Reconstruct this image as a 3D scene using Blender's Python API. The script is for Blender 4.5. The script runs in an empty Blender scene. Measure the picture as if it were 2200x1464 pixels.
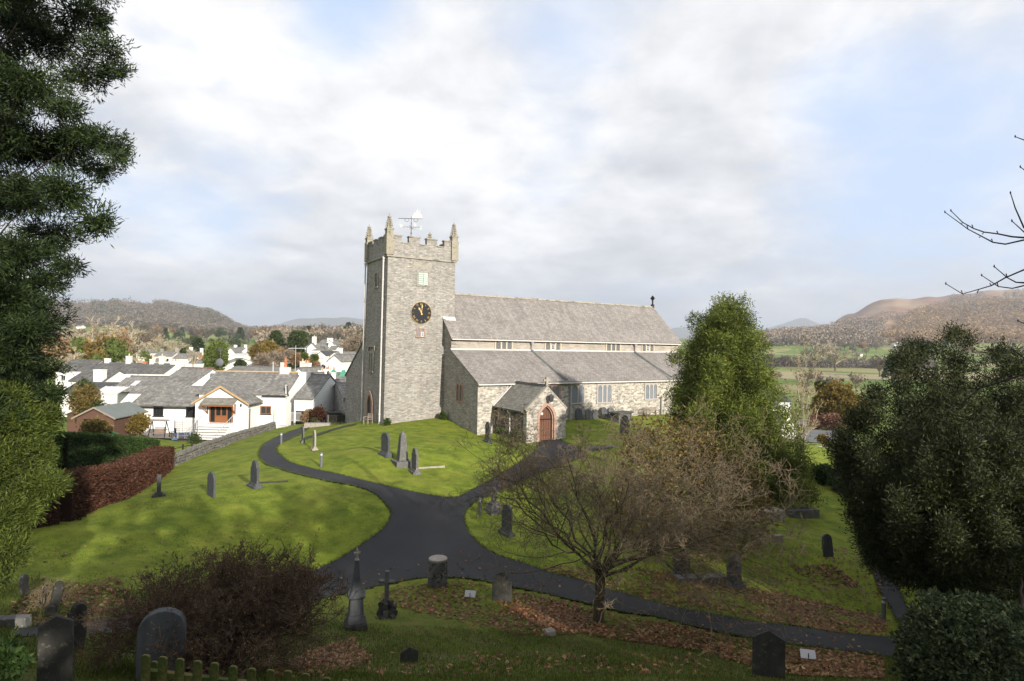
import bpy, math, random
import numpy as np
from mathutils import Vector, Matrix
from mathutils.geometry import delaunay_2d_cdt

rng = np.random.default_rng(7)
random.seed(7)
sc = bpy.context.scene
COL = sc.collection
rad = math.radians

# ------------------------------------------------------------------ camera
F, ROLL, PITCH = 1271.8, .017, -.011          # focal length in pixels of the 2200 px wide photograph
cf = np.array([0, math.cos(PITCH), -math.sin(PITCH)])
cu0 = np.array([0, math.sin(PITCH), math.cos(PITCH)]); cr0 = np.array([1., 0, 0])
cr = cr0*math.cos(ROLL)+cu0*math.sin(ROLL); cu = -cr0*math.sin(ROLL)+cu0*math.cos(ROLL)
cam = bpy.data.objects.new('camera', bpy.data.cameras.new('camera')); COL.objects.link(cam)
cam.data.sensor_width = 36; cam.data.lens = F/2200*36; cam.data.clip_end = 40000; cam.data.clip_start = .1
cam.matrix_world = Matrix(((cr[0], cu[0], -cf[0], 0), (cr[1], cu[1], -cf[1], 0), (cr[2], cu[2], -cf[2], 0), (0, 0, 0, 1)))
sc.camera = cam

def ray(px, py):
    d = cf*F+cr*(px-1100)+cu*(732-py); return d/d[1]
def P(px, py, d): return ray(px, py)*d

# ------------------------------------------------------------------ sky, sun, exposure
SUN_D = np.array([.55, -.835]); SUN_EL = rad(19)
sundir = Vector((SUN_D[0]*math.cos(SUN_EL), SUN_D[1]*math.cos(SUN_EL), math.sin(SUN_EL))).normalized()
sun = bpy.data.objects.new('sun', bpy.data.lights.new('sun', 'SUN')); COL.objects.link(sun)
sun.data.energy = 4.9; sun.data.angle = rad(.55); sun.data.color = (1, .93, .82)
sun.rotation_euler = sundir.to_track_quat('Z', 'Y').to_euler(); sun.location = (30, -30, 40)
sc.view_settings.view_transform = 'Standard'; sc.view_settings.look = 'None'
sc.view_settings.gamma = 1; sc.view_settings.exposure = 0.78
sc.cycles.max_bounces = 5; sc.cycles.diffuse_bounces = 3; sc.cycles.glossy_bounces = 2; sc.cycles.transmission_bounces = 3
sc.cycles.transparent_max_bounces = 8; sc.cycles.volume_bounces = 0
sc.cycles.use_denoising = True
sc.cycles.sample_clamp_indirect = 6

class NT:
    """small node-tree helper"""
    def __init__(s, tree): s.t = tree; s.n = tree.nodes; s.l = tree.links
    def node(s, kind, **kw):
        n = s.n.new(kind)
        for k, v in kw.items(): setattr(n, k, v)
        return n
    def put(s, sock, v):
        if v is None: return
        if hasattr(v, 'is_linked') or isinstance(v, bpy.types.NodeSocket): s.l.new(v, sock)
        else:
            if hasattr(sock.default_value, '__len__') and not hasattr(v, '__len__'): v = (v,)*len(sock.default_value)
            if hasattr(v, '__len__') and len(v) == 3 and len(sock.default_value) == 4: v = (*v, 1)
            sock.default_value = v
    def noise(s, vec, scale, detail=4, rough=.55, dist=0, out='Fac'):
        n = s.node('ShaderNodeTexNoise'); s.put(n.inputs['Vector'], vec); s.put(n.inputs['Scale'], scale)
        s.put(n.inputs['Detail'], detail); s.put(n.inputs['Roughness'], rough); s.put(n.inputs['Distortion'], dist); return n.outputs[out]
    def mix(s, f, a, b, mode='MIX'):
        n = s.node('ShaderNodeMix', data_type='RGBA', blend_type=mode); s.put(n.inputs[0], f); s.put(n.inputs[6], a); s.put(n.inputs[7], b); return n.outputs[2]
    def math(s, op, a, b=None, c=None, clamp=False):
        n = s.node('ShaderNodeMath', operation=op, use_clamp=clamp); s.put(n.inputs[0], a); s.put(n.inputs[1], b); s.put(n.inputs[2], c); return n.outputs[0]
    def vmath(s, op, a, b=None):
        n = s.node('ShaderNodeVectorMath', operation=op); s.put(n.inputs[0], a); s.put(n.inputs[1], b); return n
    def ramp(s, f, stops, interp='LINEAR'):
        n = s.node('ShaderNodeValToRGB'); s.put(n.inputs[0], f); cr_ = n.color_ramp; cr_.interpolation = interp
        while len(cr_.elements) < len(stops): cr_.elements.new(.5)
        for e, (p, c) in zip(cr_.elements, stops): e.position = p; e.color = (c, c, c, 1) if not hasattr(c, '__len__') else (*c, 1)
        return n.outputs[0]
    def scale(s, vec, v):
        n = s.node('ShaderNodeMapping'); s.put(n.inputs[0], vec); n.inputs['Scale'].default_value = v; return n.outputs[0]
    def bump(s, h, strength=.5, dist=.02):
        n = s.node('ShaderNodeBump'); s.put(n.inputs['Height'], h); n.inputs['Strength'].default_value = strength; n.inputs['Distance'].default_value = dist; return n.outputs[0]

world = bpy.data.worlds.new('World'); sc.world = world; world.use_nodes = True
def make_world():
    t = NT(world.node_tree); t.n.clear()
    sky = t.node('ShaderNodeTexSky', sky_type='NISHITA'); sky.sun_disc = False
    sky.sun_elevation = SUN_EL; sky.sun_rotation = math.atan2(SUN_D[0], SUN_D[1]); sky.altitude = 80; sky.air_density = 1; sky.dust_density = 1.2; sky.ozone_density = 1.2
    tc = t.node('ShaderNodeTexCoord'); g = tc.outputs['Generated']
    sep = t.node('ShaderNodeSeparateXYZ'); t.put(sep.inputs[0], g)
    z = t.math('MAXIMUM', sep.outputs[2], 0.0)
    k = t.math('DIVIDE', 1.0, t.math('ADD', z, .27))
    cb = t.node('ShaderNodeCombineXYZ'); t.put(cb.inputs[0], t.math('MULTIPLY', sep.outputs[0], k)); t.put(cb.inputs[1], t.math('MULTIPLY', sep.outputs[1], k))
    cv = cb.outputs[0]
    n1 = t.noise(t.vmath('ADD', cv, (3.2, 1.1, 0)).outputs[0], 1.25, 7, .5, .12)
    n2 = t.noise(t.vmath('ADD', cv, (9.2, 4.1, 0)).outputs[0], 1.7, 6, .52, .15)
    n3 = t.noise(t.vmath('ADD', cv, (1.2, 7.1, 0)).outputs[0], 5.0, 6, .58, .25)
    # blue gaps: openings in the cloud round a few directions of the sky
    gap = None
    for px, py, w, amp in [(735, 20, .004, .26), (1960, 90, .015, .14), (1900, 230, .012, .09), (1330, 20, .012, .05), (480, 440, .005, .10), (1790, 560, .008, .07), (2120, 520, .012, .10), (1180, 110, .006, .08)]:
        d = P(px, py, 1); d = d/np.linalg.norm(d)
        dd = t.vmath('DOT_PRODUCT', t.vmath('NORMALIZE', g).outputs[0], tuple(d)).outputs['Value']
        e = t.math('MULTIPLY', t.math('EXPONENT', t.math('DIVIDE', t.math('SUBTRACT', dd, 1.0), w)), amp)
        gap = e if gap is None else t.math('ADD', gap, e)
    cover = t.math('ADD', t.math('MULTIPLY', n1, .75), t.math('MULTIPLY', n3, .25))
    cover = t.math('SUBTRACT', cover, gap)
    mask = t.ramp(cover, [(.22, 0), (.46, 1)])
    shade = t.math('ADD', t.math('MULTIPLY', n2, .68), t.math('MULTIPLY', n3, .32))
    low = t.ramp(z, [(0, 1), (.05, .8), (.13, .25), (.3, 0)])
    c1 = t.ramp(shade, [(.34, (.43, .445, .485)), (.46, (.56, .57, .595)), (.55, (.70, .70, .72)), (.65, (.88, .88, .885))])
    c1 = t.mix(t.math('MULTIPLY', low, .6), c1, (.47, .50, .57))
    # the brighter part of the cloud sheet
    for px, py, w, amp in [(860, 290, .03, .30), (330, 120, .03, .20), (1060, 330, .02, .2), (2080, 300, .010, .3), (420, 560, .012, .22), (1500, 200, .03, .15)]:
        d = P(px, py, 1); d = d/np.linalg.norm(d)
        dd = t.vmath('DOT_PRODUCT', t.vmath('NORMALIZE', g).outputs[0], tuple(d)).outputs['Value']
        e = t.math('MULTIPLY', t.math('EXPONENT', t.math('DIVIDE', t.math('SUBTRACT', dd, 1.0), w)), amp)
        e = t.math('MULTIPLY', e, t.ramp(n3, [(.3, .5), (.7, 1.3)]))
        c1 = t.mix(e, c1, (1.0, 1.0, 1.0))
    bsky = t.node('ShaderNodeBackground'); t.put(bsky.inputs[0], sky.outputs[0]); bsky.inputs[1].default_value = .12
    veil = t.node('ShaderNodeBackground'); t.put(veil.inputs[0], (.47, .575, .78)); veil.inputs[1].default_value = .88
    m0 = t.node('ShaderNodeMixShader'); m0.inputs[0].default_value = .8; t.l.new(bsky.outputs[0], m0.inputs[1]); t.l.new(veil.outputs[0], m0.inputs[2])
    bcl = t.node('ShaderNodeBackground'); t.put(bcl.inputs[0], c1); bcl.inputs[1].default_value = .80
    mx = t.node('ShaderNodeMixShader'); t.put(mx.inputs[0], mask); t.l.new(m0.outputs[0], mx.inputs[1]); t.l.new(bcl.outputs[0], mx.inputs[2])
    out = t.node('ShaderNodeOutputWorld'); t.l.new(mx.outputs[0], out.inputs[0])
make_world()

# ------------------------------------------------------------------ materials
MAT = {}
def mat(name, color=(.5, .5, .5), rough=.85, build=None, metal=0, spec=.3, emit=None):
    m = bpy.data.materials.new(name); m.use_nodes = True; t = NT(m.node_tree)
    b = t.n['Principled BSDF']; b.inputs['Roughness'].default_value = rough; b.inputs['Base Color'].default_value = (*color, 1)
    b.inputs['Metallic'].default_value = metal; b.inputs['Specular IOR Level'].default_value = spec
    if build:
        r = build(t, b)
    MAT[name] = m; return m

def uvec(t): return t.node('ShaderNodeUVMap').outputs[0]
def ovec(t): return t.node('ShaderNodeTexCoord').outputs['Object']
def gvec(t): return t.node('ShaderNodeNewGeometry').outputs['Position']

def stone(cols, mortar, sx=2.6, sz=7., stain=(.5, 1.0), bumpd=.04, warm=None):
    def f(t, b):
        v = ovec(t)
        wob = t.noise(v, 1.6, 3, .5, out='Color')
        vv = t.mix(.06, v, wob, 'ADD')
        sv = t.scale(vv, (sx, sx, sz))
        vo = t.node('ShaderNodeTexVoronoi', feature='F1'); t.put(vo.inputs['Vector'], sv); vo.inputs['Scale'].default_value = 1; vo.inputs['Randomness'].default_value = .85
        ve = t.node('ShaderNodeTexVoronoi', feature='DISTANCE_TO_EDGE'); t.put(ve.inputs['Vector'], sv); ve.inputs['Scale'].default_value = 1; ve.inputs['Randomness'].default_value = .85
        s = t.node('ShaderNodeSeparateColor'); t.put(s.inputs[0], vo.outputs['Color'])
        n = len(cols)
        c = t.ramp(s.outputs[0], [(i/(n-1)*.9+.05, cc) for i, cc in enumerate(cols)])
        c = t.mix(.45, c, t.ramp(t.noise(sv, 3, 4), [(.3, .55), (.7, 1.25)]), 'MULTIPLY')
        big = t.noise(v, .22, 5, .6)
        c = t.mix(.7, c, t.ramp(big, [(.3, stain[0]), (.65, stain[1])]), 'MULTIPLY')
        if warm: c = t.mix(t.ramp(t.noise(v, 1.7, 4), [(.58, 0), (.7, .5)]), c, warm)
        c = t.mix(.5, c, t.ramp(t.noise(t.scale(v, (1.1, 1.1, .16)), 1, 6, .65), [(.35, .78), (.65, 1.12)]), 'MULTIPLY')
        edge = t.ramp(ve.outputs[0], [(.0, 1), (.07, 0)])
        c = t.mix(t.math('MULTIPLY', edge, .7), c, mortar)
        lich = t.ramp(t.noise(v, 3.2, 6, .65), [(.66, 0), (.72, .5)])
        c = t.mix(lich, c, (.50, .49, .43))
        t.put(b.inputs['Base Color'], c)
        h = t.math('ADD', t.ramp(ve.outputs[0], [(0, 0), (.14, .8)]), t.math('ADD', t.math('MULTIPLY', s.outputs[1], .5), t.math('MULTIPLY', t.noise(v, 14, 3), .3)))
        t.put(b.inputs['Normal'], t.bump(h, .9, bumpd))
    return f
mat('tower_stone', rough=.95, build=stone([(.25, .236, .218), (.305, .288, .265), (.345, .325, .298), (.38, .355, .325), (.45, .42, .38)], (.34, .32, .295), 3.2, 9.5, (.80, 1.08), .04, warm=(.42, .35, .28)))
mat('aisle_stone', rough=.95, build=stone([(.24, .22, .2), (.38, .355, .31), (.48, .44, .385), (.58, .54, .47)], (.52, .485, .42), 3.2, 6.6, (.82, 1.1), .035))
mat('clerestory_stone', rough=.95, build=stone([(.31, .275, .235), (.38, .34, .29), (.44, .395, .34)], (.40, .365, .315), 1.6, 8.5, (.85, 1.1), .02))
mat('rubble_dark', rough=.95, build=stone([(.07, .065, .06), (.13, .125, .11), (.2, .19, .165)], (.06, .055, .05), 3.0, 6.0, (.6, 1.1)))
mat('barn_stone', rough=.95, build=stone([(.3, .3, .28), (.45, .44, .41), (.6, .58, .54)], (.5, .48, .45), 2.5, 5.0, (.8, 1.1)))

def slate(c1, c2, c3, w=.32, h=.2, moss=.25, patch=(.8, 1.15)):
    def f(t, b):
        v = uvec(t)
        def bricks(vec, mort):
            br = t.node('ShaderNodeTexBrick'); t.put(br.inputs['Vector'], vec); br.offset = .5
            br.inputs['Color1'].default_value = (0, 0, 0, 1); br.inputs['Color2'].default_value = (1, 1, 1, 1); br.inputs['Mortar'].default_value = (.5, .5, .5, 1)
            br.inputs['Scale'].default_value = 1; br.inputs['Mortar Size'].default_value = mort; br.inputs['Mortar Smooth'].default_value = .1
            br.inputs['Brick Width'].default_value = w; br.inputs['Row Height'].default_value = h; br.inputs['Bias'].default_value = 0
            return br
        br = bricks(v, .012)
        c = t.ramp(br.outputs[0], [(0, c1), (.5, c2), (1, c3)])
        vs = t.scale(v, (2.2, .35, 1))
        c = t.mix(.75, c, t.ramp(t.noise(vs, 1, 6, .62), [(.3, patch[0]), (.7, patch[1])]), 'MULTIPLY')
        c = t.mix(.5, c, t.ramp(t.noise(v, .35, 4, .6), [(.3, .8), (.7, 1.12)]), 'MULTIPLY')
        c = t.mix(.85, c, t.ramp(br.outputs['Fac'], [(0, 1), (1, .42)]), 'MULTIPLY')
        c = t.mix(t.ramp(t.noise(v, 2.4, 8, .7), [(.58, 0), (.7, moss)]), c, (.42, .42, .36))
        c = t.mix(t.ramp(t.noise(v, .9, 6, .7), [(.62, 0), (.75, moss*1.2)]), c, (.10, .11, .05))
        t.put(b.inputs['Base Color'], c)
        t.put(b.inputs['Normal'], t.bump(t.math('ADD', t.math('SUBTRACT', 1, br.outputs['Fac']), t.math('MULTIPLY', br.outputs[0], .35)), .8, .02))
    return f
mat('church_slate', rough=.8, build=slate((.21, .19, .175), (.25, .228, .21), (.30, .275, .255), .34, .22, .5, (.72, 1.25)))
mat('porch_slate', rough=.85, build=slate((.19, .18, .155), (.24, .225, .195), (.29, .275, .24), .4, .26, .5))
mat('village_slate', rough=.8, build=slate((.15, .145, .135), (.20, .193, .18), (.27, .26, .24), .4, .28, .5, (.65, 1.3)))
mat('village_slate_shaded', rough=.8, build=slate((.085, .083, .08), (.115, .113, .11), (.17, .165, .155), .4, .28, .5, (.6, 1.35)))  # same slate darkened: shade painted into the terrace roofs
mat('village_slate_dark', rough=.8, build=slate((.055, .06, .06), (.075, .08, .08), (.1, .105, .105), .4, .28, .2))
mat('felt_roof', rough=.9, build=lambda t, b: t.put(b.inputs['Base Color'], t.mix(t.noise(ovec(t), 1.2, 5), (.13, .15, .145), (.19, .21, .2))))

def mottled(c1, c2, scale=3, bumpd=0, detail=6, c3=None, s3=1., thr=.6):
    def f(t, b):
        v = ovec(t)
        c = t.mix(t.ramp(t.noise(v, scale, detail, .6), [(.3, 0), (.7, 1)]), c1, c2)
        if c3: c = t.mix(t.ramp(t.noise(v, s3, 7, .68), [(thr, 0), (thr+.06, 1)]), c, c3)
        t.put(b.inputs['Base Color'], c)
        if bumpd: t.put(b.inputs['Normal'], t.bump(t.noise(v, scale*5, 4), .6, bumpd))
    return f
mat('white_render', rough=.9, build=mottled((.80, .79, .76), (.72, .71, .68), .8, .01))
mat('cream_render', rough=.9, build=mottled((.72, .70, .64), (.64, .62, .56), .8, .01))
def boards(t, b):
    sp = t.node('ShaderNodeSeparateXYZ'); t.put(sp.inputs[0], ovec(t))
    t.put(b.inputs['Base Color'], t.mix(t.math('LESS_THAN', t.math('FRACT', t.math('MULTIPLY', sp.outputs[2], 3.6)), .14), (.74, .75, .75), (.52, .53, .54)))
mat('white_boards', rough=.7, build=boards)
mat('sandstone', rough=.9, build=mottled((.44, .38, .29), (.54, .48, .38), 3, .01))
mat('dressed_stone', rough=.9, build=mottled((.27, .25, .21), (.36, .33, .28), 3, .02, c3=(.16, .15, .13), s3=1.6, thr=.55))
mat('red_sandstone', rough=.9, build=mottled((.30, .19, .15), (.40, .28, .22), 4, .01))
mat('pinnacle_stone', rough=.95, build=mottled((.26, .235, .185), (.34, .31, .25), 6, .02, c3=(.13, .125, .10), s3=4, thr=.55))
mat('window_stone', rough=.9, build=mottled((.36, .32, .29), (.44, .4, .37), 3, .01))
mat('lead', rough=.6, build=mottled((.5, .5, .52), (.62, .62, .63), 2))
mat('dark_lead', rough=.7, build=mottled((.13, .14, .135), (.2, .21, .2), 2))
mat('white_paint', (.58, .55, .53), .6)
mat('grey_paint', (.3, .3, .31), .6)
mat('green_louvre', rough=.8, build=mottled((.38, .46, .42), (.5, .56, .52), 4))
mat('glass_dark', (.02, .022, .025), .15, spec=.6)
mat('glass_grey', rough=.35, build=lambda t, b: t.put(b.inputs['Base Color'], t.mix(t.noise(ovec(t), 2, 4), (.13, .15, .18), (.22, .24, .27))))
def lattice(t, b):
    v = uvec(t)
    s = t.node('ShaderNodeSeparateXYZ'); t.put(s.inputs[0], v)
    a = t.math('FRACT', t.math('MULTIPLY', t.math('ADD', s.outputs[0], s.outputs[1]), 7)); c = t.math('FRACT', t.math('MULTIPLY', t.math('SUBTRACT', s.outputs[0], s.outputs[1]), 7))
    m = t.math('MAXIMUM', t.math('LESS_THAN', a, .2), t.math('LESS_THAN', c, .2))
    t.put(b.inputs['Base Color'], t.mix(m, (.04, .045, .05), (.3, .3, .3)))
mat('leaded_glass', rough=.3, build=lattice)
mat('door_wood', rough=.7, build=lambda t, b: t.put(b.inputs['Base Color'], t.mix(t.noise(t.scale(ovec(t), (6, 6, 1)), 3, 4), (.10, .045, .028), (.18, .085, .052))))
mat('orange_wood', rough=.6, build=lambda t, b: t.put(b.inputs['Base Color'], t.mix(t.noise(t.scale(ovec(t), (6, 6, 1)), 3, 4), (.20, .07, .025), (.30, .12, .05))))
mat('shed_wood', rough=.85, build=lambda t, b: t.put(b.inputs['Base Color'], t.mix(t.noise(t.scale(ovec(t), (2, 2, 9)), 2, 4), (.08, .042, .03), (.15, .08, .058))))
mat('bargeboard', rough=.7, build=mottled((.42, .27, .13), (.5, .34, .18), 3))
mat('grey_wood', rough=.85, build=mottled((.22, .18, .15), (.32, .27, .23), 6, .01))
mat('mossy_wood', rough=.95, build=mottled((.085, .082, .022), (.13, .11, .04), 5, .02, c3=(.05, .068, .014), s3=3, thr=.5))
mat('black_paint_and_shade', (.012, .012, .014), .45)  # real black paint, and the panels that mimic shaded interiors
mat('clock_black', (.012, .013, .016), .35)
mat('gold', (.75, .52, .2), .3, metal=.4)
mat('gilt_white', (.95, .88, .7), .25, metal=.3)
mat('iron', (.09, .09, .1), .5, metal=.5)
mat('bollard_grey', (.13, .135, .145), .6)
mat('lamp_glass', (.55, .6, .62), .2)
mat('terracotta', rough=.85, build=mottled((.38, .13, .06), (.48, .2, .1), 4))
mat('chimney_pot', rough=.85, build=mottled((.55, .38, .22), (.62, .46, .3), 4))
mat('red_ridge', rough=.85, build=mottled((.22, .08, .05), (.3, .12, .08), 6))
mat('blue_net', (.02, .03, .06), .9)
mat('blue_metal', (.08, .14, .3), .5)
mat('paving', rough=.9, build=mottled((.2, .18, .155), (.3, .27, .24), 1.5, .02))
mat('step_stone', rough=.9, build=mottled((.5, .48, .45), (.62, .6, .57), 2))
mat('green_fabric', (.08, .2, .12), .8)
mat('green_paint', (.08, .3, .2), .7)
mat('car_paint_white', (.7, .72, .74), .25, spec=.6)
mat('car_paint_grey', (.16, .17, .19), .4, spec=.4)
mat('tyre', (.02, .02, .02), .9)
mat('sign_white', (.5, .5, .52), .6)
def grave(c1, c2, lich, amt=.55):
    def f(t, b):
        v = ovec(t)
        c = t.mix(t.ramp(t.noise(t.scale(v, (1, 1, .35)), 5, 6, .6), [(.3, 0), (.7, 1)]), c1, c2)
        c = t.mix(t.ramp(t.noise(v, 9, 7, .7), [(amt, 0), (amt+.07, .8)]), c, lich)
        t.put(b.inputs['Base Color'], c); t.put(b.inputs['Normal'], t.bump(t.noise(v, 25, 4), .5, .012))
    return f
mat('grave_dark', rough=.8, build=grave((.045, .05, .055), (.09, .095, .1), (.22, .21, .18), .62))
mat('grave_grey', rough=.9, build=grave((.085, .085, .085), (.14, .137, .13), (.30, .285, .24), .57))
mat('grave_pale', rough=.9, build=grave((.26, .23, .2), (.36, .32, .28), (.45, .42, .36), .6))
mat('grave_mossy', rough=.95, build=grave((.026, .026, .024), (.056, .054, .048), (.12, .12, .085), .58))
mat('wall_rock', rough=.95, build=grave((.10, .095, .085), (.19, .18, .16), (.34, .325, .28), .57))

def asphalt(t, b):
    v = gvec(t)
    c = t.mix(t.noise(v, 60, 3), (.016, .0165, .019), (.030, .031, .034))
    c = t.mix(.8, c, t.ramp(t.noise(v, .45, 7, .65), [(.3, .7), (.7, 1.3)]), 'MULTIPLY'); c = t.mix(t.ramp(t.noise(v, 5, 6, .7), [(.6, 0), (.75, .35)]), c, (.06, .062, .062))
    t.put(b.inputs['Base Color'], c); t.put(b.inputs['Normal'], t.bump(t.noise(v, 90, 2), .5, .01))
mat('asphalt', rough=.75, build=asphalt)
mat('road_asphalt', rough=.9, build=mottled((.12, .12, .125), (.17, .17, .175), .3))

LEAFS = {}
def leaf_mat(name, c1, c2, c3=None, tr=.25, clump=.5, rough=.6):
    m = bpy.data.materials.new(name); m.use_nodes = True; t = NT(m.node_tree); t.n.clear()
    geo = t.node('ShaderNodeNewGeometry')
    r = geo.outputs['Random Per Island']
    c = t.ramp(r, [(0, c1), (.6, c2), (1, c3 or c2)])
    v = t.node('ShaderNodeTexCoord').outputs['Object']
    c = t.mix(.8, c, t.ramp(t.noise(v, clump, 4, .6), [(.3, .6), (.7, 1.35)]), 'MULTIPLY')
    d = t.node('ShaderNodeBsdfPrincipled'); t.put(d.inputs['Base Color'], c); d.inputs['Roughness'].default_value = rough; d.inputs['Specular IOR Level'].default_value = .25
    tl = t.node('ShaderNodeBsdfTranslucent'); t.put(tl.inputs[0], t.mix(.7, c, (1.2, 1.25, .6), 'MULTIPLY'))
    mx = t.node('ShaderNodeMixShader'); mx.inputs[0].default_value = tr; t.l.new(d.outputs[0], mx.inputs[1]); t.l.new(tl.outputs[0], mx.inputs[2])
    o = t.node('ShaderNodeOutputMaterial'); t.l.new(mx.outputs[0], o.inputs[0]); MAT[name] = m; return m
leaf_mat('cedar_leaf', (.010, .020, .006), (.022, .040, .010), (.055, .080, .018), clump=.45, tr=.15)
leaf_mat('cypress_leaf', (.055, .08, .014), (.12, .15, .022), (.22, .245, .045), clump=.9)
leaf_mat('golden_cypress_leaf', (.035, .055, .012), (.08, .11, .018), (.15, .175, .03), clump=1.3)
leaf_mat('yew_leaf', (.012, .018, .006), (.034, .044, .012), (.072, .08, .024), clump=.6, tr=.12)
leaf_mat('rhodo_leaf', (.03, .05, .024), (.06, .085, .036), (.13, .15, .065), clump=1.5, tr=.1)
leaf_mat('hedge_green_leaf', (.02, .045, .01), (.04, .075, .016), (.07, .11, .03), clump=1)
leaf_mat('beech_leaf', (.045, .018, .012), (.085, .035, .02), (.13, .06, .035), clump=1.2)
leaf_mat('brown_leaf', (.10, .065, .025), (.18, .13, .04), (.29, .24, .07), clump=.8)
leaf_mat('orange_leaf', (.24, .14, .07), (.34, .22, .12), (.45, .31, .18), clump=.2)
leaf_mat('gold_leaf', (.13, .09, .02), (.2, .14, .03), (.26, .19, .05), clump=.3)
leaf_mat('far_green_leaf', (.035, .055, .02), (.06, .085, .025), (.09, .12, .03), clump=.2)
leaf_mat('bright_green_leaf', (.075, .105, .022), (.115, .15, .03), (.16, .20, .045), clump=.5)
leaf_mat('bare_twig', (.17, .13, .095), (.25, .20, .15), (.32, .26, .19), tr=0, clump=.2)
leaf_mat('larch_leaf', (.24, .15, .085), (.33, .22, .12), (.42, .29, .16), clump=.05)
leaf_mat('pale_twig', (.30, .25, .17), (.42, .36, .26), (.55, .48, .36), tr=0, clump=.3)
leaf_mat('purple_twig', (.12, .102, .082), (.152, .13, .104), (.19, .163, .13), tr=0, clump=.1)
leaf_mat('red_leaf', (.18, .09, .065), (.26, .14, .10), (.34, .2, .15), clump=1)
leaf_mat('fallen_leaf', (.085, .032, .014), (.17, .075, .032), (.33, .20, .095), tr=.1, clump=.8)
leaf_mat('grass_blade', (.045, .07, .01), (.08, .11, .015), (.15, .17, .04), tr=.25, clump=.7)
leaf_mat('ivy_leaf', (.04, .07, .015), (.06, .1, .02), (.09, .13, .03), clump=1)
leaf_mat('bud', (.12, .09, .03), (.2, .15, .06), tr=0)
def bark(c1, c2, s=8):
    def f(t, b):
        v = ovec(t); c = t.mix(t.ramp(t.noise(t.scale(v, (1, 1, .3)), s, 5, .6), [(.3, 0), (.7, 1)]), c1, c2)
        t.put(b.inputs['Base Color'], c); t.put(b.inputs['Normal'], t.bump(t.noise(t.scale(v, (1, 1, .3)), s*2, 4), .6, .02))
    return f
mat('bark_grey', rough=.95, build=bark((.075, .06, .045), (.14, .115, .09)))
mat('bark_dark', rough=.95, build=bark((.022, .018, .014), (.045, .036, .028)))
mat('bark_green', rough=.95, build=bark((.05, .042, .025), (.10, .082, .052)))
mat('twig_grey', rough=.9, build=bark((.10, .075, .045), (.25, .195, .125), 3))
mat('twig_brown', rough=.9, build=bark((.06, .038, .026), (.135, .085, .056), 3))
mat('twig_black', (.02, .014, .013), .8)
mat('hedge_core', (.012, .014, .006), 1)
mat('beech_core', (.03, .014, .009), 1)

# ------------------------------------------------------------------ mesh helpers
def np_mesh(name, V, Q, m, tri=False, smooth=False):
    me = bpy.data.meshes.new(name); V = np.ascontiguousarray(V, np.float32); Q = np.ascontiguousarray(Q, np.int32)
    k = Q.shape[1]
    me.vertices.add(len(V)); me.vertices.foreach_set('co', V.ravel())
    me.loops.add(Q.size); me.loops.foreach_set('vertex_index', Q.ravel())
    me.polygons.add(len(Q)); me.polygons.foreach_set('loop_start', np.arange(0, Q.size, k, dtype=np.int32))
    try: me.polygons.foreach_set('loop_total', np.full(len(Q), k, np.int32))
    except Exception: pass
    if smooth: me.polygons.foreach_set('use_smooth', np.ones(len(Q), bool))
    me.materials.append(m if not isinstance(m, str) else MAT[m]); me.update(calc_edges=True); return me

def link(name, me, parent=None, loc=None):
    o = bpy.data.objects.new(name, me); COL.objects.link(o)
    if parent is not None: o.parent = parent
    if loc is not None: o.location = loc
    return o
def tag(o, label, cat, group=None, kind=None):
    if label: o['label'] = label
    if cat: o['category'] = cat
    if group: o['group'] = group
    if kind: o['kind'] = kind
    return o
def thing(name, label, cat, loc=(0, 0, 0), rz=0, group=None, s=1):
    o = bpy.data.objects.new(name, None); COL.objects.link(o); o.location = loc; o.rotation_euler = (0, 0, rz); o.scale = (s,)*3
    o.empty_display_size = .3
    return tag(o, label, cat, group)
def dup(root, loc=None, rz=None, label=None, s=None, parent=None):
    r = root.copy(); COL.objects.link(r); r.parent = parent
    if loc is not None: r.location = loc
    if rz is not None: r.rotation_euler = (r.rotation_euler[0], r.rotation_euler[1], rz)
    if label: r['label'] = label
    if s is not None: r.scale = s if hasattr(s, '__len__') else (s,)*3
    for ch in list(root.children): dup(ch, parent=r)
    return r

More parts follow.
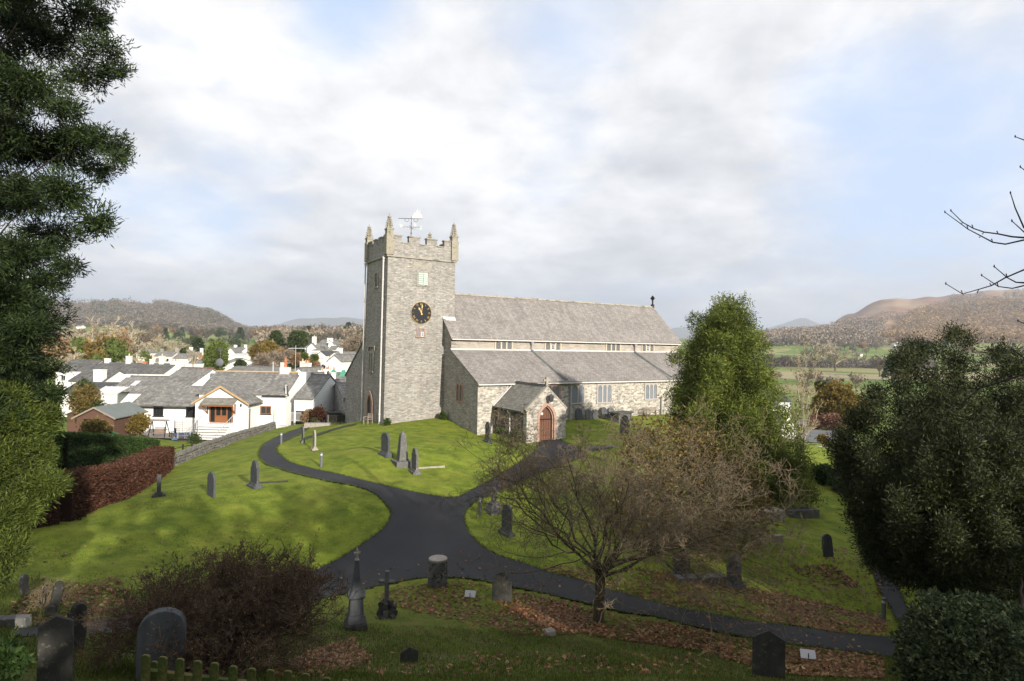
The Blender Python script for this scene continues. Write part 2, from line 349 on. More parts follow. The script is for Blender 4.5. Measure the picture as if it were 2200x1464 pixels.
class MB:
    """collects shapes into one mesh"""
    def __init__(s): s.V = []; s.Fc = []; s.M = Matrix.Identity(4)
    def add(s, vs, fs):
        o = len(s.V); s.V += [tuple(s.M @ Vector(v)) for v in vs]; s.Fc += [tuple(i+o for i in f) for f in fs]; return s
    def box(s, x0, x1, y0, y1, z0, z1):
        return s.add([(x0, y0, z0), (x1, y0, z0), (x1, y1, z0), (x0, y1, z0), (x0, y0, z1), (x1, y0, z1), (x1, y1, z1), (x0, y1, z1)],
                     [(3, 2, 1, 0), (4, 5, 6, 7), (0, 1, 5, 4), (1, 2, 6, 5), (2, 3, 7, 6), (3, 0, 4, 7)])
    def frust(s, x0, x1, y0, y1, z0, X0, X1, Y0, Y1, z1):
        return s.add([(x0, y0, z0), (x1, y0, z0), (x1, y1, z0), (x0, y1, z0), (X0, Y0, z1), (X1, Y0, z1), (X1, Y1, z1), (X0, Y1, z1)],
                     [(3, 2, 1, 0), (4, 5, 6, 7), (0, 1, 5, 4), (1, 2, 6, 5), (2, 3, 7, 6), (3, 0, 4, 7)])
    def prism(s, poly, o, ax, up, d):
        """poly of (a,b) placed at o + a*ax + b*up, extruded by vector d"""
        o = Vector(o); ax = Vector(ax); up = Vector(up); d = Vector(d); n = len(poly)
        a = [o+ax*p[0]+up*p[1] for p in poly]; vs = a+[p+d for p in a]
        nrm = ax.cross(up)
        fs = [tuple(range(n)), tuple(range(2*n-1, n-1, -1))]+[(i, i+n, (i+1) % n+n, (i+1) % n) for i in range(n)]
        if nrm.dot(d) > 0: fs = [tuple(reversed(f)) for f in fs]
        # orientation: area sign of poly
        ar = sum(poly[i][0]*poly[(i+1) % n][1]-poly[(i+1) % n][0]*poly[i][1] for i in range(n))
        if ar < 0: fs = [tuple(reversed(f)) for f in fs]
        return s.add(vs, fs)
    def tube(s, pts, r, k=8, caps=True):
        pts = [Vector(p) for p in pts]; rs = r if hasattr(r, '__len__') else [r]*len(pts); n = len(pts); vs = []; fs = []
        for i, p in enumerate(pts):
            d = (pts[min(i+1, n-1)]-pts[max(i-1, 0)]).normalized(); a = d.orthogonal().normalized() if abs(d.z) < .99 else Vector((1, 0, 0))
            if i and (a-la).length > 1.0: pass
            if i:
                a = (la-d*la.dot(d)).normalized()
            la = a; b = d.cross(a)
            for j in range(k): t = 2*math.pi*j/k; vs.append(p+(a*math.cos(t)+b*math.sin(t))*rs[i])
        for i in range(n-1):
            for j in range(k): fs.append((i*k+j, i*k+(j+1) % k, (i+1)*k+(j+1) % k, (i+1)*k+j))
        if caps: fs += [tuple(range(k-1, -1, -1)), tuple((n-1)*k+j for j in range(k))]
        return s.add(vs, fs)
    def lathe(s, prof, c=(0, 0, 0), k=16, sq=False):
        n = len(prof); vs = []; fs = []
        for r, z in prof:
            for j in range(k):
                t = 2*math.pi*(j+.5)/k; q = (1/math.cos(math.pi/4)) if sq else 1
                vs.append((c[0]+r*q*math.cos(t), c[1]+r*q*math.sin(t), c[2]+z))
        for i in range(n-1):
            for j in range(k): fs.append((i*k+j, i*k+(j+1) % k, (i+1)*k+(j+1) % k, (i+1)*k+j))
        fs += [tuple(range(k-1, -1, -1)), tuple((n-1)*k+j for j in range(k))]
        return s.add(vs, fs)
    def rock(s, c, sx, sy, sz, rz=0, j=.18):
        M = Matrix.Rotation(rz, 3, 'Z'); vs = []
        for a in (-1, 1):
            for b in (-1, 1):
                for d in (-1, 1): vs.append(Vector(c)+M @ Vector((a*sx*(1-random.random()*j*2), b*sy*(1-random.random()*j*2), d*sz*(1-random.random()*j*2))))
        return s.add(vs, [(0, 1, 3, 2), (4, 6, 7, 5), (0, 4, 5, 1), (2, 3, 7, 6), (0, 2, 6, 4), (1, 5, 7, 3)])
    def build(s, name, m, parent=None, smooth=False, bevel=0, off=None):
        me = bpy.data.meshes.new(name)
        V = s.V if off is None else [(a+off[0], b+off[1], c+off[2]) for a, b, c in s.V]
        me.from_pydata(V, [], s.Fc); me.update()
        uv = me.uv_layers.new(name='UVMap'); Z = Vector((0, 0, 1))
        for p in me.polygons:
            n = p.normal; t = Z.cross(n)
            if t.length < 1e-4: t = Vector((1, 0, 0))
            t.normalize(); b = n.cross(t)
            for li in p.loop_indices:
                v = me.vertices[me.loops[li].vertex_index].co; uv.data[li].uv = (v.dot(t), v.dot(b))
        me.materials.append(MAT[m])
        if smooth:
            for p in me.polygons: p.use_smooth = True
        o = link(name, me, parent)
        if bevel:
            md = o.modifiers.new('bevel', 'BEVEL'); md.width = bevel; md.segments = 2; md.limit_method = 'ANGLE'
        return o

def rand_unit(n):
    v = rng.normal(size=(n, 3)); return v/np.linalg.norm(v, axis=1, keepdims=True)
def norm(v): return v/np.maximum(np.linalg.norm(v, axis=-1, keepdims=True), 1e-9)

def leaves(pts, dirs, k, L, W, spread=.6, jit=0.):
    """k rhombic leaves per point; returns V,Q"""
    p = np.repeat(pts, k, 0); d = np.repeat(dirs, k, 0); n = len(p)
    d = norm(d+rng.normal(size=(n, 3))*spread); s = norm(np.cross(d, rand_unit(n)))
    l = (L*(.6+.8*rng.random(n)))[:, None]; w = W*(.7+.6*rng.random(n))[:, None]
    if jit: p = p+rng.normal(size=(n, 3))*jit
    V = np.stack([p, p+d*l*.45+s*w, p+d*l, p+d*l*.45-s*w], 1).reshape(-1, 3)
    return V, np.arange(4*n).reshape(-1, 4)
def vtubes(PL, R, k=3):
    """PL [N,M,3] polylines, R [N,M] radii -> V,Q vectorised"""
    N, M, _ = PL.shape
    T = np.empty_like(PL); T[:, 1:-1] = PL[:, 2:]-PL[:, :-2]; T[:, 0] = PL[:, 1]-PL[:, 0]; T[:, -1] = PL[:, -1]-PL[:, -2]; T = norm(T)
    ref = np.repeat(rand_unit(N)[:, None, :], M, 1); A = norm(np.cross(T, ref)); B = np.cross(T, A)
    th = np.arange(k)*2*np.pi/k
    V = PL[:, :, None, :]+R[:, :, None, None]*(A[:, :, None, :]*np.cos(th)[None, None, :, None]+B[:, :, None, :]*np.sin(th)[None, None, :, None])
    idx = np.arange(N*M*k).reshape(N, M, k); a = idx[:, :-1]; b = idx[:, 1:]
    Q = np.stack([a, np.roll(a, -1, 2), np.roll(b, -1, 2), b], -1).reshape(-1, 4)
    return V.reshape(-1, 3), Q
def cat(parts):
    Vs = []; Qs = []; o = 0
    for V, Q in parts: Vs.append(V); Qs.append(Q+o); o += len(V)
    return np.concatenate(Vs), np.concatenate(Qs)
def grow(PL, R, n, lr, ang, M=6, up=.1, wob=.15, t0=.25, rr=.55, flat=0.):
    """children of polylines"""
    N, K, _ = PL.shape; L = np.linalg.norm(np.diff(PL, axis=1), axis=2).sum(1)
    t = (t0+(1-t0)*rng.random((N, n)))*(K-1)*.999; i = t.astype(int); f = (t-i)[..., None]
    ar = np.arange(N)[:, None]
    base = PL[ar, i]*(1-f)+PL[ar, i+1]*f; d = norm(PL[ar, i+1]-PL[ar, i]); r0 = R[ar, i]*(1-f[..., 0])+R[ar, i+1]*f[..., 0]
    base = base.reshape(-1, 3); d = d.reshape(-1, 3); r0 = r0.reshape(-1)*rr
    side = norm(np.cross(d, rand_unit(len(d)))); a = ang*(.6+.8*rng.random(len(d)))[:, None]
    dd = norm(d*np.cos(a)+side*np.sin(a)); dd[:, 2] *= (1-flat); dd[:, 2] += up*.5; dd = norm(dd)
    l = np.repeat(L, n)*lr*(.6+.7*rng.random(len(d)))*(1.1-.5*(t.reshape(-1)/(K-1)))
    out = np.empty((len(d), M, 3)); out[:, 0] = base; cur = dd
    for m in range(1, M):
        cur = norm(cur+rng.normal(size=cur.shape)*wob+np.array([0, 0, up*.3])); out[:, m] = out[:, m-1]+cur*(l/(M-1))[:, None]
    Rn = r0[:, None]*np.linspace(1, .35, M)[None]
    return out, Rn

def blob_points(blobs, n, shell=.5, seed_dir_up=.3):
    """blobs: list of (centre, (rx,ry,rz)); returns points, outward dirs"""
    C_ = np.array([b[0] for b in blobs], float); R_ = np.array([b[1] for b in blobs], float)
    w = (R_.prod(1))**(2/3); idx = rng.choice(len(blobs), n, p=w/w.sum())
    u = rand_unit(n); r = (shell+(1-shell)*rng.random(n))[:, None]
    # lumpy radius
    lump = 1+.22*np.sin(u[:, :1]*5+idx[:, None])*np.sin(u[:, 1:2]*6+idx[:, None]*2)+.12*rng.normal(size=(n, 1))
    p = C_[idx]+u*R_[idx]*r*lump; d = norm(u+np.array([0, 0, seed_dir_up]))
    return p, d

# ------------------------------------------------------------------ terrain
YAW = .545; CO = np.array([-11.669, 55.]); ce = np.array([math.cos(YAW), math.sin(YAW)]); cn = np.array([-math.sin(YAW), math.cos(YAW)])
def C(s, n, z=None):
    q = CO+ce*s+cn*n; return (q[0], q[1]) if z is None else (q[0], q[1], z)
ctrl = [(-3, 5.2, -3.9), (3, 5.2, -3.7), (9, 5.5, -4.2), (-9, 5.5, -3.9), (0, 0, -1.8), (0, -8, -1.2), (12, 0, -2.0), (-12, 0, -1.8), (-14, -10, -1), (20, -10, -1.5)]
for px, py, d in [(1000, 1464, 11.3), (500, 1464, 10.2), (1500, 1464, 13.0), (1900, 1440, 16), (765, 1350, 18.5), (940, 1256, 23.3), (1078, 1293, 22), (830, 1325, 20), (1650, 1456, 15.3), (878, 1425, 14),
                  (930, 1150, 28.5), (1000, 1066, 34), (1030, 1107, 32.5), (690, 1003, 38), (828, 978, 39.5), (865, 1001, 38.5), (890, 1016, 37.5), (1048, 950, 47), (604, 955, 46), (675, 967, 44), (560, 985, 41),
                  (400, 990, 46), (500, 960, 54), (640, 912, 66), (424, 936, 72), (480, 945, 70), (600, 920, 72), (300, 935, 75), (547, 1047, 32), (454, 1067, 30), (341, 1068, 29.5), (370, 1018, 41), (200, 1110, 26.5), (110, 1140, 24), (290, 1072, 31),
                  (300, 1250, 20), (600, 1200, 25), (800, 1100, 30), (700, 1250, 24), (150, 1360, 14), (100, 1310, 16), (52, 1275, 17.5), (158, 1392, 12.5), (345, 1450, 11), (60, 1200, 21),
                  (1898, 1332, 25), (1700, 1350, 19.5), (1900, 1390, 19.5), (1779, 1192, 30), (1580, 1265, 24), (1690, 1112, 38), (1860, 1100, 40), (1870, 1200, 32), (1285, 1330, 20.5), (1300, 1255, 23.5), (1500, 1250, 24.5),
                  (1180, 962, 46), (1100, 1030, 38.5), (1300, 950, 47), (1690, 945, 78), (1760, 932, 84), (1760, 975, 60), (1830, 1010, 56), (2100, 1300, 22), (2150, 1120, 40), (1100, 1150, 29), (1250, 1100, 33), (1300, 1000, 41), (850, 1150, 28.3), (244, 938, 60), (300, 951, 58), (180, 940, 60), (480, 952, 65), (330, 960, 52)]:
    ctrl.append(tuple(P(px, py, d)))
for s, n, z in [(0, 0, -7.35), (2.5, -.2, -7.15), (5.8, -.3, -6.95), (5.84, -7.3, -7.75), (5.84, -3.5, -7.3), (7.6, -12.5, -7.8), (11.6, -12.5, -7.65), (9.6, -13.2, -7.75), (12, -7.3, -7.1), (16, -7.3, -6.9), (24, -7.3, -6.9), (34, -7.3, -7.2), (40, 0, -8),
                (0, 6, -7.7), (-.3, 7.4, -8.0), (-.3, 13.1, -8.95), (10, 16, -9.5), (30, 16, -10), (20, 3, -7.5), (35, 5, -8)]:
    ctrl.append(C(s, n, z))
ctrl = np.array(ctrl)
def tps_fit(X, z, lam=.6):
    n = len(X); d = np.linalg.norm(X[:, None]-X[None], axis=2); K = np.where(d > 0, d*d*np.log(d+1e-9), 0)+lam*np.eye(n)
    Pm = np.hstack([np.ones((n, 1)), X]); A = np.zeros((n+3, n+3)); A[:n, :n] = K; A[:n, n:] = Pm; A[n:, :n] = Pm.T
    return np.linalg.solve(A, np.concatenate([z, np.zeros(3)]))
TW = tps_fit(ctrl[:, :2], ctrl[:, 2]); TX = ctrl[:, :2]
def near_h(x, y):
    x = np.asarray(x, float); y = np.asarray(y, float); sh = x.shape; q = np.stack([x.ravel(), y.ravel()], 1); out = np.empty(len(q))
    for a in range(0, len(q), 20000):
        b = q[a:a+20000]; d2 = ((b[:, None]-TX[None])**2).sum(2); K = np.where(d2 > 1e-12, .5*d2*np.log(d2+1e-12), 0)
        out[a:a+20000] = K @ TW[:-3]+TW[-3]+b @ TW[-2:]
    return out.reshape(sh)
FD = np.array([60, 90, 160, 250, 400, 600, 850, 1200, 1800, 2500, 4000, 20000.])
FCOL = np.array([-400, 200, 350, 440, 530, 650, 780, 1000, 1400, 1600, 1750, 1830, 1900, 2200, 2600.])
FZ = np.array([
    [-9, -11.5, -11, -9, -6, -2, 10, 40, 105, 60, 20, 0],
    [-9, -11.5, -11, -9, -6, -1, 10, 35, 112, 80, 20, 0],
    [-9, -11.5, -11.5, -10, -7, -2, 8, 30, 108, 80, 20, 0],
    [-9, -11.5, -11.5, -10, -8.5, -3, 5, 20, 84, 70, 20, 0],
    [-9, -11.5, -12, -10, -9.5, -4, 5, 12, 34, 50, 10, 0],
    [-9, -11.5, -11, -7, -7, -1, 9, 18, 22, 20, 10, 0],
    [-9, -11, -11, -7, -5, 1, 13, 22, 24, 20, 10, 0],
    [-9, -11, -11, -8, -5, 1, 12, 22, 24, 20, 10, 0],
    [-9, -11, -13, -14, -14, -12, -4, 12, 22, 20, 10, 0],
    [-10, -12, -14, -15, -15, -13, -4, 24, 45, 20, 10, 0],
    [-11, -12.5, -14, -15, -15, -13, -3, 30, 70, 70, 30, 0],
    [-11, -12.5, -14, -15, -15, -13, -2, 30, 95, 160, 60, 0],
    [-11, -12.5, -14, -15, -15, -13, -2, 25, 110, 222, 100, 0],
    [-11, -12.5, -14, -15, -15, -12, -1, 35, 150, 268, 150, 0],
    [-11, -12.5, -14, -15, -15, -12, -1, 40, 170, 280, 150, 0]], float)
def sm(a, b, x): t = np.clip((x-a)/(b-a), 0, 1); return t*t*(3-2*t)
def far_h(x, y):
    r = np.hypot(x, y); yy = np.maximum(y, .35*r+1e-3); px = 1100+F*x/yy; px = np.clip(px, -400, 2600); d = np.clip(yy, 60, 19999)
    ci = np.clip(np.searchsorted(FCOL, px)-1, 0, len(FCOL)-2); cf_ = (px-FCOL[ci])/(FCOL[ci+1]-FCOL[ci]); cf_ = cf_*cf_*(3-2*cf_)
    ld = np.log(d); LD = np.log(FD); di = np.clip(np.searchsorted(LD, ld)-1, 0, len(FD)-2); df = (ld-LD[di])/(LD[di+1]-LD[di]); df = df*df*(3-2*df)
    z = (FZ[ci, di]*(1-df)+FZ[ci, di+1]*df)*(1-cf_)+(FZ[ci+1, di]*(1-df)+FZ[ci+1, di+1]*df)*cf_
    amp = sm(500, 2200, d)
    z = z+amp*(6*np.sin(x/90+1)*np.sin(y/130)+4*np.sin(x/43+y/61)+2.2*np.sin(x/19-y/27+2)+1.2*np.sin(x/9.3+y/13))
    z = z+sm(120, 400, d)*(.6*np.sin(x/37)*np.sin(y/41)+.3*np.sin(x/11+y/17))
    return z
def H(x, y):
    x = np.asarray(x, float); y = np.asarray(y, float); r = np.hypot(x, y)
    w = sm(76, 105, r); wb = sm(-4, -26, y)
    nh = near_h(np.clip(x, -75, 80), np.clip(y, -12, 105)); z = nh*(1-w)+far_h(x, y)*w
    back = -1+.09*np.maximum(-y, 0)+.02*np.abs(x)
    back = np.minimum(back, 60)
    return z*(1-wb)+back*wb
def Hs(x, y): return float(H(np.array([x]), np.array([y]))[0])
def G(px, py, dmin=6., dmax=110.):
    """where the ray through a photo pixel meets the terrain"""
    r = ray(px, py); t = np.geomspace(dmin, dmax, 500); h = H(r[0]*t, r[1]*t); z = r[2]*t; below = np.nonzero(z < h)[0]
    i = below[0] if len(below) else len(t)-1
    if i == 0: tt = t[0]
    else:
        a = z[i-1]-h[i-1]; b = z[i]-h[i]; tt = t[i-1]+(t[i]-t[i-1])*a/(a-b) if a != b else t[i]
    return np.array([r[0]*tt, r[1]*tt, Hs(r[0]*tt, r[1]*tt)])

# path outlines (photo pixels -> terrain)
MAIN = [(690, 903), (655, 917), (610, 932), (575, 948), (556, 968), (556, 985), (570, 998), (584, 1003), (619, 1014), (666, 1026), (707, 1035), (761, 1044), (787, 1052), (808, 1063), (825, 1080), (839, 1096), (840, 1106), (833, 1125), (812, 1146), (781, 1167), (742, 1193), (702, 1214), (650, 1235), (560, 1262), (420, 1300), (250, 1325), (130, 1345), (20, 1352),
        (20, 1370), (150, 1369), (300, 1357), (450, 1335), (600, 1302), (702, 1285), (750, 1274), (807, 1261), (847, 1253), (886, 1245), (920, 1242), (958, 1241), (1016, 1244), (1059, 1253), (1103, 1262), (1161, 1273), (1233, 1291), (1271, 1299), (1306, 1309), (1363, 1320), (1395, 1322), (1458, 1339), (1538, 1357), (1617, 1372), (1680, 1383), (1759, 1393), (1800, 1398), (1900, 1411), (2000, 1421),
        (2010, 1380), (1962, 1330), (1950, 1307), (1941, 1285), (1919, 1241), (1903, 1190), (1890, 1127), (1877, 1079), (1868, 1050), (1836, 1045), (1839, 1057), (1849, 1111), (1852, 1177), (1868, 1219), (1890, 1272), (1922, 1317), (1936, 1340), (1930, 1362), (1919, 1369), (1858, 1364), (1779, 1357), (1700, 1347), (1617, 1336), (1553, 1323), (1490, 1312), (1411, 1295), (1347, 1276), (1300, 1266), (1262, 1249), (1190, 1234), (1146, 1217), (1103, 1204), (1059, 1189), (1030, 1170), (1007, 1144), (998, 1121), (998, 1104), (1010, 1086), (1030, 1075), (1053, 1065), (1100, 1042), (1160, 1018), (1220, 995), (1264, 980), (1252, 968), (1215, 950), (1202, 943), (1153, 948), (1155, 965), (1125, 988), (1090, 1010), (1056, 1030), (1021, 1049), (990, 1066), (976, 1069), (948, 1068), (903, 1060), (855, 1050), (796, 1036), (761, 1028), (702, 1014), (655, 1003), (626, 995), (607, 983), (591, 966), (603, 954), (640, 936), (662, 923), (700, 906)]
def smooth_poly(pts, it=1):
    for _ in range(it):
        q = []
        for i in range(len(pts)):
            a = np.array(pts[i]); b = np.array(pts[(i+1) % len(pts)]); q += [a*.75+b*.25, a*.25+b*.75]
        pts = q
    return pts
path_xy = np.array(smooth_poly([G(px, py)[:2] for px, py in MAIN], 1))
G2 = [(655, 941), (690, 930), (720, 921), (750, 914), (764, 911), (764, 914), (750, 917), (720, 925), (690, 934), (657, 946)]
side_xy = np.array([G(px, py)[:2] for px, py in G2])
def inside(poly, x, y):
    c = np.zeros(x.shape, bool); n = len(poly)
    for i in range(n):
        x0, y0 = poly[i]; x1, y1 = poly[(i+1) % n]
        cond = (y0 > y) != (y1 > y); 
        if y1 != y0: c ^= cond & (x < (x1-x0)*(y-y0)/(y1-y0)+x0)
    return c
def draped(name, poly, step, lift, m, skirt=0):
    poly = np.asarray(poly); lo = poly.min(0); hi = poly.max(0)
    gx, gy = np.meshgrid(np.arange(lo[0], hi[0], step), np.arange(lo[1], hi[1], step)); gx = gx.ravel()+rng.normal(size=gx.size)*step*.05; gy = gy.ravel()+rng.normal(size=gy.size)*step*.05
    k = inside(poly, gx, gy); pts = [Vector(p) for p in poly]+[Vector(p) for p in np.stack([gx[k], gy[k]], 1)]; n = len(poly)
    v, e, f, *_ = delaunay_2d_cdt(pts, [], [list(range(n))], 1, 1e-5)
    vx = np.array([a[:] for a in v]); z = H(vx[:, 0], vx[:, 1])+lift
    me = bpy.data.meshes.new(name); me.from_pydata([(a, b, c) for (a, b), c in zip(vx, z)], [], [tuple(q) for q in f]); me.materials.append(MAT[m])
    for p in me.polygons: p.use_smooth = True
    o = link(name, me); return o

def make_ground():
    a0 = np.linspace(-52, 52, 640); rest = np.linspace(52, 308, 90)[1:-1]; ang = np.radians(np.concatenate([a0, rest])); na = len(ang)
    r = np.concatenate([np.linspace(.5, 6, 10)[:-1], np.geomspace(6, 120, 330)[:-1], np.geomspace(120, 8900, 215)]); nr = len(r)
    A, R = np.meshgrid(ang, r, indexing='ij'); X = np.sin(A)*R; Y = np.cos(A)*R; Z = H(X, Y)
    nz = sm(5, 12, R)*(1-sm(60, 120, R)); Z = Z+nz*.015*(np.sin(X*2.1+Y*.7)*np.sin(Y*1.7-X*.4)+np.sin(X*.9-Y*1.1))
    on = inside(path_xy, X.ravel(), Y.ravel()).reshape(X.shape) & (R < 110); Z = np.where(on, Z-.06, Z)
    V = np.stack([X, Y, Z], -1).reshape(-1, 3); V = np.vstack([V, [[0, 0, Hs(0, 0)]]]); idx = np.arange(na*nr).reshape(na, nr)
    a = idx; b = np.roll(idx, -1, 0); Q = np.stack([a[:, :-1], a[:, 1:], b[:, 1:], b[:, :-1]], -1).reshape(-1, 4)
    ctr = np.stack([np.full(na, len(V)-1), idx[:, 0], np.roll(idx, -1, 0)[:, 0], np.roll(idx, -1, 0)[:, 0]], -1)
    m = mat('ground_grass', rough=.95, spec=.15)
    me = np_mesh('ground', V, Q, m, smooth=True); o = link('ground', me); tag(o, None, None, kind='structure')
    t = NT(m.node_tree); b = t.n['Principled BSDF']; g = gvec(t); sx = t.node('ShaderNodeSeparateXYZ'); t.put(sx.inputs[0], g)
    # mown lawn: fine mottling, faint mowing stripes, yellower dry patches
    c = t.mix(t.ramp(t.noise(g, 1.1, 7, .62), [(.32, 0), (.68, 1)]), (.088, .128, .013), (.205, .248, .028))
    c = t.mix(t.ramp(t.noise(g, .35, 4, .6), [(.45, 0), (.7, .55)]), c, (.24, .24, .04))
    c = t.mix(.6, c, t.ramp(t.noise(t.scale(g, (1, 1, .2)), 22, 5, .7), [(.3, .62), (.7, 1.35)]), 'MULTIPLY')
    st = t.math('SINE', t.math('ADD', t.math('MULTIPLY', sx.outputs[0], 4.4), t.math('ADD', t.math('MULTIPLY', sx.outputs[1], 3.6), t.math('MULTIPLY', t.noise(g, .15, 2), 9))))
    c = t.mix(.16, c, t.ramp(t.math('ADD', t.math('MULTIPLY', st, .5), .5), [(0, .72), (1, 1.2)]), 'MULTIPLY')
    c = t.mix(t.ramp(t.noise(g, .8, 8, .7), [(.52, 0), (.62, .5)]), c, (.07, .11, .014))
    c = t.mix(t.ramp(t.noise(g, 3.3, 6, .7), [(.62, 0), (.7, .55)]), c, (.26, .23, .09))
    # rough bank near the viewpoint: brown soil and moss show between the tufts
    dist = t.vmath('LENGTH', g).outputs['Value']
    nearf = t.ramp(t.math('DIVIDE', dist, 100), [(.20, 1), (.27, 0)])
    c = t.mix(t.math('MULTIPLY', nearf, .85), c, t.mix(t.ramp(t.noise(g, 2.2, 6, .65), [(.4, 0), (.62, 1)]), (.055, .085, .014), (.095, .075, .035)))
    # valley: pasture, heather and bracken, reeds by distance and height
    farc = t.mix(t.ramp(t.noise(g, .006, 5, .6), [(.4, 0), (.6, 1)]), (.15, .20, .05), (.22, .24, .085))
    patch = t.node('ShaderNodeTexVoronoi', feature='F1'); t.put(patch.inputs['Vector'], t.scale(g, (1, 1.4, 0))); patch.inputs['Scale'].default_value = .009
    pc = t.node('ShaderNodeSeparateColor'); t.put(pc.inputs[0], patch.outputs['Color'])
    farc = t.mix(.8, farc, t.ramp(pc.outputs[0], [(0, (.13, .19, .04)), (.4, (.22, .26, .07)), (.6, (.30, .27, .13)), (.8, (.17, .22, .05)), (1, (.25, .22, .12))], 'CONSTANT'))
    rd_ = t.math('MULTIPLY', t.ramp(t.math('DIVIDE', sx.outputs[1], 1000), [(.33, 0), (.345, 1), (.42, 1), (.44, 0)]), t.math('GREATER_THAN', sx.outputs[0], 60))
    farc = t.mix(t.math('MULTIPLY', rd_, .9), farc, (.36, .30, .19))
    farc = t.mix(.5, farc, t.ramp(t.noise(g, .05, 8, .7), [(.35, .7), (.65, 1.2)]), 'MULTIPLY')
    br = t.mix(t.ramp(t.noise(g, .008, 8, .62), [(.4, 0), (.62, 1)]), (.23, .12, .08), (.34, .24, .15))
    hgt = t.ramp(t.math('ADD', t.math('DIVIDE', sx.outputs[2], 300), t.math('MULTIPLY', t.noise(g, .004, 5), .12)), [(.14, 0), (.26, 1)])
    farc = t.mix(hgt, farc, br)
    fd = t.ramp(t.math('DIVIDE', dist, 400), [(.19, 0), (.28, 1)])
    c = t.mix(fd, c, farc)
    t.put(b.inputs['Base Color'], c)
    h = t.math('ADD', t.noise(g, 30, 4, .7), t.math('MULTIPLY', t.noise(g, 4, 4), 1.5)); bp = t.bump(h, .55, .05); t.put(b.inputs['Normal'], bp)
make_ground()
tag(draped('path', path_xy, .45, .02, 'asphalt'), None, None, kind='structure')
tag(draped('side_path', side_xy, .4, .03, 'asphalt'), None, None, kind='structure')

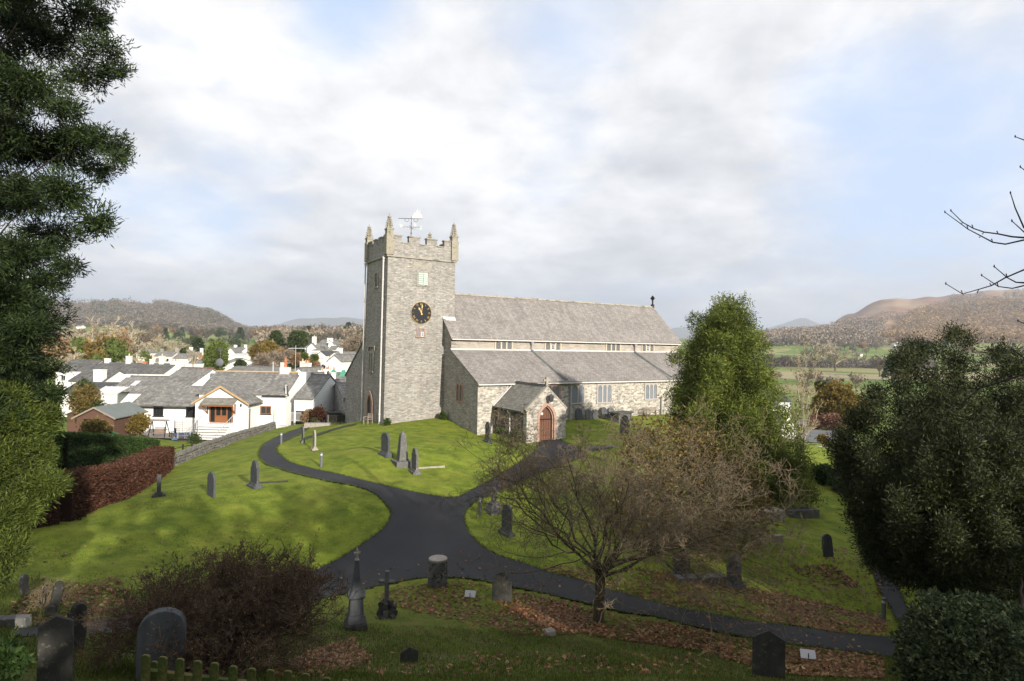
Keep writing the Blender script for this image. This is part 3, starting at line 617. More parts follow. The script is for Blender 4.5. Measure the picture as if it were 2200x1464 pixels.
# ------------------------------------------------------------------ the church
ZB = -7.4
def make_church():
    ch = thing('church', 'long grey stone church with a square clock tower and slate roofs', 'church', (CO[0], CO[1], ZB), YAW)
    off = (0, 0, -ZB)
    def part(mb, name, m, parent=ch, **kw): return mb.build(name, m, parent, off=off if parent is ch else off, **kw)
    # ---- tower
    W, D, zs = 6.9, 6.24, 8.37
    t = MB().frust(-.22, W+.1, -.22, D+.2, -10, 0, W, 0, D, zs-.15)
    t.box(-.02, W+.02, -.02, D+.02, zs-.15, zs-.1)
    tower = part(t, 'tower_wall', 'tower_stone')
    sc_ = MB()
    sc_.box(-.14, W+.14, -.14, .02, zs-.12, zs+.06); sc_.box(-.14, .02, .02, D-.02, zs-.12, zs+.06); sc_.box(W-.02, W+.14, .02, D-.02, zs-.12, zs+.06); sc_.box(-.14, W+.14, D-.02, D+.14, zs-.12, zs+.06)
    part(sc_, 'string_course', 'dressed_stone')
    p = MB(); T = .45; zc, zm = 9.62, 10.25
    p.box(0, W, 0, T, zs+.06, zc); p.box(0, W, D-T, D, zs+.06, zc); p.box(0, T, T, D-T, zs+.06, zc); p.box(W-T, W, T, D-T, zs+.06, zc)
    for a, b in [(.5, 1.3), (2.05, 3.12), (3.86, 4.93), (5.7, 6.45)]:
        p.box(a, b, .003, T-.003, zc, zm); p.box(a, b, D-T+.003, D-.003, zc, zm)
    for a, b in [(.5, 1.2), (1.85, 2.7), (3.45, 4.3), (5.0, 5.75)]:
        p.box(.003, T-.003, a, b, zc, zm); p.box(W-T+.003, W-.003, a, b, zc, zm)
    p.box(.3, W-.3, .3, D-.3, zs, zs+.12)
    par = part(p, 'parapet', 'tower_stone')
    cp = MB()
    for a, b in [(.5, 1.3), (2.05, 3.12), (3.86, 4.93), (5.7, 6.45)]:
        cp.box(a-.05, b+.05, -.08, T+.06, zm, zm+.12); cp.box(a-.05, b+.05, D-T-.06, D+.08, zm, zm+.12)
    for a, b in [(1.35, 2.0), (3.17, 3.81), (4.98, 5.65)]:
        cp.box(a, b, -.07, T+.05, zc, zc+.09); cp.box(a, b, D-T-.05, D+.07, zc, zc+.09)
    for a, b in [(.5, 1.2), (1.85, 2.7), (3.45, 4.3), (5.0, 5.75)]:
        cp.box(-.08, T+.06, a-.05, b+.05, zm, zm+.12); cp.box(W-T-.06, W+.08, a-.05, b+.05, zm, zm+.12)
    part(cp, 'coping', 'dressed_stone')
    for x, y in [(.12, .12), (W-.12, .12), (.12, D-.12), (W-.12, D-.12)]:
        q = MB(); q.box(x-.36, x+.36, y-.36, y+.36, zs+.063, 10.35)
        q.box(x-.3, x+.3, y-.3, y+.3, 10.35, 10.75)
        q.lathe([(.34, 10.72), (.36, 10.85), (.24, 10.95), (.2, 11.05), (.12, 11.65), (.06, 11.82), (.14, 11.9), (.16, 11.99), (.05, 12.1), (.02, 12.28)], (x, y, 0), 4, sq=True)
        for k, zz in enumerate([11.0, 11.2, 11.4, 11.6, 11.75]):
            rr = .3-.04*k
            for a in range(4):
                c = (x+rr*math.cos(a*math.pi/2), y+rr*math.sin(a*math.pi/2), zz); q.rock(c, .085, .085, .065, a*.8)
        part(q, 'pinnacle', 'pinnacle_stone')
    # clock
    clk = MB(); cx, cz, cr_ = 3.36, 3.12, 1.06
    clk.M = Matrix.Translation((cx, -.08, cz)) @ Matrix.Rotation(math.pi/2, 4, 'X'); clk.lathe([(cr_, -.04), (cr_, .06), (cr_-.05, .07)], k=48)
    clock = part(clk, 'clock_dial', 'clock_black')
    rg = MB()
    def ring(r0, r1, y, k=64):
        vs = []; fs = []
        for j in range(k):
            a = 2*math.pi*j/k
            for r in (r0, r1): vs += [(cx+r*math.cos(a), y, cz+r*math.sin(a)), (cx+r*math.cos(a), y+.02, cz+r*math.sin(a))]
        for j in range(k):
            a = 4*j; b = 4*((j+1) % k); fs += [(a, a+2, b+2, b), (a+1, b+1, b+3, a+3), (a+2, a+3, b+3, b+2), (a, b, b+1, a+1)]
        rg.add(vs, fs)
    ring(1.05, 1.066, -.15)
    for j in range(60):
        a = 2*math.pi*j/60; u = (math.sin(a), math.cos(a)); rg.prism([(-.012, 1.0), (.012, 1.0), (.012, 1.035), (-.012, 1.035)], (cx, -.155, cz), (u[1], 0, -u[0]), (u[0], 0, u[1]), (0, .012, 0))
    part(rg, 'minute_ring', 'gold', clock)
    ROM = ['XII', 'I', 'II', 'III', 'IIII', 'V', 'VI', 'VII', 'VIII', 'IX', 'X', 'XI']
    for h, s in enumerate(ROM):
        num = MB(); a = 2*math.pi*h/12; u = np.array([math.sin(a), math.cos(a)]); v = np.array([u[1], -u[0]])
        wd = {'I': .062, 'V': .13, 'X': .13}; tot = sum(wd[c] for c in s); x = -tot/2
        def seg(xa, ra, xb, rb, w):
            pa = np.array([xa, ra]); pb = np.array([xb, rb]); d = pb-pa; nn = np.array([-d[1], d[0]])/np.linalg.norm(d)*w/2
            num.prism([tuple(pa-nn), tuple(pa+nn), tuple(pb+nn), tuple(pb-nn)], (cx, -.15, cz), (v[0], 0, v[1]), (u[0], 0, u[1]), (0, .02, 0))
        r0, r1 = .73, .93
        for c in s:
            w = wd[c]; m = x+w/2
            if c == 'I': seg(m, r0, m, r1, .032)
            elif c == 'V': seg(m-w*.36, r1, m, r0, .036); seg(m+w*.36, r1, m, r0, .022)
            else: seg(m-w*.36, r1, m+w*.36, r0, .036); seg(m+w*.36, r1, m-w*.36, r0, .022)
            x += w
        part(num, 'numeral', 'gold', clock)
    for nm, ang, ln, w, y in [('hour_hand', 331, .60, .13, -.175), ('minute_hand', 6, .86, .085, -.2)]:
        a = rad(ang); u = (math.sin(a), 0, math.cos(a)); v = (math.cos(a), 0, -math.sin(a)); hd = MB()
        hd.prism([(-w*.35, -.2), (w*.35, -.2), (w*.28, ln*.55), (w*.8, ln*.66), (0, ln), (-w*.8, ln*.66), (-w*.28, ln*.55)], (cx, y, cz), v, u, (0, .015, 0)); part(hd, nm, 'gold', clock)
    # windows and openings
    def window(face, a0, a1, z0, z1, lights, frame_m, glass_m, head='flat', fw=.16, parent=ch, pos=0., casement=-1, mull=.1, name='window', sill=True):
        """face 'S': plane n=pos facing -n ; 'W': plane s=pos facing -s. a along the wall."""
        def pt(a, dpt, z): return (a, pos-dpt, z) if face == 'S' else (pos-dpt, a, z)
        ax = (1, 0, 0) if face == 'S' else (0, 1, 0); out = (0, -1, 0) if face == 'S' else (-1, 0, 0)
        f = MB()
        def bx(aa, ab, za, zb, d0, d1):
            if face == 'S': f.box(aa, ab, pos-d1, pos-d0, za, zb)
            else: f.box(pos-d1, pos-d0, aa, ab, za, zb)
        bx(a0-fw, a0, z0, z1, -.05, .07); bx(a1, a1+fw, z0, z1, -.05, .07); bx(a0-fw, a1+fw, z1, z1+fw, -.05, .073)
        if sill: bx(a0-fw-.06, a1+fw+.06, z0-fw*.8, z0, -.05, .12)
        w = (a1-a0)/lights
        for i in range(1, lights): bx(a0+i*w-mull/2, a0+i*w+mull/2, z0, z1, -.05, .067)
        if head == 'arch':  # spandrels fill the corners of each light's arched head
            for i in range(lights):
                l = a0+i*w+(mull/2 if i else 0); r = a0+(i+1)*w-(mull/2 if i < lights-1 else 0); hw = (r-l)/2; hh = min(hw*1.25, (z1-z0)*.4); c = (l+r)/2
                for sg in (-1, 1):
                    pts = [(sg*hw, 0), (sg*hw, hh)]+[(sg*hw*math.cos(t_), hh*math.sin(t_)) for t_ in np.linspace(math.pi/2, 0, 6)][:-1]
                    f.prism(pts, pt(c, -.04, z1-hh-.001), ax, (0, 0, 1), tuple(q*.10 for q in out))
        fr = part(f, name, frame_m, parent)
        for i in range(lights):
            g = MB(); l = a0+i*w+mull*.4; r = a0+(i+1)*w-mull*.4
            if face == 'S': g.box(l, r, pos-.022, pos+.02, z0, z1)
            else: g.box(pos-.022, pos+.02, l, r, z0, z1)
            part(g, 'pane', glass_m, fr)
        if casement >= 0:
            l = a0+casement*w+mull/2; r = a0+(casement+1)*w-mull/2; g = MB(); zt = z1-.3
            for q in [(l, l+.06, z0, zt), (r-.06, r, z0, zt), (l+.06, r-.06, zt-.06, zt), (l+.06, r-.06, z0, z0+.06), (l+.06, r-.06, (z0+zt)/2, (z0+zt)/2+.04)]:
                if face == 'S': g.box(q[0], q[1], pos-.05, pos-.023, q[2], q[3])
            part(g, 'casement', 'white_paint', fr)
        return fr
    lv = window('S', 3.02, 4.04, 5.78, 7.0, 2, 'dressed_stone', 'green_louvre', fw=.12, mull=.06, name='belfry_window')
    sl = MB()
    for k in range(6):
        for (a, b) in [(3.05, 3.5), (3.56, 4.01)]: z = 5.83+k*.195; sl.add([(a, -.03, z+.15), (b, -.03, z+.15), (b, -.1, z), (a, -.1, z), (a, -.03, z+.17), (b, -.03, z+.17), (b, -.1, z+.02), (a, -.1, z+.02)], [(3, 2, 1, 0), (4, 5, 6, 7), (0, 1, 5, 4), (1, 2, 6, 5), (2, 3, 7, 6), (3, 0, 4, 7)])
    part(sl, 'louvre', 'green_louvre', lv)
    ra = MB()
    for k in range(9):
        a = 2.75+k*.19; ra.prism([(-.07, 0), (.07, 0), (.09, .55), (-.09, .55)], (a+(k-4)*.0, -.012, 7.35), (1, 0, 0), ((k-4)*.06, 0, 1), (0, .03, 0))
    part(ra, 'relieving_arch', 'dressed_stone')
    window('S', 2.98, 3.68, .85, 1.6, 2, 'red_sandstone', 'glass_grey', fw=.09, mull=.08, name='small_window', casement=1, pos=-.1)
    window('W', 2.65, 3.4, 5.65, 6.95, 2, 'dressed_stone', 'glass_dark', fw=.16, mull=.1, name='belfry_window', pos=-.04)
    window('W', 3.25, 4.4, -2.55, -.85, 2, 'dressed_stone', 'leaded_glass', 'arch', fw=.2, mull=.14, name='west_window', pos=-.16)
    hm = MB(); hm.box(-.3, 0, 2.75, 4.75, -.25, -.1); hm.box(-.24, 0, 2.75, 2.9, -.6, -.25); hm.box(-.24, 0, 4.6, 4.75, -.6, -.25); part(hm, 'hood_mould', 'dressed_stone')
    # west door: pointed arch
    def arch_pts(w, zspring, ztop, n=8):
        pts = [(w, 0), (w, zspring)]; R = ((ztop-zspring)**2+w*w)/(2*w)
        for k in range(1, n+1):
            z = (ztop-zspring)*k/n; pts.append((w-(R-math.sqrt(max(R*R-z*z, 0))), zspring+z))
        return pts+[(-a, b) for a, b in reversed(pts[:-1])]
    def archring(mb, o, ax, out, w, zsp, zt, th, dep):
        a = arch_pts(w, zsp, zt); b = arch_pts(w+th, zsp, zt+th*1.3)
        for i in range(len(a)-1):
            mb.prism([a[i], b[i], b[i+1], a[i+1]], o, ax, (0, 0, 1), out)
    d = MB(); archring(d, (-.2, 3.75, -7.9), (0, 1, 0), (-.15, 0, 0), .6, 2.0, 3.0, .3, .1); dr_ = part(d, 'west_door_surround', 'red_sandstone')
    d = MB(); d.prism(arch_pts(.6, 2.0, 3.0), (-.17, 3.75, -7.9), (0, 1, 0), (0, 0, 1), (-.05, 0, 0)); part(d, 'west_door', 'black_paint_and_shade')
    for n0 in (.62, 6.1):
        q = MB(); xb = -.32; q.tube([(-.16, n0, 8.25), (xb+.1, n0, 7.9), (xb, n0, -7.4), (xb-.15, n0-.1, -7.75)], .075, 8); q.box(-.32, -.02, n0-.16, n0+.16, 8.05, 8.3)
        for z in np.arange(-6.5, 8, 1.8): q.lathe([(.1, -.06), (.1, .06)], (xb+(z+7)*.006*1.2, n0, z), 8)
        part(q, 'drainpipe', 'white_paint')
    # weathervane
    v = MB(); vx, vy = W/2, D/2; v.tube([(vx, vy, 8.5), (vx, vy, 13.0)], [.05, .03], 6); v.lathe([(.02, 0), (.09, .08), (.02, .18)], (vx, vy, 11.2), 8); v.lathe([(.02, 0), (.07, .06), (.02, .12)], (vx, vy, 12.2), 8)
    for a in range(4):
        ca, sa_ = math.cos(a*math.pi/2-YAW), math.sin(a*math.pi/2-YAW); v.tube([(vx, vy, 11.9), (vx+ca*.95, vy+sa_*.95, 11.9)], .018, 5)
        v.tube([(vx+ca*(.3+.12*math.cos(t_)), vy+sa_*(.3+.12*math.cos(t_)), 11.78+.12*math.sin(t_)) for t_ in np.linspace(0, 5.5, 9)], .012, 4)
    v.tube([(vx-1.3*math.cos(YAW), vy+1.3*math.sin(YAW), 12.75), (vx+1.1*math.cos(YAW), vy-1.1*math.sin(YAW), 12.75)], .03, 5)
    for k in (-1, 1):
        v.tube([(vx+math.cos(YAW)*(k*.45+.22*math.cos(t_)), vy-math.sin(YAW)*(k*.45+.22*math.cos(t_)), 12.6+.16*math.sin(t_)) for t_ in np.linspace(0, 2*math.pi, 12)], .018, 4)
    vane = part(v, 'weathervane', 'iron')
    g = MB(); u = Vector((math.cos(YAW), -math.sin(YAW), 0))
    g.prism([(.1, 12.8), (1.0, 12.8), (1.12, 13.0), (.95, 12.98), (.98, 13.25), (.8, 13.15), (.86, 13.6), (.66, 13.35), (.6, 13.7), (.46, 13.2), (.3, 13.4), (.25, 13.05), (.02, 12.98)], Vector((vx, vy, 0))-Vector((0, .02, 0)), u, (0, 0, 1), (u.y*.04, -u.x*-.04, 0)); part(g, 'vane_ship', 'gilt_white', vane)
    for a, s in enumerate('ESWN'):
        ca, sa_ = math.cos(a*-math.pi/2), math.sin(a*-math.pi/2)   # letters face along the arms
        o = Vector((vx+ca*1.05, vy+sa_*1.05, 11.78)); L_ = MB(); w_ = .035
        strokes = {'E': [((-.1, 0), (-.1, .26)), ((-.1, 0), (.1, 0)), ((-.1, .13), (.06, .13)), ((-.1, .26), (.1, .26))], 'N': [((-.1, 0), (-.1, .26)), ((.1, 0), (.1, .26)), ((-.1, .26), (.1, 0))],
                   'W': [((-.13, .26), (-.06, 0)), ((-.06, 0), (0, .18)), ((0, .18), (.06, 0)), ((.06, 0), (.13, .26))], 'S': [((-.09, .02), (.09, .02)), ((.09, .02), (.09, .13)), ((.09, .13), (-.09, .13)), ((-.09, .13), (-.09, .25)), ((-.09, .25), (.09, .25))]}[s]
        for p0, p1 in strokes: L_.tube([o+u*p0[0]+Vector((0, 0, p0[1])), o+u*p1[0]+Vector((0, 0, p1[1]))], w_*.7, 4)
        part(L_, 'compass_letter', 'gilt_white', vane)
    # ---- nave
    S0, S1 = 5.84, 36.4; NS, NN = -1.71, 7.49; RZ, EZ = 5.31, .94; NR = 2.89
    k = (RZ-EZ)/(NR-NS)
    n_ = MB(); n_.box(S0, S1, NS, NS+.6, -9, EZ-.05)
    n_.prism([(NS+.6, -9), (NN, -9), (NN, EZ-.05), (NR, RZ-.12), (NS+.6, EZ-.05+.55)], (S0+.003, 0, 0), (0, 1, 0), (0, 0, 1), (.5, 0, 0))
    n_.prism([(NS, EZ-.06), (NS, -9.01), (NN, -9.01), (NN, EZ-.06), (NR, RZ-.1)], (S1-.5, 0, 0), (0, 1, 0), (0, 0, 1), (.55, 0, 0))
    n_.box(S0, S1, NN-.6, NN, -9, EZ-.05)
    part(n_, 'nave_wall', 'clerestory_stone')
    r = MB()
    for sg in (1, -1):
        def yy(a): return a if sg == 1 else 2*NR-a
        e0 = NS-.32; ez = EZ-.32*k+.06
        for (sa, sb, top) in [(6.93, S1+.3, NR)] if sg == -1 else [(6.93, S1+.3, NR)]:
            a, b = (e0, ez), (NR, RZ+.02); th = .13
            poly = [(yy(a[0]), a[1]), (yy(b[0]), b[1]), (yy(b[0]), b[1]+th), (yy(a[0]), a[1]+th)]
            r.prism(poly, (sa, 0, 0), (0, 1, 0), (0, 0, 1), (sb-sa, 0, 0))
    # strip of roof beside the tower's south face
    a, b = (NS-.32, EZ-.32*k+.06), (-.02, EZ+(NS*-1-.02)*k+.06); th = .13
    r.prism([(a[0], a[1]), (b[0], b[1]), (b[0], b[1]+th), (a[0], a[1]+th)], (S0-.18, 0, 0), (0, 1, 0), (0, 0, 1), (6.927-S0+.18, 0, 0))
    part(r, 'nave_roof', 'church_slate')
    rc = MB(); x = 6.95
    while x < S1: rc.prism([(-.2, -.12), (.2, -.12), (.12, .07), (-.12, .07)], (x, NR, RZ+.17+random.uniform(-.015, .015)), (0, 1, 0), (0, 0, 1), (.44, 0, 0)); x += .455
    part(rc, 'ridge_tiles', 'dressed_stone')
    le = MB(); le.prism([(-.28, 0), (.02, .27), (.02, .32), (-.28, .05)], (5.62, 0, 2.62), (0, 1, 0), (0, 0, 1), (1.3, 0, 0)); le.box(S0, 6.93, -.33, -.02, 2.5, 2.62); part(le, 'lead_flashing', 'lead')
    fn = MB(); fn.box(S1+.0, S1+.28, NR-.18, NR+.18, RZ+.05, RZ+.5); fn.box(S1+.08, S1+.2, NR-.08, NR+.08, RZ+.5, RZ+1.0)
    for a, b in [((-.34, 1.2), (.34, 1.36)), ((-.09, .95), (.09, 1.62))]: fn.box(S1+.07, S1+.21, NR+a[0], NR+b[0], RZ+a[1], RZ+b[1])
    fn.M = Matrix.Translation((S1+.14, NR, RZ+1.28)) @ Matrix.Rotation(math.pi/2, 4, 'Y'); fn.lathe([(.26, -.06), (.26, .06)], k=12); part(fn, 'gable_cross', 'grave_mossy')
    def gutter(z, n, a, b, m='white_paint'):
        q = MB(); q.prism([(-.09, 0), (.05, 0), (.05, .1), (.03, .1), (.03, .03), (-.07, .03), (-.07, .1), (-.09, .1)], (a, n, z), (0, 1, 0), (0, 0, 1), (b-a, 0, 0))
        part(q, 'gutter', m)
        for x in np.arange(a+.8, b, 2.2): q = MB(); q.tube([(x, n+.0, z), (x-.02, n+.26, z-.22)], .015, 4); part(q, 'gutter_bracket', 'white_paint')
    gutter(EZ-.34, NS-.36, S0-.1, S1)
    for a0, a1, cs in [(10.72, 12.58, -1), (16.74, 18.62, 1), (25.05, 27.0, -1), (30.45, 32.2, 1)]:
        window('S', a0, a1, -.22, .62, 3, 'sandstone', 'leaded_glass', 'arch', fw=.14, pos=NS, mull=.16, name='clerestory_window', casement=cs, sill=True)
    for s in (14.93, 29.2):
        q = MB(); q.tube([(s, NS-.35, EZ-.3), (s, NS-.2, EZ-.6), (s, NS-.14, -.3)], .075, 8); q.box(s-.16, s+.16, NS-.32, NS-.05, EZ-.55, EZ-.3); part(q, 'drainpipe', 'grey_paint')
    # ---- south aisle
    NA, AE, AT = -7.26, -3.15, -.37
    w = MB(); ka = (AT-AE)/(NS-NA)
    w.prism([(NA, -10), (NS-.002, -10), (NS-.002, AT-.12), (NA, AE-.12)], (S0, 0, 0), (0, 1, 0), (0, 0, 1), (.6, 0, 0))
    part(w, 'aisle_west_wall', 'rubble_dark') if False else part(w, 'aisle_west_wall', 'tower_stone')
    w = MB(); w.box(S0+.002, 36, NA-.002, NA+.5, -10, AE-.12); w.prism([(NA, -10), (NS-.002, -10), (NS-.002, AT-.12), (NA, AE-.12)], (35.5, 0, 0), (0, 1, 0), (0, 0, 1), (.55, 0, 0)); part(w, 'aisle_wall', 'aisle_stone')
    nw = MB(); nw.prism([(NS, -10), (-.0, -10), (-.0, EZ+1.6), (NS, EZ-.06)], (S0-.004, 0, 0), (0, 1, 0), (0, 0, 1), (.5, 0, 0)); part(nw, 'nave_west_wall', 'tower_stone')
    rr = MB(); a = (NA-.28, AE-.28*ka+.02); b = (NS-.02, AT); th = .11
    rr.prism([a, b, (b[0], b[1]+th), (a[0], a[1]+th)], (S0-.15, 0, 0), (0, 1, 0), (0, 0, 1), (14.9-S0+.15, 0, 0))
    rr.prism([(a[0], a[1]-.05), (b[0], b[1]-.05), (b[0], b[1]-.05+th), (a[0], a[1]-.05+th)], (14.903, 0, 0), (0, 1, 0), (0, 0, 1), (14.2, 0, 0))
    rr.prism([a, b, (b[0], b[1]+th), (a[0], a[1]+th)], (29.106, 0, 0), (0, 1, 0), (0, 0, 1), (7.2, 0, 0))
    part(rr, 'aisle_roof', 'church_slate')
    fl = MB(); fl.prism([(NS-.22, AT-.22*ka+.112), (NS-.01, AT+.113), (NS-.01, AT+.15), (NS-.22, AT-.22*ka+.125)], (S0-.1, 0, 0), (0, 1, 0), (0, 0, 1), (30.3, 0, 0)); part(fl, 'lead_flashing', 'lead')
    for s in (14.9, 29.1):
        q = MB(); m_ = 10
        for i in range(m_):
            f0, f1 = i/m_, (i+1)/m_; y0, y1 = NS-.3+(NA-NS+.2)*f0, NS-.3+(NA-NS+.2)*f1; z0, z1 = AT+.1-(.3-(NA-NS+.2)*f0)*ka, AT+.1-(.3-(NA-NS+.2)*f1)*ka
            x0, x1 = s+.45*f0**1.5, s+.45*f1**1.5
            q.add([(x0-.16, y0, z0), (x0+.16, y0, z0), (x1+.16, y1, z1), (x1-.16, y1, z1), (x0-.1, y0, z0+.17), (x0+.1, y0, z0+.17), (x1+.1, y1, z1+.17), (x1-.1, y1, z1+.17)], [(3, 2, 1, 0), (4, 5, 6, 7), (0, 1, 5, 4), (1, 2, 6, 5), (2, 3, 7, 6), (3, 0, 4, 7)])
        part(q, 'roof_step', 'dark_lead')
    gutter(AE-.28*ka-.1, NA-.32, S0-.1, 36, 'white_paint')
    q = MB(); q.tube([(15.85, NA-.3, AE-.2), (15.85, NA-.15, AE-.5), (15.82, NA-.13, -6.95)], .085, 8)
    for z in (-3.9, -5, -6.2): q.lathe([(.11, -.06), (.11, .06)], (15.84, NA-.135, z), 8)
    part(q, 'drainpipe', 'grey_paint')
    q = MB(); q.tube([(27.95, NA-.13, -5.0), (27.95, NA-.13, -7.2)], .08, 8); part(q, 'drainpipe', 'grey_paint')
    window('S', 12.5, 14.5, -5.0, -3.65, 3, 'red_sandstone', 'glass_grey', 'arch', fw=.2, pos=NA, mull=.13, name='aisle_window')
    window('S', 16.05, 17.55, -5.3, -3.6, 2, 'window_stone', 'glass_grey', 'arch', fw=.14, pos=NA, mull=.12, name='aisle_window')
    window('S', 19.3, 21.0, -5.35, -3.65, 3, 'window_stone', 'glass_grey', 'arch', fw=.14, pos=NA, mull=.16, name='aisle_window')
    window('S', 25.7, 27.3, -5.2, -3.7, 3, 'window_stone', 'glass_grey', 'arch', fw=.14, pos=NA, mull=.13, name='aisle_window')
    window('S', 31.5, 33.2, -5.2, -3.7, 3, 'red_sandstone', 'glass_grey', 'arch', fw=.14, pos=NA, mull=.13, name='aisle_window')
    window('W', -4.25, -3.15, -5.05, -3.55, 2, 'red_sandstone', 'glass_dark', 'arch', fw=.14, pos=S0, mull=.14, name='aisle_window')
    # ---- north aisle, whose west gable shows left of the tower
    w = MB(); w.prism([(6.3, -11), (13.1, -11), (13.1, -3.45), (6.3, .65)], (-.02, 0, 0), (0, 1, 0), (0, 0, 1), (.6, 0, 0)); w.box(0, 36, 12.6, 13.08, -11, -3.5); part(w, 'north_aisle_wall', 'tower_stone')
    w = MB(); w.prism([(6.25, .7), (13.35, -3.6), (13.35, -3.48), (6.25, .84)], (-.12, 0, 0), (0, 1, 0), (0, 0, 1), (36, 0, 0)); part(w, 'north_aisle_roof', 'church_slate')
    # ---- porch
    p0, p1, pn = 7.64, 11.6, -12.43; ez, rz = -5.15, -3.3; mid = (p0+p1)/2
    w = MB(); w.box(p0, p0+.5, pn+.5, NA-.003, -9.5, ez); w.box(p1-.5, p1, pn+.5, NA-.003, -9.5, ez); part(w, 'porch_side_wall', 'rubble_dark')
    w = MB(); aw = .80; ap = [(mid+a_, -8.2+b_) for a_, b_ in arch_pts(aw, 2.2, 3.45)]
    # gable front as two halves round the arch
    right = [q for q in ap if q[0] >= mid-1e-6]; left = [q for q in ap if q[0] <= mid+1e-6]
    w.prism([(ap[0][0], -9.5), (p1, -9.5), (p1, ez), (mid, rz)]+list(reversed(right)), (0, pn, 0), (1, 0, 0), (0, 0, 1), (0, .5, 0))
    w.prism([(left[-1][0], -9.5)]+list(reversed(left))+[(mid, rz), (p0, ez), (p0, -9.5)], (0, pn, 0), (1, 0, 0), (0, 0, 1), (0, .5, 0))
    part(w, 'porch_front', 'aisle_stone')
    w = MB(); kp = (rz-ez)/(mid-p0); th = .1
    for sg in (-1, 1):
        e = (mid+sg*(mid-p0+.28), ez-.28*kp+.02); top = (mid, rz+.02)
        w.prism([e, top, (top[0], top[1]+th*1.3), (e[0], e[1]+th*1.3)], (0, pn+.28, 0), (1, 0, 0), (0, 0, 1), (0, NA-.03-pn-.28, 0))
    part(w, 'porch_roof', 'porch_slate')
    w = MB()
    for sg in (-1, 1):
        e = (mid+sg*(mid-p0+.05), ez-.05*kp-.02); top = (mid, rz-.02); w.prism([e, top, (top[0], top[1]+.14), (e[0]+sg*.1, e[1]+.12)], (0, pn-.03, 0), (1, 0, 0), (0, 0, 1), (0, .3, 0))
    w.box(mid-.1, mid+.1, pn, pn+.2, rz+.1, rz+.85); w.box(mid-.32, mid+.32, pn+.02, pn+.18, rz+.5, rz+.66); part(w, 'gable_coping', 'dressed_stone')
    w = MB(); y = pn+.3
    while y < NA-.3: w.prism([(-.16, -.1), (.16, -.1), (.1, .09), (-.1, .09)], (mid, y, rz+.15+random.uniform(-.02, .02)), (1, 0, 0), (0, 0, 1), (0, .4, 0)); y += .42
    part(w, 'ridge_tiles', 'grave_grey')
    w = MB()
    for sg in (-1, 1):
        e = (mid+sg*(mid-p0+.3), ez-.3*kp+.17); top = (mid, rz+.17); w.prism([e, top, (top[0], top[1]+.1), (e[0], e[1]+.1)], (0, NA-.16, 0), (1, 0, 0), (0, 0, 1), (0, .13, 0))
    part(w, 'lead_flashing', 'lead')
    d = MB(); archring(d, (mid, pn-.04, -8.2), (1, 0, 0), (0, .3, 0), aw-.06, 2.2, 3.4, .24, .1); archring(d, (mid, pn+.1, -8.2), (1, 0, 0), (0, .3, 0), aw-.16, 2.2, 3.28, .12, .1); part(d, 'arch_surround', 'red_sandstone')
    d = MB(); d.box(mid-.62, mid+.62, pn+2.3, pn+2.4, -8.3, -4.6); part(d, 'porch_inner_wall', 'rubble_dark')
    d = MB(); d.prism(arch_pts(.62, 2.2, 3.2), (mid, pn+.32, -8.2), (1, 0, 0), (0, 0, 1), (0, .07, 0)); door = part(d, 'door', 'door_wood')
    d = MB()
    for i in range(5):
        for j in range(8):
            z = -8.0+j*.36; d.M = Matrix.Identity(4)
            if z < -5.45: d.frust(mid-.58+i*.235, mid-.38+i*.235, pn+.27, pn+.32, z, mid-.55+i*.235, mid-.41+i*.235, pn+.27, pn+.32, z+.28)
    part(d, 'door_panel', 'door_wood', door)
    d = MB(); d.box(mid-.62, mid+.62, pn+.25, pn+.33, -6.05, -5.95); part(d, 'door_band', 'black_paint_and_shade', door); d = MB(); d.tube([(mid-.25, pn+.24, -6.9), (mid-.25, pn+.2, -6.95)], .05, 8); part(d, 'door_handle', 'black_paint_and_shade', door)
    d = MB(); d.box(mid-.42, mid-.2, pn+.255, pn+.27, -5.62, -5.42); part(d, 'notice', 'sign_white', door)
    d = MB(); d.tube([(mid+.1, pn, -3.75), (mid+.1, pn-.45, -3.7), (mid+.1, pn-.45, -3.85)], .02, 5); d.lathe([(.03, .0), (.2, -.12), (.24, -.16), (.24, -.2), (.16, -.62), (.05, -.68)], (mid+.1, pn-.45, -3.82), 6); part(d, 'lantern', 'iron')
    d = MB(); d.tube([(p0-.3, -9.9, ez-.12), (p0-.3, -9.9, ez-.35), (p0-.12, -9.95, ez-.6), (p0-.1, -9.95, -7.6), (p0-.2, -10.0, -7.75)], .06, 8); part(d, 'drainpipe', 'white_paint')
    d = MB(); d.box(p0-.36, p0-.24, pn+.3, NA-.1, ez-.2, ez-.1); part(d, 'gutter', 'iron')
    d = MB(); d.frust(mid-1.3, mid+1.3, pn-.9, pn+.1, -8.6, mid-1.2, mid+1.2, pn-.8, pn+.1, -7.98+.12); part(d, 'threshold', 'dressed_stone')
    return ch
make_church()

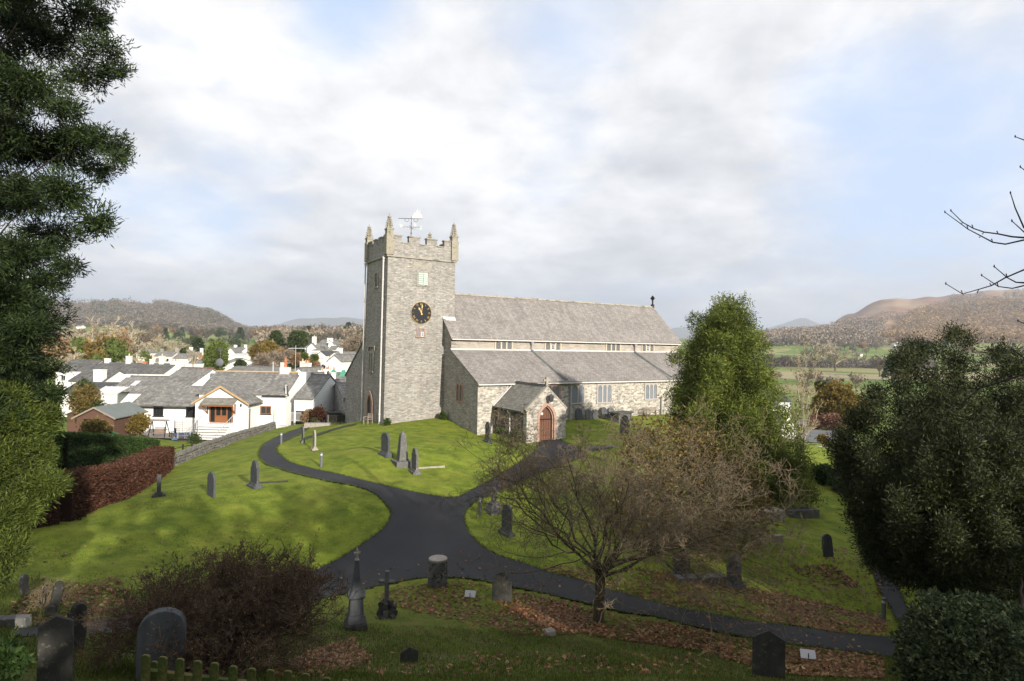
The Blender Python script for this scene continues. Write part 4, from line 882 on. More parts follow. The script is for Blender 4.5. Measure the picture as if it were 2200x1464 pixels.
# ------------------------------------------------------------------ houses
def add_window(parent, name, frame_m, o, ax, out, w, h, lights=2, glass='glass_dark', fw=.08, sill='grey_paint', bars=0):
    """window centred on o (bottom middle), ax along the wall, out = outward unit vector"""
    ax = Vector(ax); out = Vector(out); up = Vector((0, 0, 1)); o = Vector(o)
    f = MB(); g = MB()
    def q(mb, a0, a1, b0, b1, d0, d1): mb.prism([(a0, b0), (a1, b0), (a1, b1), (a0, b1)], o+out*d0, ax, up, out*(d1-d0))
    q(f, -w/2, -w/2+fw, 0, h, -.03, .05); q(f, w/2-fw, w/2, 0, h, -.03, .05); q(f, -w/2+fw, w/2-fw, h-fw, h, -.03, .047); q(f, -w/2+fw, w/2-fw, 0, fw, -.03, .047)
    for i in range(1, lights): x = -w/2+w*i/lights; q(f, x-fw*.4, x+fw*.4, fw, h-fw, -.03, .044)
    for i in range(1, bars+1): z = h*i/(bars+1); q(f, -w/2+fw, w/2-fw, z-.025, z+.025, -.03, .04)
    fo = f.build(name, frame_m, parent); q(g, -w/2+fw*.5, w/2-fw*.5, fw*.5, h-fw*.5, -.02, .02); g.build('pane', glass, fo)
    if sill: s_ = MB(); q(s_, -w/2-.08, w/2+.08, -.09, -.005, -.03, .12); s_.build('sill', sill, fo)
    return fo

def house(label, x0, x1, yr, ye, d, span, mode='E', yaw=0, wall='white_render', roof='village_slate', wins=(), chim=(), base=None, group='slate-roofed buildings of the village', name='house', hip=0, over=.25, ridge_m=None, catg='house', h=None):
    """x0,x1: photo px of the facade's ends; yr, ye: px rows of ridge and eave. E: eave towards the viewer, G: gable towards the viewer."""
    a = P(x0, ye, d); b = P(x1, ye, d); cx = (a[0]+b[0])/2; wid = abs(b[0]-a[0]); ez = (a[2]+b[2])/2
    if mode == 'E': rz = P((x0+x1)/2, yr, d+span/2)[2]; L, Sp = wid, span
    else: rz = P((x0+x1)/2, yr, d)[2]; L, Sp = span, wid
    rz = max(rz, ez+.6)
    cy = d+(span/2); g = min(Hs(cx, cy), ez-1.8) if base is None else base
    t = thing(name, label, catg, (cx, cy, g), rad(yaw), group)
    e = ez-g; r = rz-g
    # local frame: X along the ridge for E; for G the ridge runs along Y
    def pt(u, v, z): return (u, v, z) if mode == 'E' else (v, u, z)
    uax, vax = ((1, 0, 0), (0, 1, 0)) if mode == 'E' else ((0, 1, 0), (1, 0, 0))
    w = MB(); hl, hs = L/2, Sp/2
    w.prism([(-hs, -.8), (hs, -.8), (hs, e), (0, r-.02), (-hs, e)] if not hip else [(-hs, -.8), (hs, -.8), (hs, e), (-hs, e)], pt(-hl, 0, 0), vax, (0, 0, 1), Vector(uax)*L); wo = w.build('wall', wall, t)
    k = (r-e)/hs; ov = over; th = .14
    rf = MB()
    if hip:
        hh = hl-hs*hip
        ee = e-ov*k*.5
        rf.add([pt(-hl-ov, -hs-ov, ee), pt(hl+ov, -hs-ov, ee), pt(hl+ov, hs+ov, ee), pt(-hl-ov, hs+ov, ee), pt(-hh, 0, r), pt(hh, 0, r)], [(0, 1, 5, 4), (1, 2, 5), (2, 3, 4, 5), (3, 0, 4), (3, 2, 1, 0)])
    else:
        for sg in (-1, 1):
            rf.prism([(sg*(hs+ov), e-ov*k+.03), (0, r+.03), (0, r+.03+th*1.2), (sg*(hs+ov), e-ov*k+.03+th)], pt(-hl-ov*.4, 0, 0), vax, (0, 0, 1), Vector(uax)*(L+ov*.8))
    ro = rf.build('roof', roof, t)
    if not hip:
        rg = MB(); rg.prism([(-.16, 0), (.16, 0), (0, .12)], pt(-hl-ov*.4-.01, 0, r+.03+th*1.0), vax, (0, 0, 1), Vector(uax)*(L+ov*.8+.02)); rg.build('ridge_tiles', ridge_m or 'grave_grey', ro)
    for (f, ch_w, ch_h, ch_m, pots) in chim:
        u = -hl+L*f; c = MB(); v0 = 0
        if mode == 'E': c.box(u-ch_w/2, u+ch_w/2, -.38, .38, r-1.2, r+ch_h); c.box(u-ch_w/2-.06, u+ch_w/2+.06, -.44, .44, r+ch_h, r+ch_h+.12)
        else: c.box(-ch_w/2, ch_w/2, u-.38, u+.38, r-1.2, r+ch_h); c.box(-ch_w/2-.06, ch_w/2+.06, u-.44, u+.44, r+ch_h, r+ch_h+.12)
        co = c.build('chimney', ch_m, t)
        for i in range(pots):
            p_ = MB(); off = (i-(pots-1)/2)*ch_w/max(pots, 1)*.85; cc = (u+off, 0, r+ch_h+.1) if mode == 'E' else (off, u, r+ch_h+.1)
            p_.lathe([(.13, 0), (.11, .45), (.14, .5), (.14, .56)], cc, 10); p_.build('chimney_pot', 'chimney_pot' if i % 2 == 0 else 'terracotta', co)
    for wn in wins:
        f, z, ww, hh, lights, fm = wn[:6]
        if mode == 'E': add_window(t, 'window', fm, (-hl+L*f, -hs, z*e), (1, 0, 0), (0, -1, 0), ww, hh, lights)
        else: add_window(t, 'window', fm, (-hs+Sp*f, -hl, z*e), (1, 0, 0), (0, -1, 0), ww, hh, lights)
    t['_dims'] = [hl, hs, e, r]
    del t['_dims']
    return t, dict(hl=hl, hs=hs, e=e, r=r, g=g, cx=cx, cy=cy)
WR, CRM = 'white_render', 'cream_render'
def villa():
    W2 = [(.25, .55, .9, 1.0, 2, 'grey_paint'), (.7, .55, .9, 1.0, 2, 'grey_paint')]
    # behind the cottage, left to right
    house('long dark slate roof behind the tall white chimney block, left end of the village', 120, 187, 775, 797, 126, 9, wall=WR, roof='village_slate_shaded', wins=W2)
    house('dark slate roof with a small white chimney, right of the long dark roof', 187, 245, 781, 797, 125.5, 9, wall=WR, roof='village_slate_shaded', chim=[(.22, .9, 1.0, WR, 0)])
    house('grey slate terrace with a blue skylight and several chimneys', 245, 298, 782, 802, 125, 9, wall=WR, roof='village_slate_shaded', chim=[(.04, 1.0, 1.6, CRM, 1), (.72, .7, .5, 'terracotta', 0)], wins=[(.5, .55, 1.6, .5, 3, 'grey_paint')])
    house('grey slate terrace between two stout chimneys above white wall strip', 298, 352, 783, 803, 124.5, 9, wall=WR, roof='village_slate_shaded', chim=[(.02, .8, 1.0, WR, 1), (.42, 1.0, 1.7, CRM, 1), (.98, 2.0, .6, WR, 3)], wins=W2)
    t, k = house('roof with a very tall white chimney stack, in front of the dark long roofs', 148, 224, 797, 820, 105, 8, wall=WR, roof='village_slate_shaded')
    c = MB(); x = k['hl']-1.0; c.box(x-.75, x+.75, -k['hs']-.3, -k['hs']+1.0, k['e']-2, k['r']+.3); c.box(x-.82, x+.82, -k['hs']-.37, -k['hs']+1.07, k['r']+.3, k['r']+.45); c.build('chimney', WR, t)
    t, k = house('dark green slate outbuilding with a white edge board on its right', 130, 234, 824, 846, 88, 7, wall=WR, roof='village_slate_dark', chim=[])
    b_ = MB(); b_.prism([(-k['hs']-.28, k['e']-.15), (0, k['r']+.1), (0, k['r']+.3), (-k['hs']-.28, k['e']+.1)], (k['hl']+.11, 0, 0), (0, 1, 0), (0, 0, 1), (.12, 0, 0)); b_.build('bargeboard', 'white_paint', t)
    t, k = house('white long cottage with a roof light and a trellised wall', 236, 345, 811, 843.5, 84, 8, wall=WR, wins=[(.38, .30, 1.4, 1.2, 2, 'white_paint'), (.9, .42, 1.3, 1.2, 2, 'white_paint')], chim=[(-.02, 1.1, .3, WR, 0)])
    s_ = MB(); kk = (k['r']-k['e'])/k['hs']; s_.prism([(-2.6, k['r']-2.6*kk+.2), (-1.4, k['r']-1.4*kk+.2), (-1.4, k['r']-1.4*kk+.27), (-2.6, k['r']-2.6*kk+.27)], (-k['hl']*.45, 0, 0), (0, 1, 0), (0, 0, 1), (.75, 0, 0)); s_.build('roof_light', 'lead', t)
    # house with the red ridge
    house('steep grey roof with red ridge tiles and white gable', 348, 432, 793, 829, 80, 8, yaw=-16, wall=WR, ridge_m='red_ridge', wins=[])
    # mid distance
    house('pale stone cottage with slate roof, middle of the far cottages', 331, 370, 756, 766, 235, 8, wall=CRM, wins=[(.4, .5, .9, 1.1, 1, 'grey_paint'), (.75, .5, .9, 1.1, 1, 'grey_paint')], chim=[(.12, 1.0, 1.1, 'dressed_stone', 0), (.95, 1.2, 1.6, 'dressed_stone', 0)])
    house('white cottage with slate roof joined to the pale stone cottage', 371, 405, 761, 771, 232, 8, wall=WR, wins=[(.3, .3, .8, 1.4, 1, 'grey_paint')])
    house('low lean-to in front of the pale stone cottage', 330, 345, 771, 778, 222, 4, wall=CRM)
    house('white gabled house half hidden by bare trees', 291, 313, 751, 758, 245, 8, 'G', wall=CRM, chim=[(.5, .8, 1, 'dressed_stone', 0)])
    house('house with orange gable between two tall white chimneys', 398, 424, 757, 766, 240, 8, 'E', wall='terracotta', chim=[(.03, 1.2, 2.0, WR, 0), (.92, 1.0, 1.6, WR, 0)])
    house('long low slate barn among the far gardens', 405, 436, 773, 781, 215, 6, wall=CRM)
    house('white house with two chimneys beside the big green tree', 485, 519, 747, 755, 250, 9, wall=WR, chim=[(.3, 1.1, 1.0, WR, 0), (.95, .9, 1.2, WR, 0)])
    house('white gabled wing of the house beside the green tree', 487, 503, 749, 757, 243, 7, 'G', wall=WR)
    house('flat white annexe below the house beside the green tree', 497, 521, 762, 765, 225, 7, wall=WR, roof='lead')
    house('slate roof with white verge, right of the green tree', 488, 508, 771, 781, 170, 9, 'E', yaw=-22, wall=WR)
    house('slate-roofed cottage with a white gable on its right', 535, 571, 778, 788, 165, 8, yaw=-12, wall=WR, chim=[(.03, .9, 1.1, CRM, 0), (.97, .8, .8, WR, 0)])
    house('long low slate roof right behind the main white house', 490, 600, 792, 798, 118, 7, wall=WR, wins=[], chim=[(.95, 1.0, 1.0, CRM, 0)])
    house('white terrace with a row of five chimney pots', 622, 650, 791, 806, 120, 10, 'E', yaw=-30, wall=WR, chim=[(.25, .9, 1.3, WR, 1), (.75, 1.8, 1.0, WR, 4)])
    house('white gable end house below the terrace chimneys', 643, 662, 793, 801, 110, 8, 'G', yaw=-14, wall=WR, wins=[])
    house('small white house with a red window under the terrace', 654, 672, 806, 813, 100, 6, 'G', yaw=-10, wall=WR)
    house('upper white house with two slender chimneys by the dark cypresses', 655, 675, 740, 748, 200, 8, wall=WR, chim=[(.6, .9, 1.2, WR, 1)])
    house('white gable with a tall chimney, next to the two cypresses', 665, 685, 738.5, 747, 196, 8, 'G', yaw=-14, wall=WR, chim=[(.2, 1.2, 2.2, WR, 1)])
    house('low hipped wing in front of the upper white houses', 670, 700, 744, 753, 186, 7, 'E', wall=WR, hip=.8, wins=[(.35, .3, .9, 1.0, 2, 'grey_paint')])
    house('white farmhouse with ivy on its gable', 686, 699, 731, 738, 225, 8, 'E', wall=WR, wins=[(.4, .5, 1, .9, 2, 'grey_paint')])
    t, k = house('ivy covered gable end with a broad white chimney', 699, 716, 732, 739, 218, 9, 'G', wall=WR, chim=[(.1, 2.0, .8, WR, 0)])
    iv = MB(); iv.add([(-k['hs']+.1, -k['hl']-.05, k['e']-1.5), (-.6, -k['hl']-.05, k['e']-2), (-.2, -k['hl']-.05, k['r']-.8), (-k['hs']+.1, -k['hl']-.05, k['e']+.1), (-k['hs']+.1, -k['hl']-.2, k['e']-1.5), (-.6, -k['hl']-.2, k['e']-2), (-.2, -k['hl']-.2, k['r']-.8), (-k['hs']+.1, -k['hl']-.2, k['e']+.1)], [(3, 2, 1, 0), (4, 5, 6, 7), (0, 1, 5, 4), (1, 2, 6, 5), (2, 3, 7, 6), (3, 0, 4, 7)]); iv.build('ivy', 'ivy_leaf', t)
    house('low slate annexe below the ivy gable', 706, 721, 745, 752, 200, 6, wall=WR)
    house('small white gabled cottage with one window, right of the ivy gable', 717, 731, 742, 747, 205, 7, 'G', wall=WR, wins=[(.45, .45, 1.0, .9, 1, 'orange_wood')])
    house('white bungalow gable above the hedges', 688, 711, 756.5, 764, 165, 9, 'G', yaw=-18, wall=WR, roof='village_slate_dark', wins=[(.5, .35, 1.2, .8, 2, 'grey_paint')])
    house('large white gable house beside the church wall', 719, 753, 765, 777, 125, 11, 'G', yaw=-20, wall=WR, wins=[(.5, .62, .7, .6, 1, 'grey_paint')])
    house('slate-roofed white house behind the large gable', 722, 745, 758, 766, 140, 10, 'G', yaw=-20, wall=WR, chim=[(.2, 1.1, .9, WR, 0)])
    house('blue-grey flat roofed garage up the slope', 733, 751, 756, 758, 160, 6, wall=CRM, roof='village_slate_dark')
    house('blue-grey shed roof near the pointed golden bush', 663, 673, 760, 763, 170, 5, wall=WR, roof='lead')
    house('slate roof row with three white chimney stacks', 672, 702, 805, 815, 105, 8, wall=WR, chim=[(.12, 1.1, .6, WR, 1), (.5, 1.1, .9, WR, 2), (.9, 1.4, .7, WR, 2)])
    t, k = house('slate roof with small green dormers', 702, 742, 803, 814, 98, 8, wall=WR)
    for f in (-.65, .45):
        dm = MB(); dm.prism([(-.6, 0), (.6, 0), (0, 1.1)], (k['hl']*f, -k['hs']*.75, k['e']+.3), (1, 0, 0), (0, 0, 1), (0, 1.6, 0)); dm.build('dormer', 'green_paint', t)
    house('old slate roof with a square white chimney below the dormers', 671, 705, 818, 835, 90, 8, wall=WR, chim=[(.3, 1.4, .8, WR, 2), (.75, .9, 1.2, WR, 0)])
    house('grey slate roof between the white chimneys and the stone barn', 700, 738, 819, 842, 86, 8, wall=WR)
    # slate-hung building with swept roof
    t, k = house('white boarded outbuilding with a deep swept slate roof', 638, 680, 808, 857, 74, 11, 'E', yaw=-4, wall='white_boards', wins=[])
    q = MB(); q.box(-k['hl']+.25, k['hl']-.25, -k['hs']-.03, -k['hs']+.1, -.8, k['e']-1.55); q.build('garage_shade_panel', 'black_paint_and_shade', t)  # black panel paints in the shade inside the garage opening
    t, k = house('white gabled end behind the white boarded outbuilding', 676, 694, 828, 842, 82, 10, 'E', yaw=-30, wall=WR)
    t, k = house('rough stone barn beside the church', 700, 745, 826, 856, 76, 9, 'E', yaw=28, wall='barn_stone', name='barn', catg='barn')
    # right-hand side
    house('dark slate house roof half hidden behind the tall bare saplings', 1640, 1700, 843, 863, 105, 9, wall=WR, roof='village_slate_dark', group=None)
    house('white end wall showing right of the tall green conifer', 1655, 1683, 872, 878, 92, 5, wall=WR, roof='village_slate', group=None)
    t, k = house('white gable with a dark sloping verge by the car park', 1664, 1706, 893, 925, 80, 7, 'G', yaw=10, wall=WR, group=None)
    # farms far up the valley
    for lab, x0, x1, yr, ye, d in [('tiny white farmhouse on the far valley side, leftmost', 1887, 1896, 721, 725, 900), ('white farmhouse with chimneys under the larch wood', 1945, 1961, 722, 727, 850), ('white farmhouse in the trees, right of the one under the larches', 1979, 1990, 724, 728, 860), ('long white farmhouse at the top of the green field', 1921, 1943, 737, 741, 780), ('far white cottage right of the yew top', 2172, 2184, 745, 750, 700), ('small white barn at the field edge', 1848, 1854, 758, 761, 640)]:
        q_ = G((x0+x1)/2, ye+5, 350, 4000); f_ = min(q_[1]/d, 1.6); d = q_[1]
        house(lab, x0, x1, yr, ye, d, 8*f_, wall=WR, chim=[(.5, 1.5, 1.2, WR, 0)] if x1-x0 > 10 else (), group='white farmhouses far up the valley', name='farmhouse')
    house('white cottage at the foot of the left hill', 163, 173, 699, 702, G(168, 707, 350, 4000)[1], 12, wall=WR, group='white farmhouses far up the valley', name='farmhouse')
    house('pale barn on the green slope of the middle valley', 562, 577, 733, 737, G(570, 741, 300, 2000)[1], 8, wall='barn_stone', group='white farmhouses far up the valley', name='farmhouse')
villa()

def cottage():
    D = 70.; g = P(424, 936, 71)[2]
    def X(px, d=D): return P(px, 900, d)[0]
    def Z(px, py, d=D): return P(px, py, d)[2]
    ox = X(475); t = thing('white_cottage', 'large white cottage with timber glazed doors, stone steps and a gabled wing', 'house', (ox, D, g))
    x = lambda px, d=D: X(px, d)-ox
    z = lambda px, py, d=D: Z(px, py, d)-g
    # gabled wing
    gw0, gw1 = x(419), x(532); ez = z(475, 866); rz = z(478, 832); m = (gw0+gw1)/2
    w = MB(); w.prism([(gw0, -1), (gw1, -1), (gw1, ez), (m, rz), (gw0, ez)], (0, 0, 0), (1, 0, 0), (0, 0, 1), (0, 8, 0)); w.build('wing_wall', WR, t)
    k = (rz-ez)/(m-gw0)
    r = MB()
    for sg in (-1, 1):
        e = m+sg*(gw1-m+.3), ez-.3*k+.05
        r.prism([e, (m, rz+.05), (m, rz+.22), (e[0], e[1]+.16)], (0, -.35, 0), (1, 0, 0), (0, 0, 1), (0, 7.5, 0))
    r.build('wing_roof', 'village_slate', t)
    b = MB()
    for sg in (-1, 1):
        e = m+sg*(gw1-m+.3), ez-.3*k-.06; b.prism([e, (m, rz-.06), (m, rz+.19), (e[0], e[1]+.2)], (0, -.42, 0), (1, 0, 0), (0, 0, 1), (0, .06, 0))
    b.build('bargeboard', 'bargeboard', t)
    # main body
    bx0, bx1 = x(449, 76), x(617, 74); be = z(570, 846, 74); br = z(540, 803, 78)
    w = MB(); w.prism([(3.5, -1), (12.5, -1), (12.5, be), (8, br-.05), (3.5, be)], (gw1-5.5, 0, 0), (0, 1, 0), (0, 0, 1), (bx1-gw1+5.5, 0, 0)); w.prism([(3.5, 2), (12.5, 2), (12.5, be), (8, br-.05), (3.5, be)], (bx0, 0, 0), (0, 1, 0), (0, 0, 1), (gw1-5.51-bx0, 0, 0)); w.build('wall', WR, t)
    kk = (br-be)/4.5; r = MB()
    for sg in (-1, 1):
        r.prism([(8+sg*4.8, be-.3*kk+.04), (8, br+.04), (8, br+.22), (8+sg*4.8, be-.3*kk+.2)], (bx0-.2, 0, 0), (0, 1, 0), (0, 0, 1), (bx1-bx0+.35, 0, 0))
    ro = r.build('roof', 'village_slate', t)
    q = MB(); q.prism([(7.84, br+.2), (8.16, br+.2), (8, br+.34)], (bx0-.2, 0, 0), (0, 1, 0), (0, 0, 1), (bx1-bx0+.35, 0, 0)); q.build('ridge_tiles', 'bargeboard', ro)
    q = MB(); q.box(bx1+.02, bx1+.22, 3.2, 3.4, be-.4, be+1.2); q.box(bx1+.003, bx1+1.0, 7.5, 9.3, -1, br+.3); q.build('side_chimney', WR, t)
    q = MB(); q.tube([(bx1+.14, 3.3, be+1.2), (bx1+.34, 3.1, be+.1), (bx1+.45, 3.1, be-.2)], .1, 8); q.build('flue', 'black_paint_and_shade', t)
    q = MB(); q.box(bx0+8.3, bx0+9.5, 7.6, 8.4, br-.5, br+.9); c = q.build('chimney', CRM, t); q = MB(); q.lathe([(.2, 0), (.15, .5), (.22, .8), (.22, .9), (.12, .95), (.1, 1.3)], (bx0+8.9, 8, br+.9), 12); q.build('chimney_pot', 'terracotta', c)
    q = MB(); q.tube([(bx0+.3, 8, br), (bx0+.3, 8, br+3.1)], .03, 5); q.M = Matrix.Translation((bx0+.3, 7.8, br+1.4)) @ Matrix.Rotation(math.pi/2, 4, 'X'); q.lathe([(.52, 0), (.4, .1), (.1, .16)], k=20); q.M = Matrix.Identity(4)
    for i in range(6): q.tube([(bx0-.1+.1*i, 7.6-.1*i, br+3.0+.05*i), (bx0+.5-.05*i, 8.3, br+2.9+.08*i)], .015, 4)
    q.build('satellite_dish', 'bollard_grey', t)
    q = MB(); q.tube([(bx0+13.2-3.0, 8, br), (bx0+10.2, 8, br+3.8)], .03, 5); q.tube([(bx0+9.2, 8, br+3.4), (bx0+11.4, 8, br+3.45)], .05, 4); q.build('aerial', 'sign_white', t)
    # left wing
    lx0, lx1 = x(303, 74), gw0; le = z(360, 870, 73); lr = z(380, 831, 77)
    w = MB(); w.prism([(2.5, -1), (10.5, -1), (10.5, le), (6.5, lr-.05), (2.5, le)], (lx0, 0, 0), (0, 1, 0), (0, 0, 1), (lx1-lx0-.003, 0, 0)); w.build('left_wing_wall', WR, t)
    kl = (lr-le)/4; r = MB()
    for sg in (-1, 1): r.prism([(6.5+sg*4.3, le-.3*kl+.04), (6.5, lr+.04), (6.5, lr+.2), (6.5+sg*4.3, le-.3*kl+.18)], (lx0-.3, 0, 0), (0, 1, 0), (0, 0, 1), (lx1-lx0+2.5, 0, 0))
    r.build('left_wing_roof', 'village_slate', t)
    for px in (340, 410): add_window(t, 'window', 'bark_dark', (x(px, 72.5), 2.5, le-1.35), (1, 0, 0), (0, -1, 0), 1.2, 1.25, 3, sill='bark_dark')
    q = MB()
    for a, y in [(lx0+.25, 2.4), (bx1-1.4, 3.38), (gw1+.12, .3)]: q = MB(); q.tube([(a, y, 3.0 if y > 2 else 3.4), (a, y, 0)], .055, 6); q.build('downpipe', 'bargeboard' if y > 3 else 'black_paint_and_shade', t)
    q = MB(); q.box(lx0-.3, lx1, 2.05, 2.17, le-.3, le-.2); q.box(gw1+.3, bx1+.2, 3.1, 3.22, be-.3, be-.2); q.box(gw1+.28, gw1+.4, -.3, 3.4, ez-.32, ez-.22); q.build('gutter', 'black_paint_and_shade', t)
    add_window(t, 'window', 'orange_wood', (x(566, 73.5), 3.5, be-2.5), (1, 0, 0), (0, -1, 0), 1.85, 1.0, 3, sill='black_paint_and_shade', fw=.1)
    # glazed doors, canopy, steps
    dx0, dx1 = x(451), x(500); dz0 = z(475, 908.5); dz1 = z(475, 871)
    f = MB(); pw = (dx1-dx0)/4
    f.box(dx0, dx1, -.06, .06, dz1-.12, dz1); f.box(dx0, dx1, -.06, .06, dz0, dz0+.1)
    for i in range(5): f.box(dx0+i*pw-.08, dx0+i*pw+.08, -.065, .06, dz0+.1, dz1-.12)
    fr = f.build('door_frame', 'orange_wood', t)
    for i in range(4):
        mid_ = i in (1, 2); q = MB(); q.box(dx0+i*pw+.08, dx0+(i+1)*pw-.08, -.03, .02, dz0+(.85 if mid_ else .1), dz1-.12); q.build('pane', 'glass_dark', fr)
        if mid_: q = MB(); q.box(dx0+i*pw+.08, dx0+(i+1)*pw-.08, -.05, .02, dz0+.1, dz0+.84); q.build('door_panel', 'orange_wood', fr)
    cz0, cz1 = z(475, 868), z(475, 857)
    q = MB(); q.prism([(-1.3, cz0), (0, cz1), (0, cz1+.12), (-1.3, cz0+.1)], (x(440), 0, 0), (0, 1, 0), (0, 0, 1), (x(511)-x(440), 0, 0)); cn_ = q.build('canopy_roof', 'porch_slate', t)
    q = MB(); q.box(x(441), x(510), -1.28, -1.16, cz0-.2, cz0-.02)
    for px in (446, 505): q.tube([(x(px), -1.1, cz0-.1), (x(px), -.1, cz0-1.1)], .05, 5); q.box(x(px)-.06, x(px)+.06, -.1, 0, cz0-1.2, cz0)
    q.build('canopy_frame', 'orange_wood', cn_)
    sx0, sx1 = x(428, 68), x(497, 68); n = 6; top = dz0-.05
    st = MB(); st.box(x(440), x(503), -1.2, -.003, -1, top); st_o = st.build('landing', WR, t)
    for i in range(n):
        zt = top-(i+1)*top/(n+.5); q = MB(); yy = -1.2-i*.36
        q.box(x(440)-.09*i, x(503)-.02*i, yy-.36, yy-.002, -1, zt-.06); so = q.build('step', WR, t); q = MB(); q.box(x(440)-.09*i-.03, x(503)-.02*i+.03, yy-.40, yy-.01, zt-.058, zt); q.build('tread', 'paving', so)
    for xx in (x(438), x(503)):
        q = MB(); a = (xx, -.3, top+.95); b_ = (xx-.35, -3.4, 1.0); q.tube([a, b_], .03, 5)
        for i in range(10): f_ = i/9; px_ = (a[0]+(b_[0]-a[0])*f_, a[1]+(b_[1]-a[1])*f_, a[2]+(b_[2]-a[2])*f_); q.tube([px_, (px_[0], px_[1], px_[2]-.95)], .015, 4)
        q.build('handrail', 'lead', t)
    for px in (435, 518):
        q = MB(); c = (x(px), -.12, z(px, 873)); q.lathe([(.02, .3), (.08, .25), (.1, .2), (.06, -.05), (.02, -.1)], c, 6); q.box(c[0]-.03, c[0]+.03, -.12, 0, c[2]+.2, c[2]+.25); q.build('wall_lantern', 'black_paint_and_shade', t)
    return t, g
cot, cg = cottage()

def place(px, py, dmin=6, dmax=110): return G(px, py, dmin, dmax)
# patio, shed, conservatory, garden things
def garden():
    yard = [P(300, 928, 74)[:2], P(420, 928, 73)[:2], P(432, 950, 67)[:2], P(500, 948, 67)[:2], P(498, 938, 70)[:2], P(300, 945, 66)[:2]]
    tag(draped('patio', [P(285, 925, 74)[:2], P(425, 928, 73)[:2], P(505, 940, 70)[:2], P(500, 951, 66)[:2], P(320, 948, 66)[:2]], .8, .05, 'paving'), None, None, kind='structure')
    # timber shed with a felt roof
    a = P(244, 938, 60); g = a[2]-.2; t = thing('garden_shed', 'brown timber shed with grey felt roof and open dark doorway', 'shed', (a[0], a[1], g), rad(4))
    w = MB(); w.prism([(-3.6, -.3), (0, -.3), (0, 2.1), (-1.8, 3.05), (-3.6, 2.1)], (0, 0, 0), (1, 0, 0), (0, 0, 1), (0, 5.6, 0)); w.build('wall', 'shed_wood', t)
    r = MB()
    for e in (-3.9, .3): r.prism([(e, 1.98), (-1.8, 3.08), (-1.8, 3.18), (e, 2.08)], (0, -.3, 0), (1, 0, 0), (0, 0, 1), (0, 6.2, 0))
    r.build('roof', 'felt_roof', t)
    q = MB(); q.box(-2.9, -.8, -.04, .02, -.3, 1.95); q.build('doorway', 'black_paint_and_shade', t)  # flat black sheet stands in for the shade inside the shed
    q = MB()
    for e in (-3.92, .32): q.prism([(e, 1.9), (-1.8, 3.02), (-1.8, 3.2), (e, 2.08)], (0, -.36, 0), (1, 0, 0), (0, 0, 1), (0, .05, 0))
    q.build('bargeboard', 'grey_wood', t)
    a = P(196, 925, 66); t = thing('garden_shed', 'low grey lean-to shed behind the felt-roofed shed', 'shed', (a[0], a[1], a[2]-.2), rad(4))
    w = MB(); w.prism([(-2.6, -.3), (0, -.3), (0, 1.9), (-1.3, 2.5), (-2.6, 1.9)], (0, 0, 0), (1, 0, 0), (0, 0, 1), (0, 3.2, 0)); w.build('wall', 'shed_wood', t)
    r = MB()
    for e in (-2.8, .2): r.prism([(e, 1.85), (-1.3, 2.55), (-1.3, 2.63), (e, 1.93)], (0, -.2, 0), (1, 0, 0), (0, 0, 1), (0, 3.6, 0))
    r.build('roof', 'felt_roof', t)
    # conservatory
    a = P(225, 876, 79); t = thing('conservatory', 'white framed glass conservatory against the white long cottage', 'conservatory', (a[0], a[1], a[2]-.3))
    f = MB(); gl = MB(); W_, D_ = 3.2, 2.6
    for xx in np.linspace(-W_/2, W_/2, 5): f.box(xx-.05, xx+.05, -.05, .05, 0, 2.1); f.prism([(-.02, 2.1), (D_, 2.9), (D_, 3.0), (-.02, 2.2)], (xx-.04, 0, 0), (0, 1, 0), (0, 0, 1), (.08, 0, 0))
    f.box(-W_/2, W_/2, -.06, .06, 2.05, 2.2); f.box(-W_/2, W_/2, -.06, .06, .7, .8); f.build('frame', 'white_paint', t)
    gl.box(-W_/2, W_/2, -.01, .01, .1, 2.05); gl.prism([(0, 2.12), (D_, 2.9), (D_, 2.93), (0, 2.15)], (-W_/2, 0, 0), (0, 1, 0), (0, 0, 1), (W_, 0, 0)); gl.build('glazing', 'lead', t)
    # garden swing seat
    a = P(342, 922, 68); g = Hs(a[0], a[1])+.05; t = thing('garden_swing', 'wooden canopy swing seat on the patio', 'swing seat', (a[0], a[1], g))
    q = MB()
    for s in (-1, 1):
        q.tube([(s*.95, -.55, 0), (s*.8, 0, 1.85)], .05, 5); q.tube([(s*.95, .55, 0), (s*.8, 0, 1.85)], .05, 5)
    q.box(-.9, .9, -.05, .05, 1.8, 1.9); q.build('frame', 'bark_dark', t)
    q = MB(); q.prism([(-.5, 1.82), (.5, 1.82), (.5, 1.88), (0, 2.0), (-.5, 1.88)], (-1.0, 0, 0), (0, 1, 0), (0, 0, 1), (2.0, 0, 0)); q.build('canopy', 'grey_wood', t)
    q = MB(); q.box(-.62, .62, -.25, .25, .42, .48)
    for i in range(13): q.box(-.6+i*.1-.02, -.6+i*.1+.02, .25, .29, .48, 1.0)
    q.box(-.64, .64, .24, .3, 1.0, 1.06); q.build('seat', 'red_sandstone', t)
    q = MB(); [q.tube([(s*.6, 0, .48), (s*.6, 0, 1.85)], .012, 4) for s in (-1, 1)]; q.build('hanger', 'iron', t)
    # chair
    a = P(371, 923, 68.5); t = thing('garden_chair', 'brown slatted wooden chair beside the trampoline', 'chair', (a[0], a[1], Hs(a[0], a[1])+.05), rad(-35))
    q = MB(); q.box(-.27, .27, -.25, .25, .4, .45); q.build('seat', 'bark_dark', t)
    q = MB(); [q.box(-.25+i*.1-.03, -.25+i*.1+.03, .25, .29, .45, 1.0) for i in range(6)]; q.box(-.29, .29, .24, .3, .98, 1.05); q.build('backrest', 'bark_dark', t)
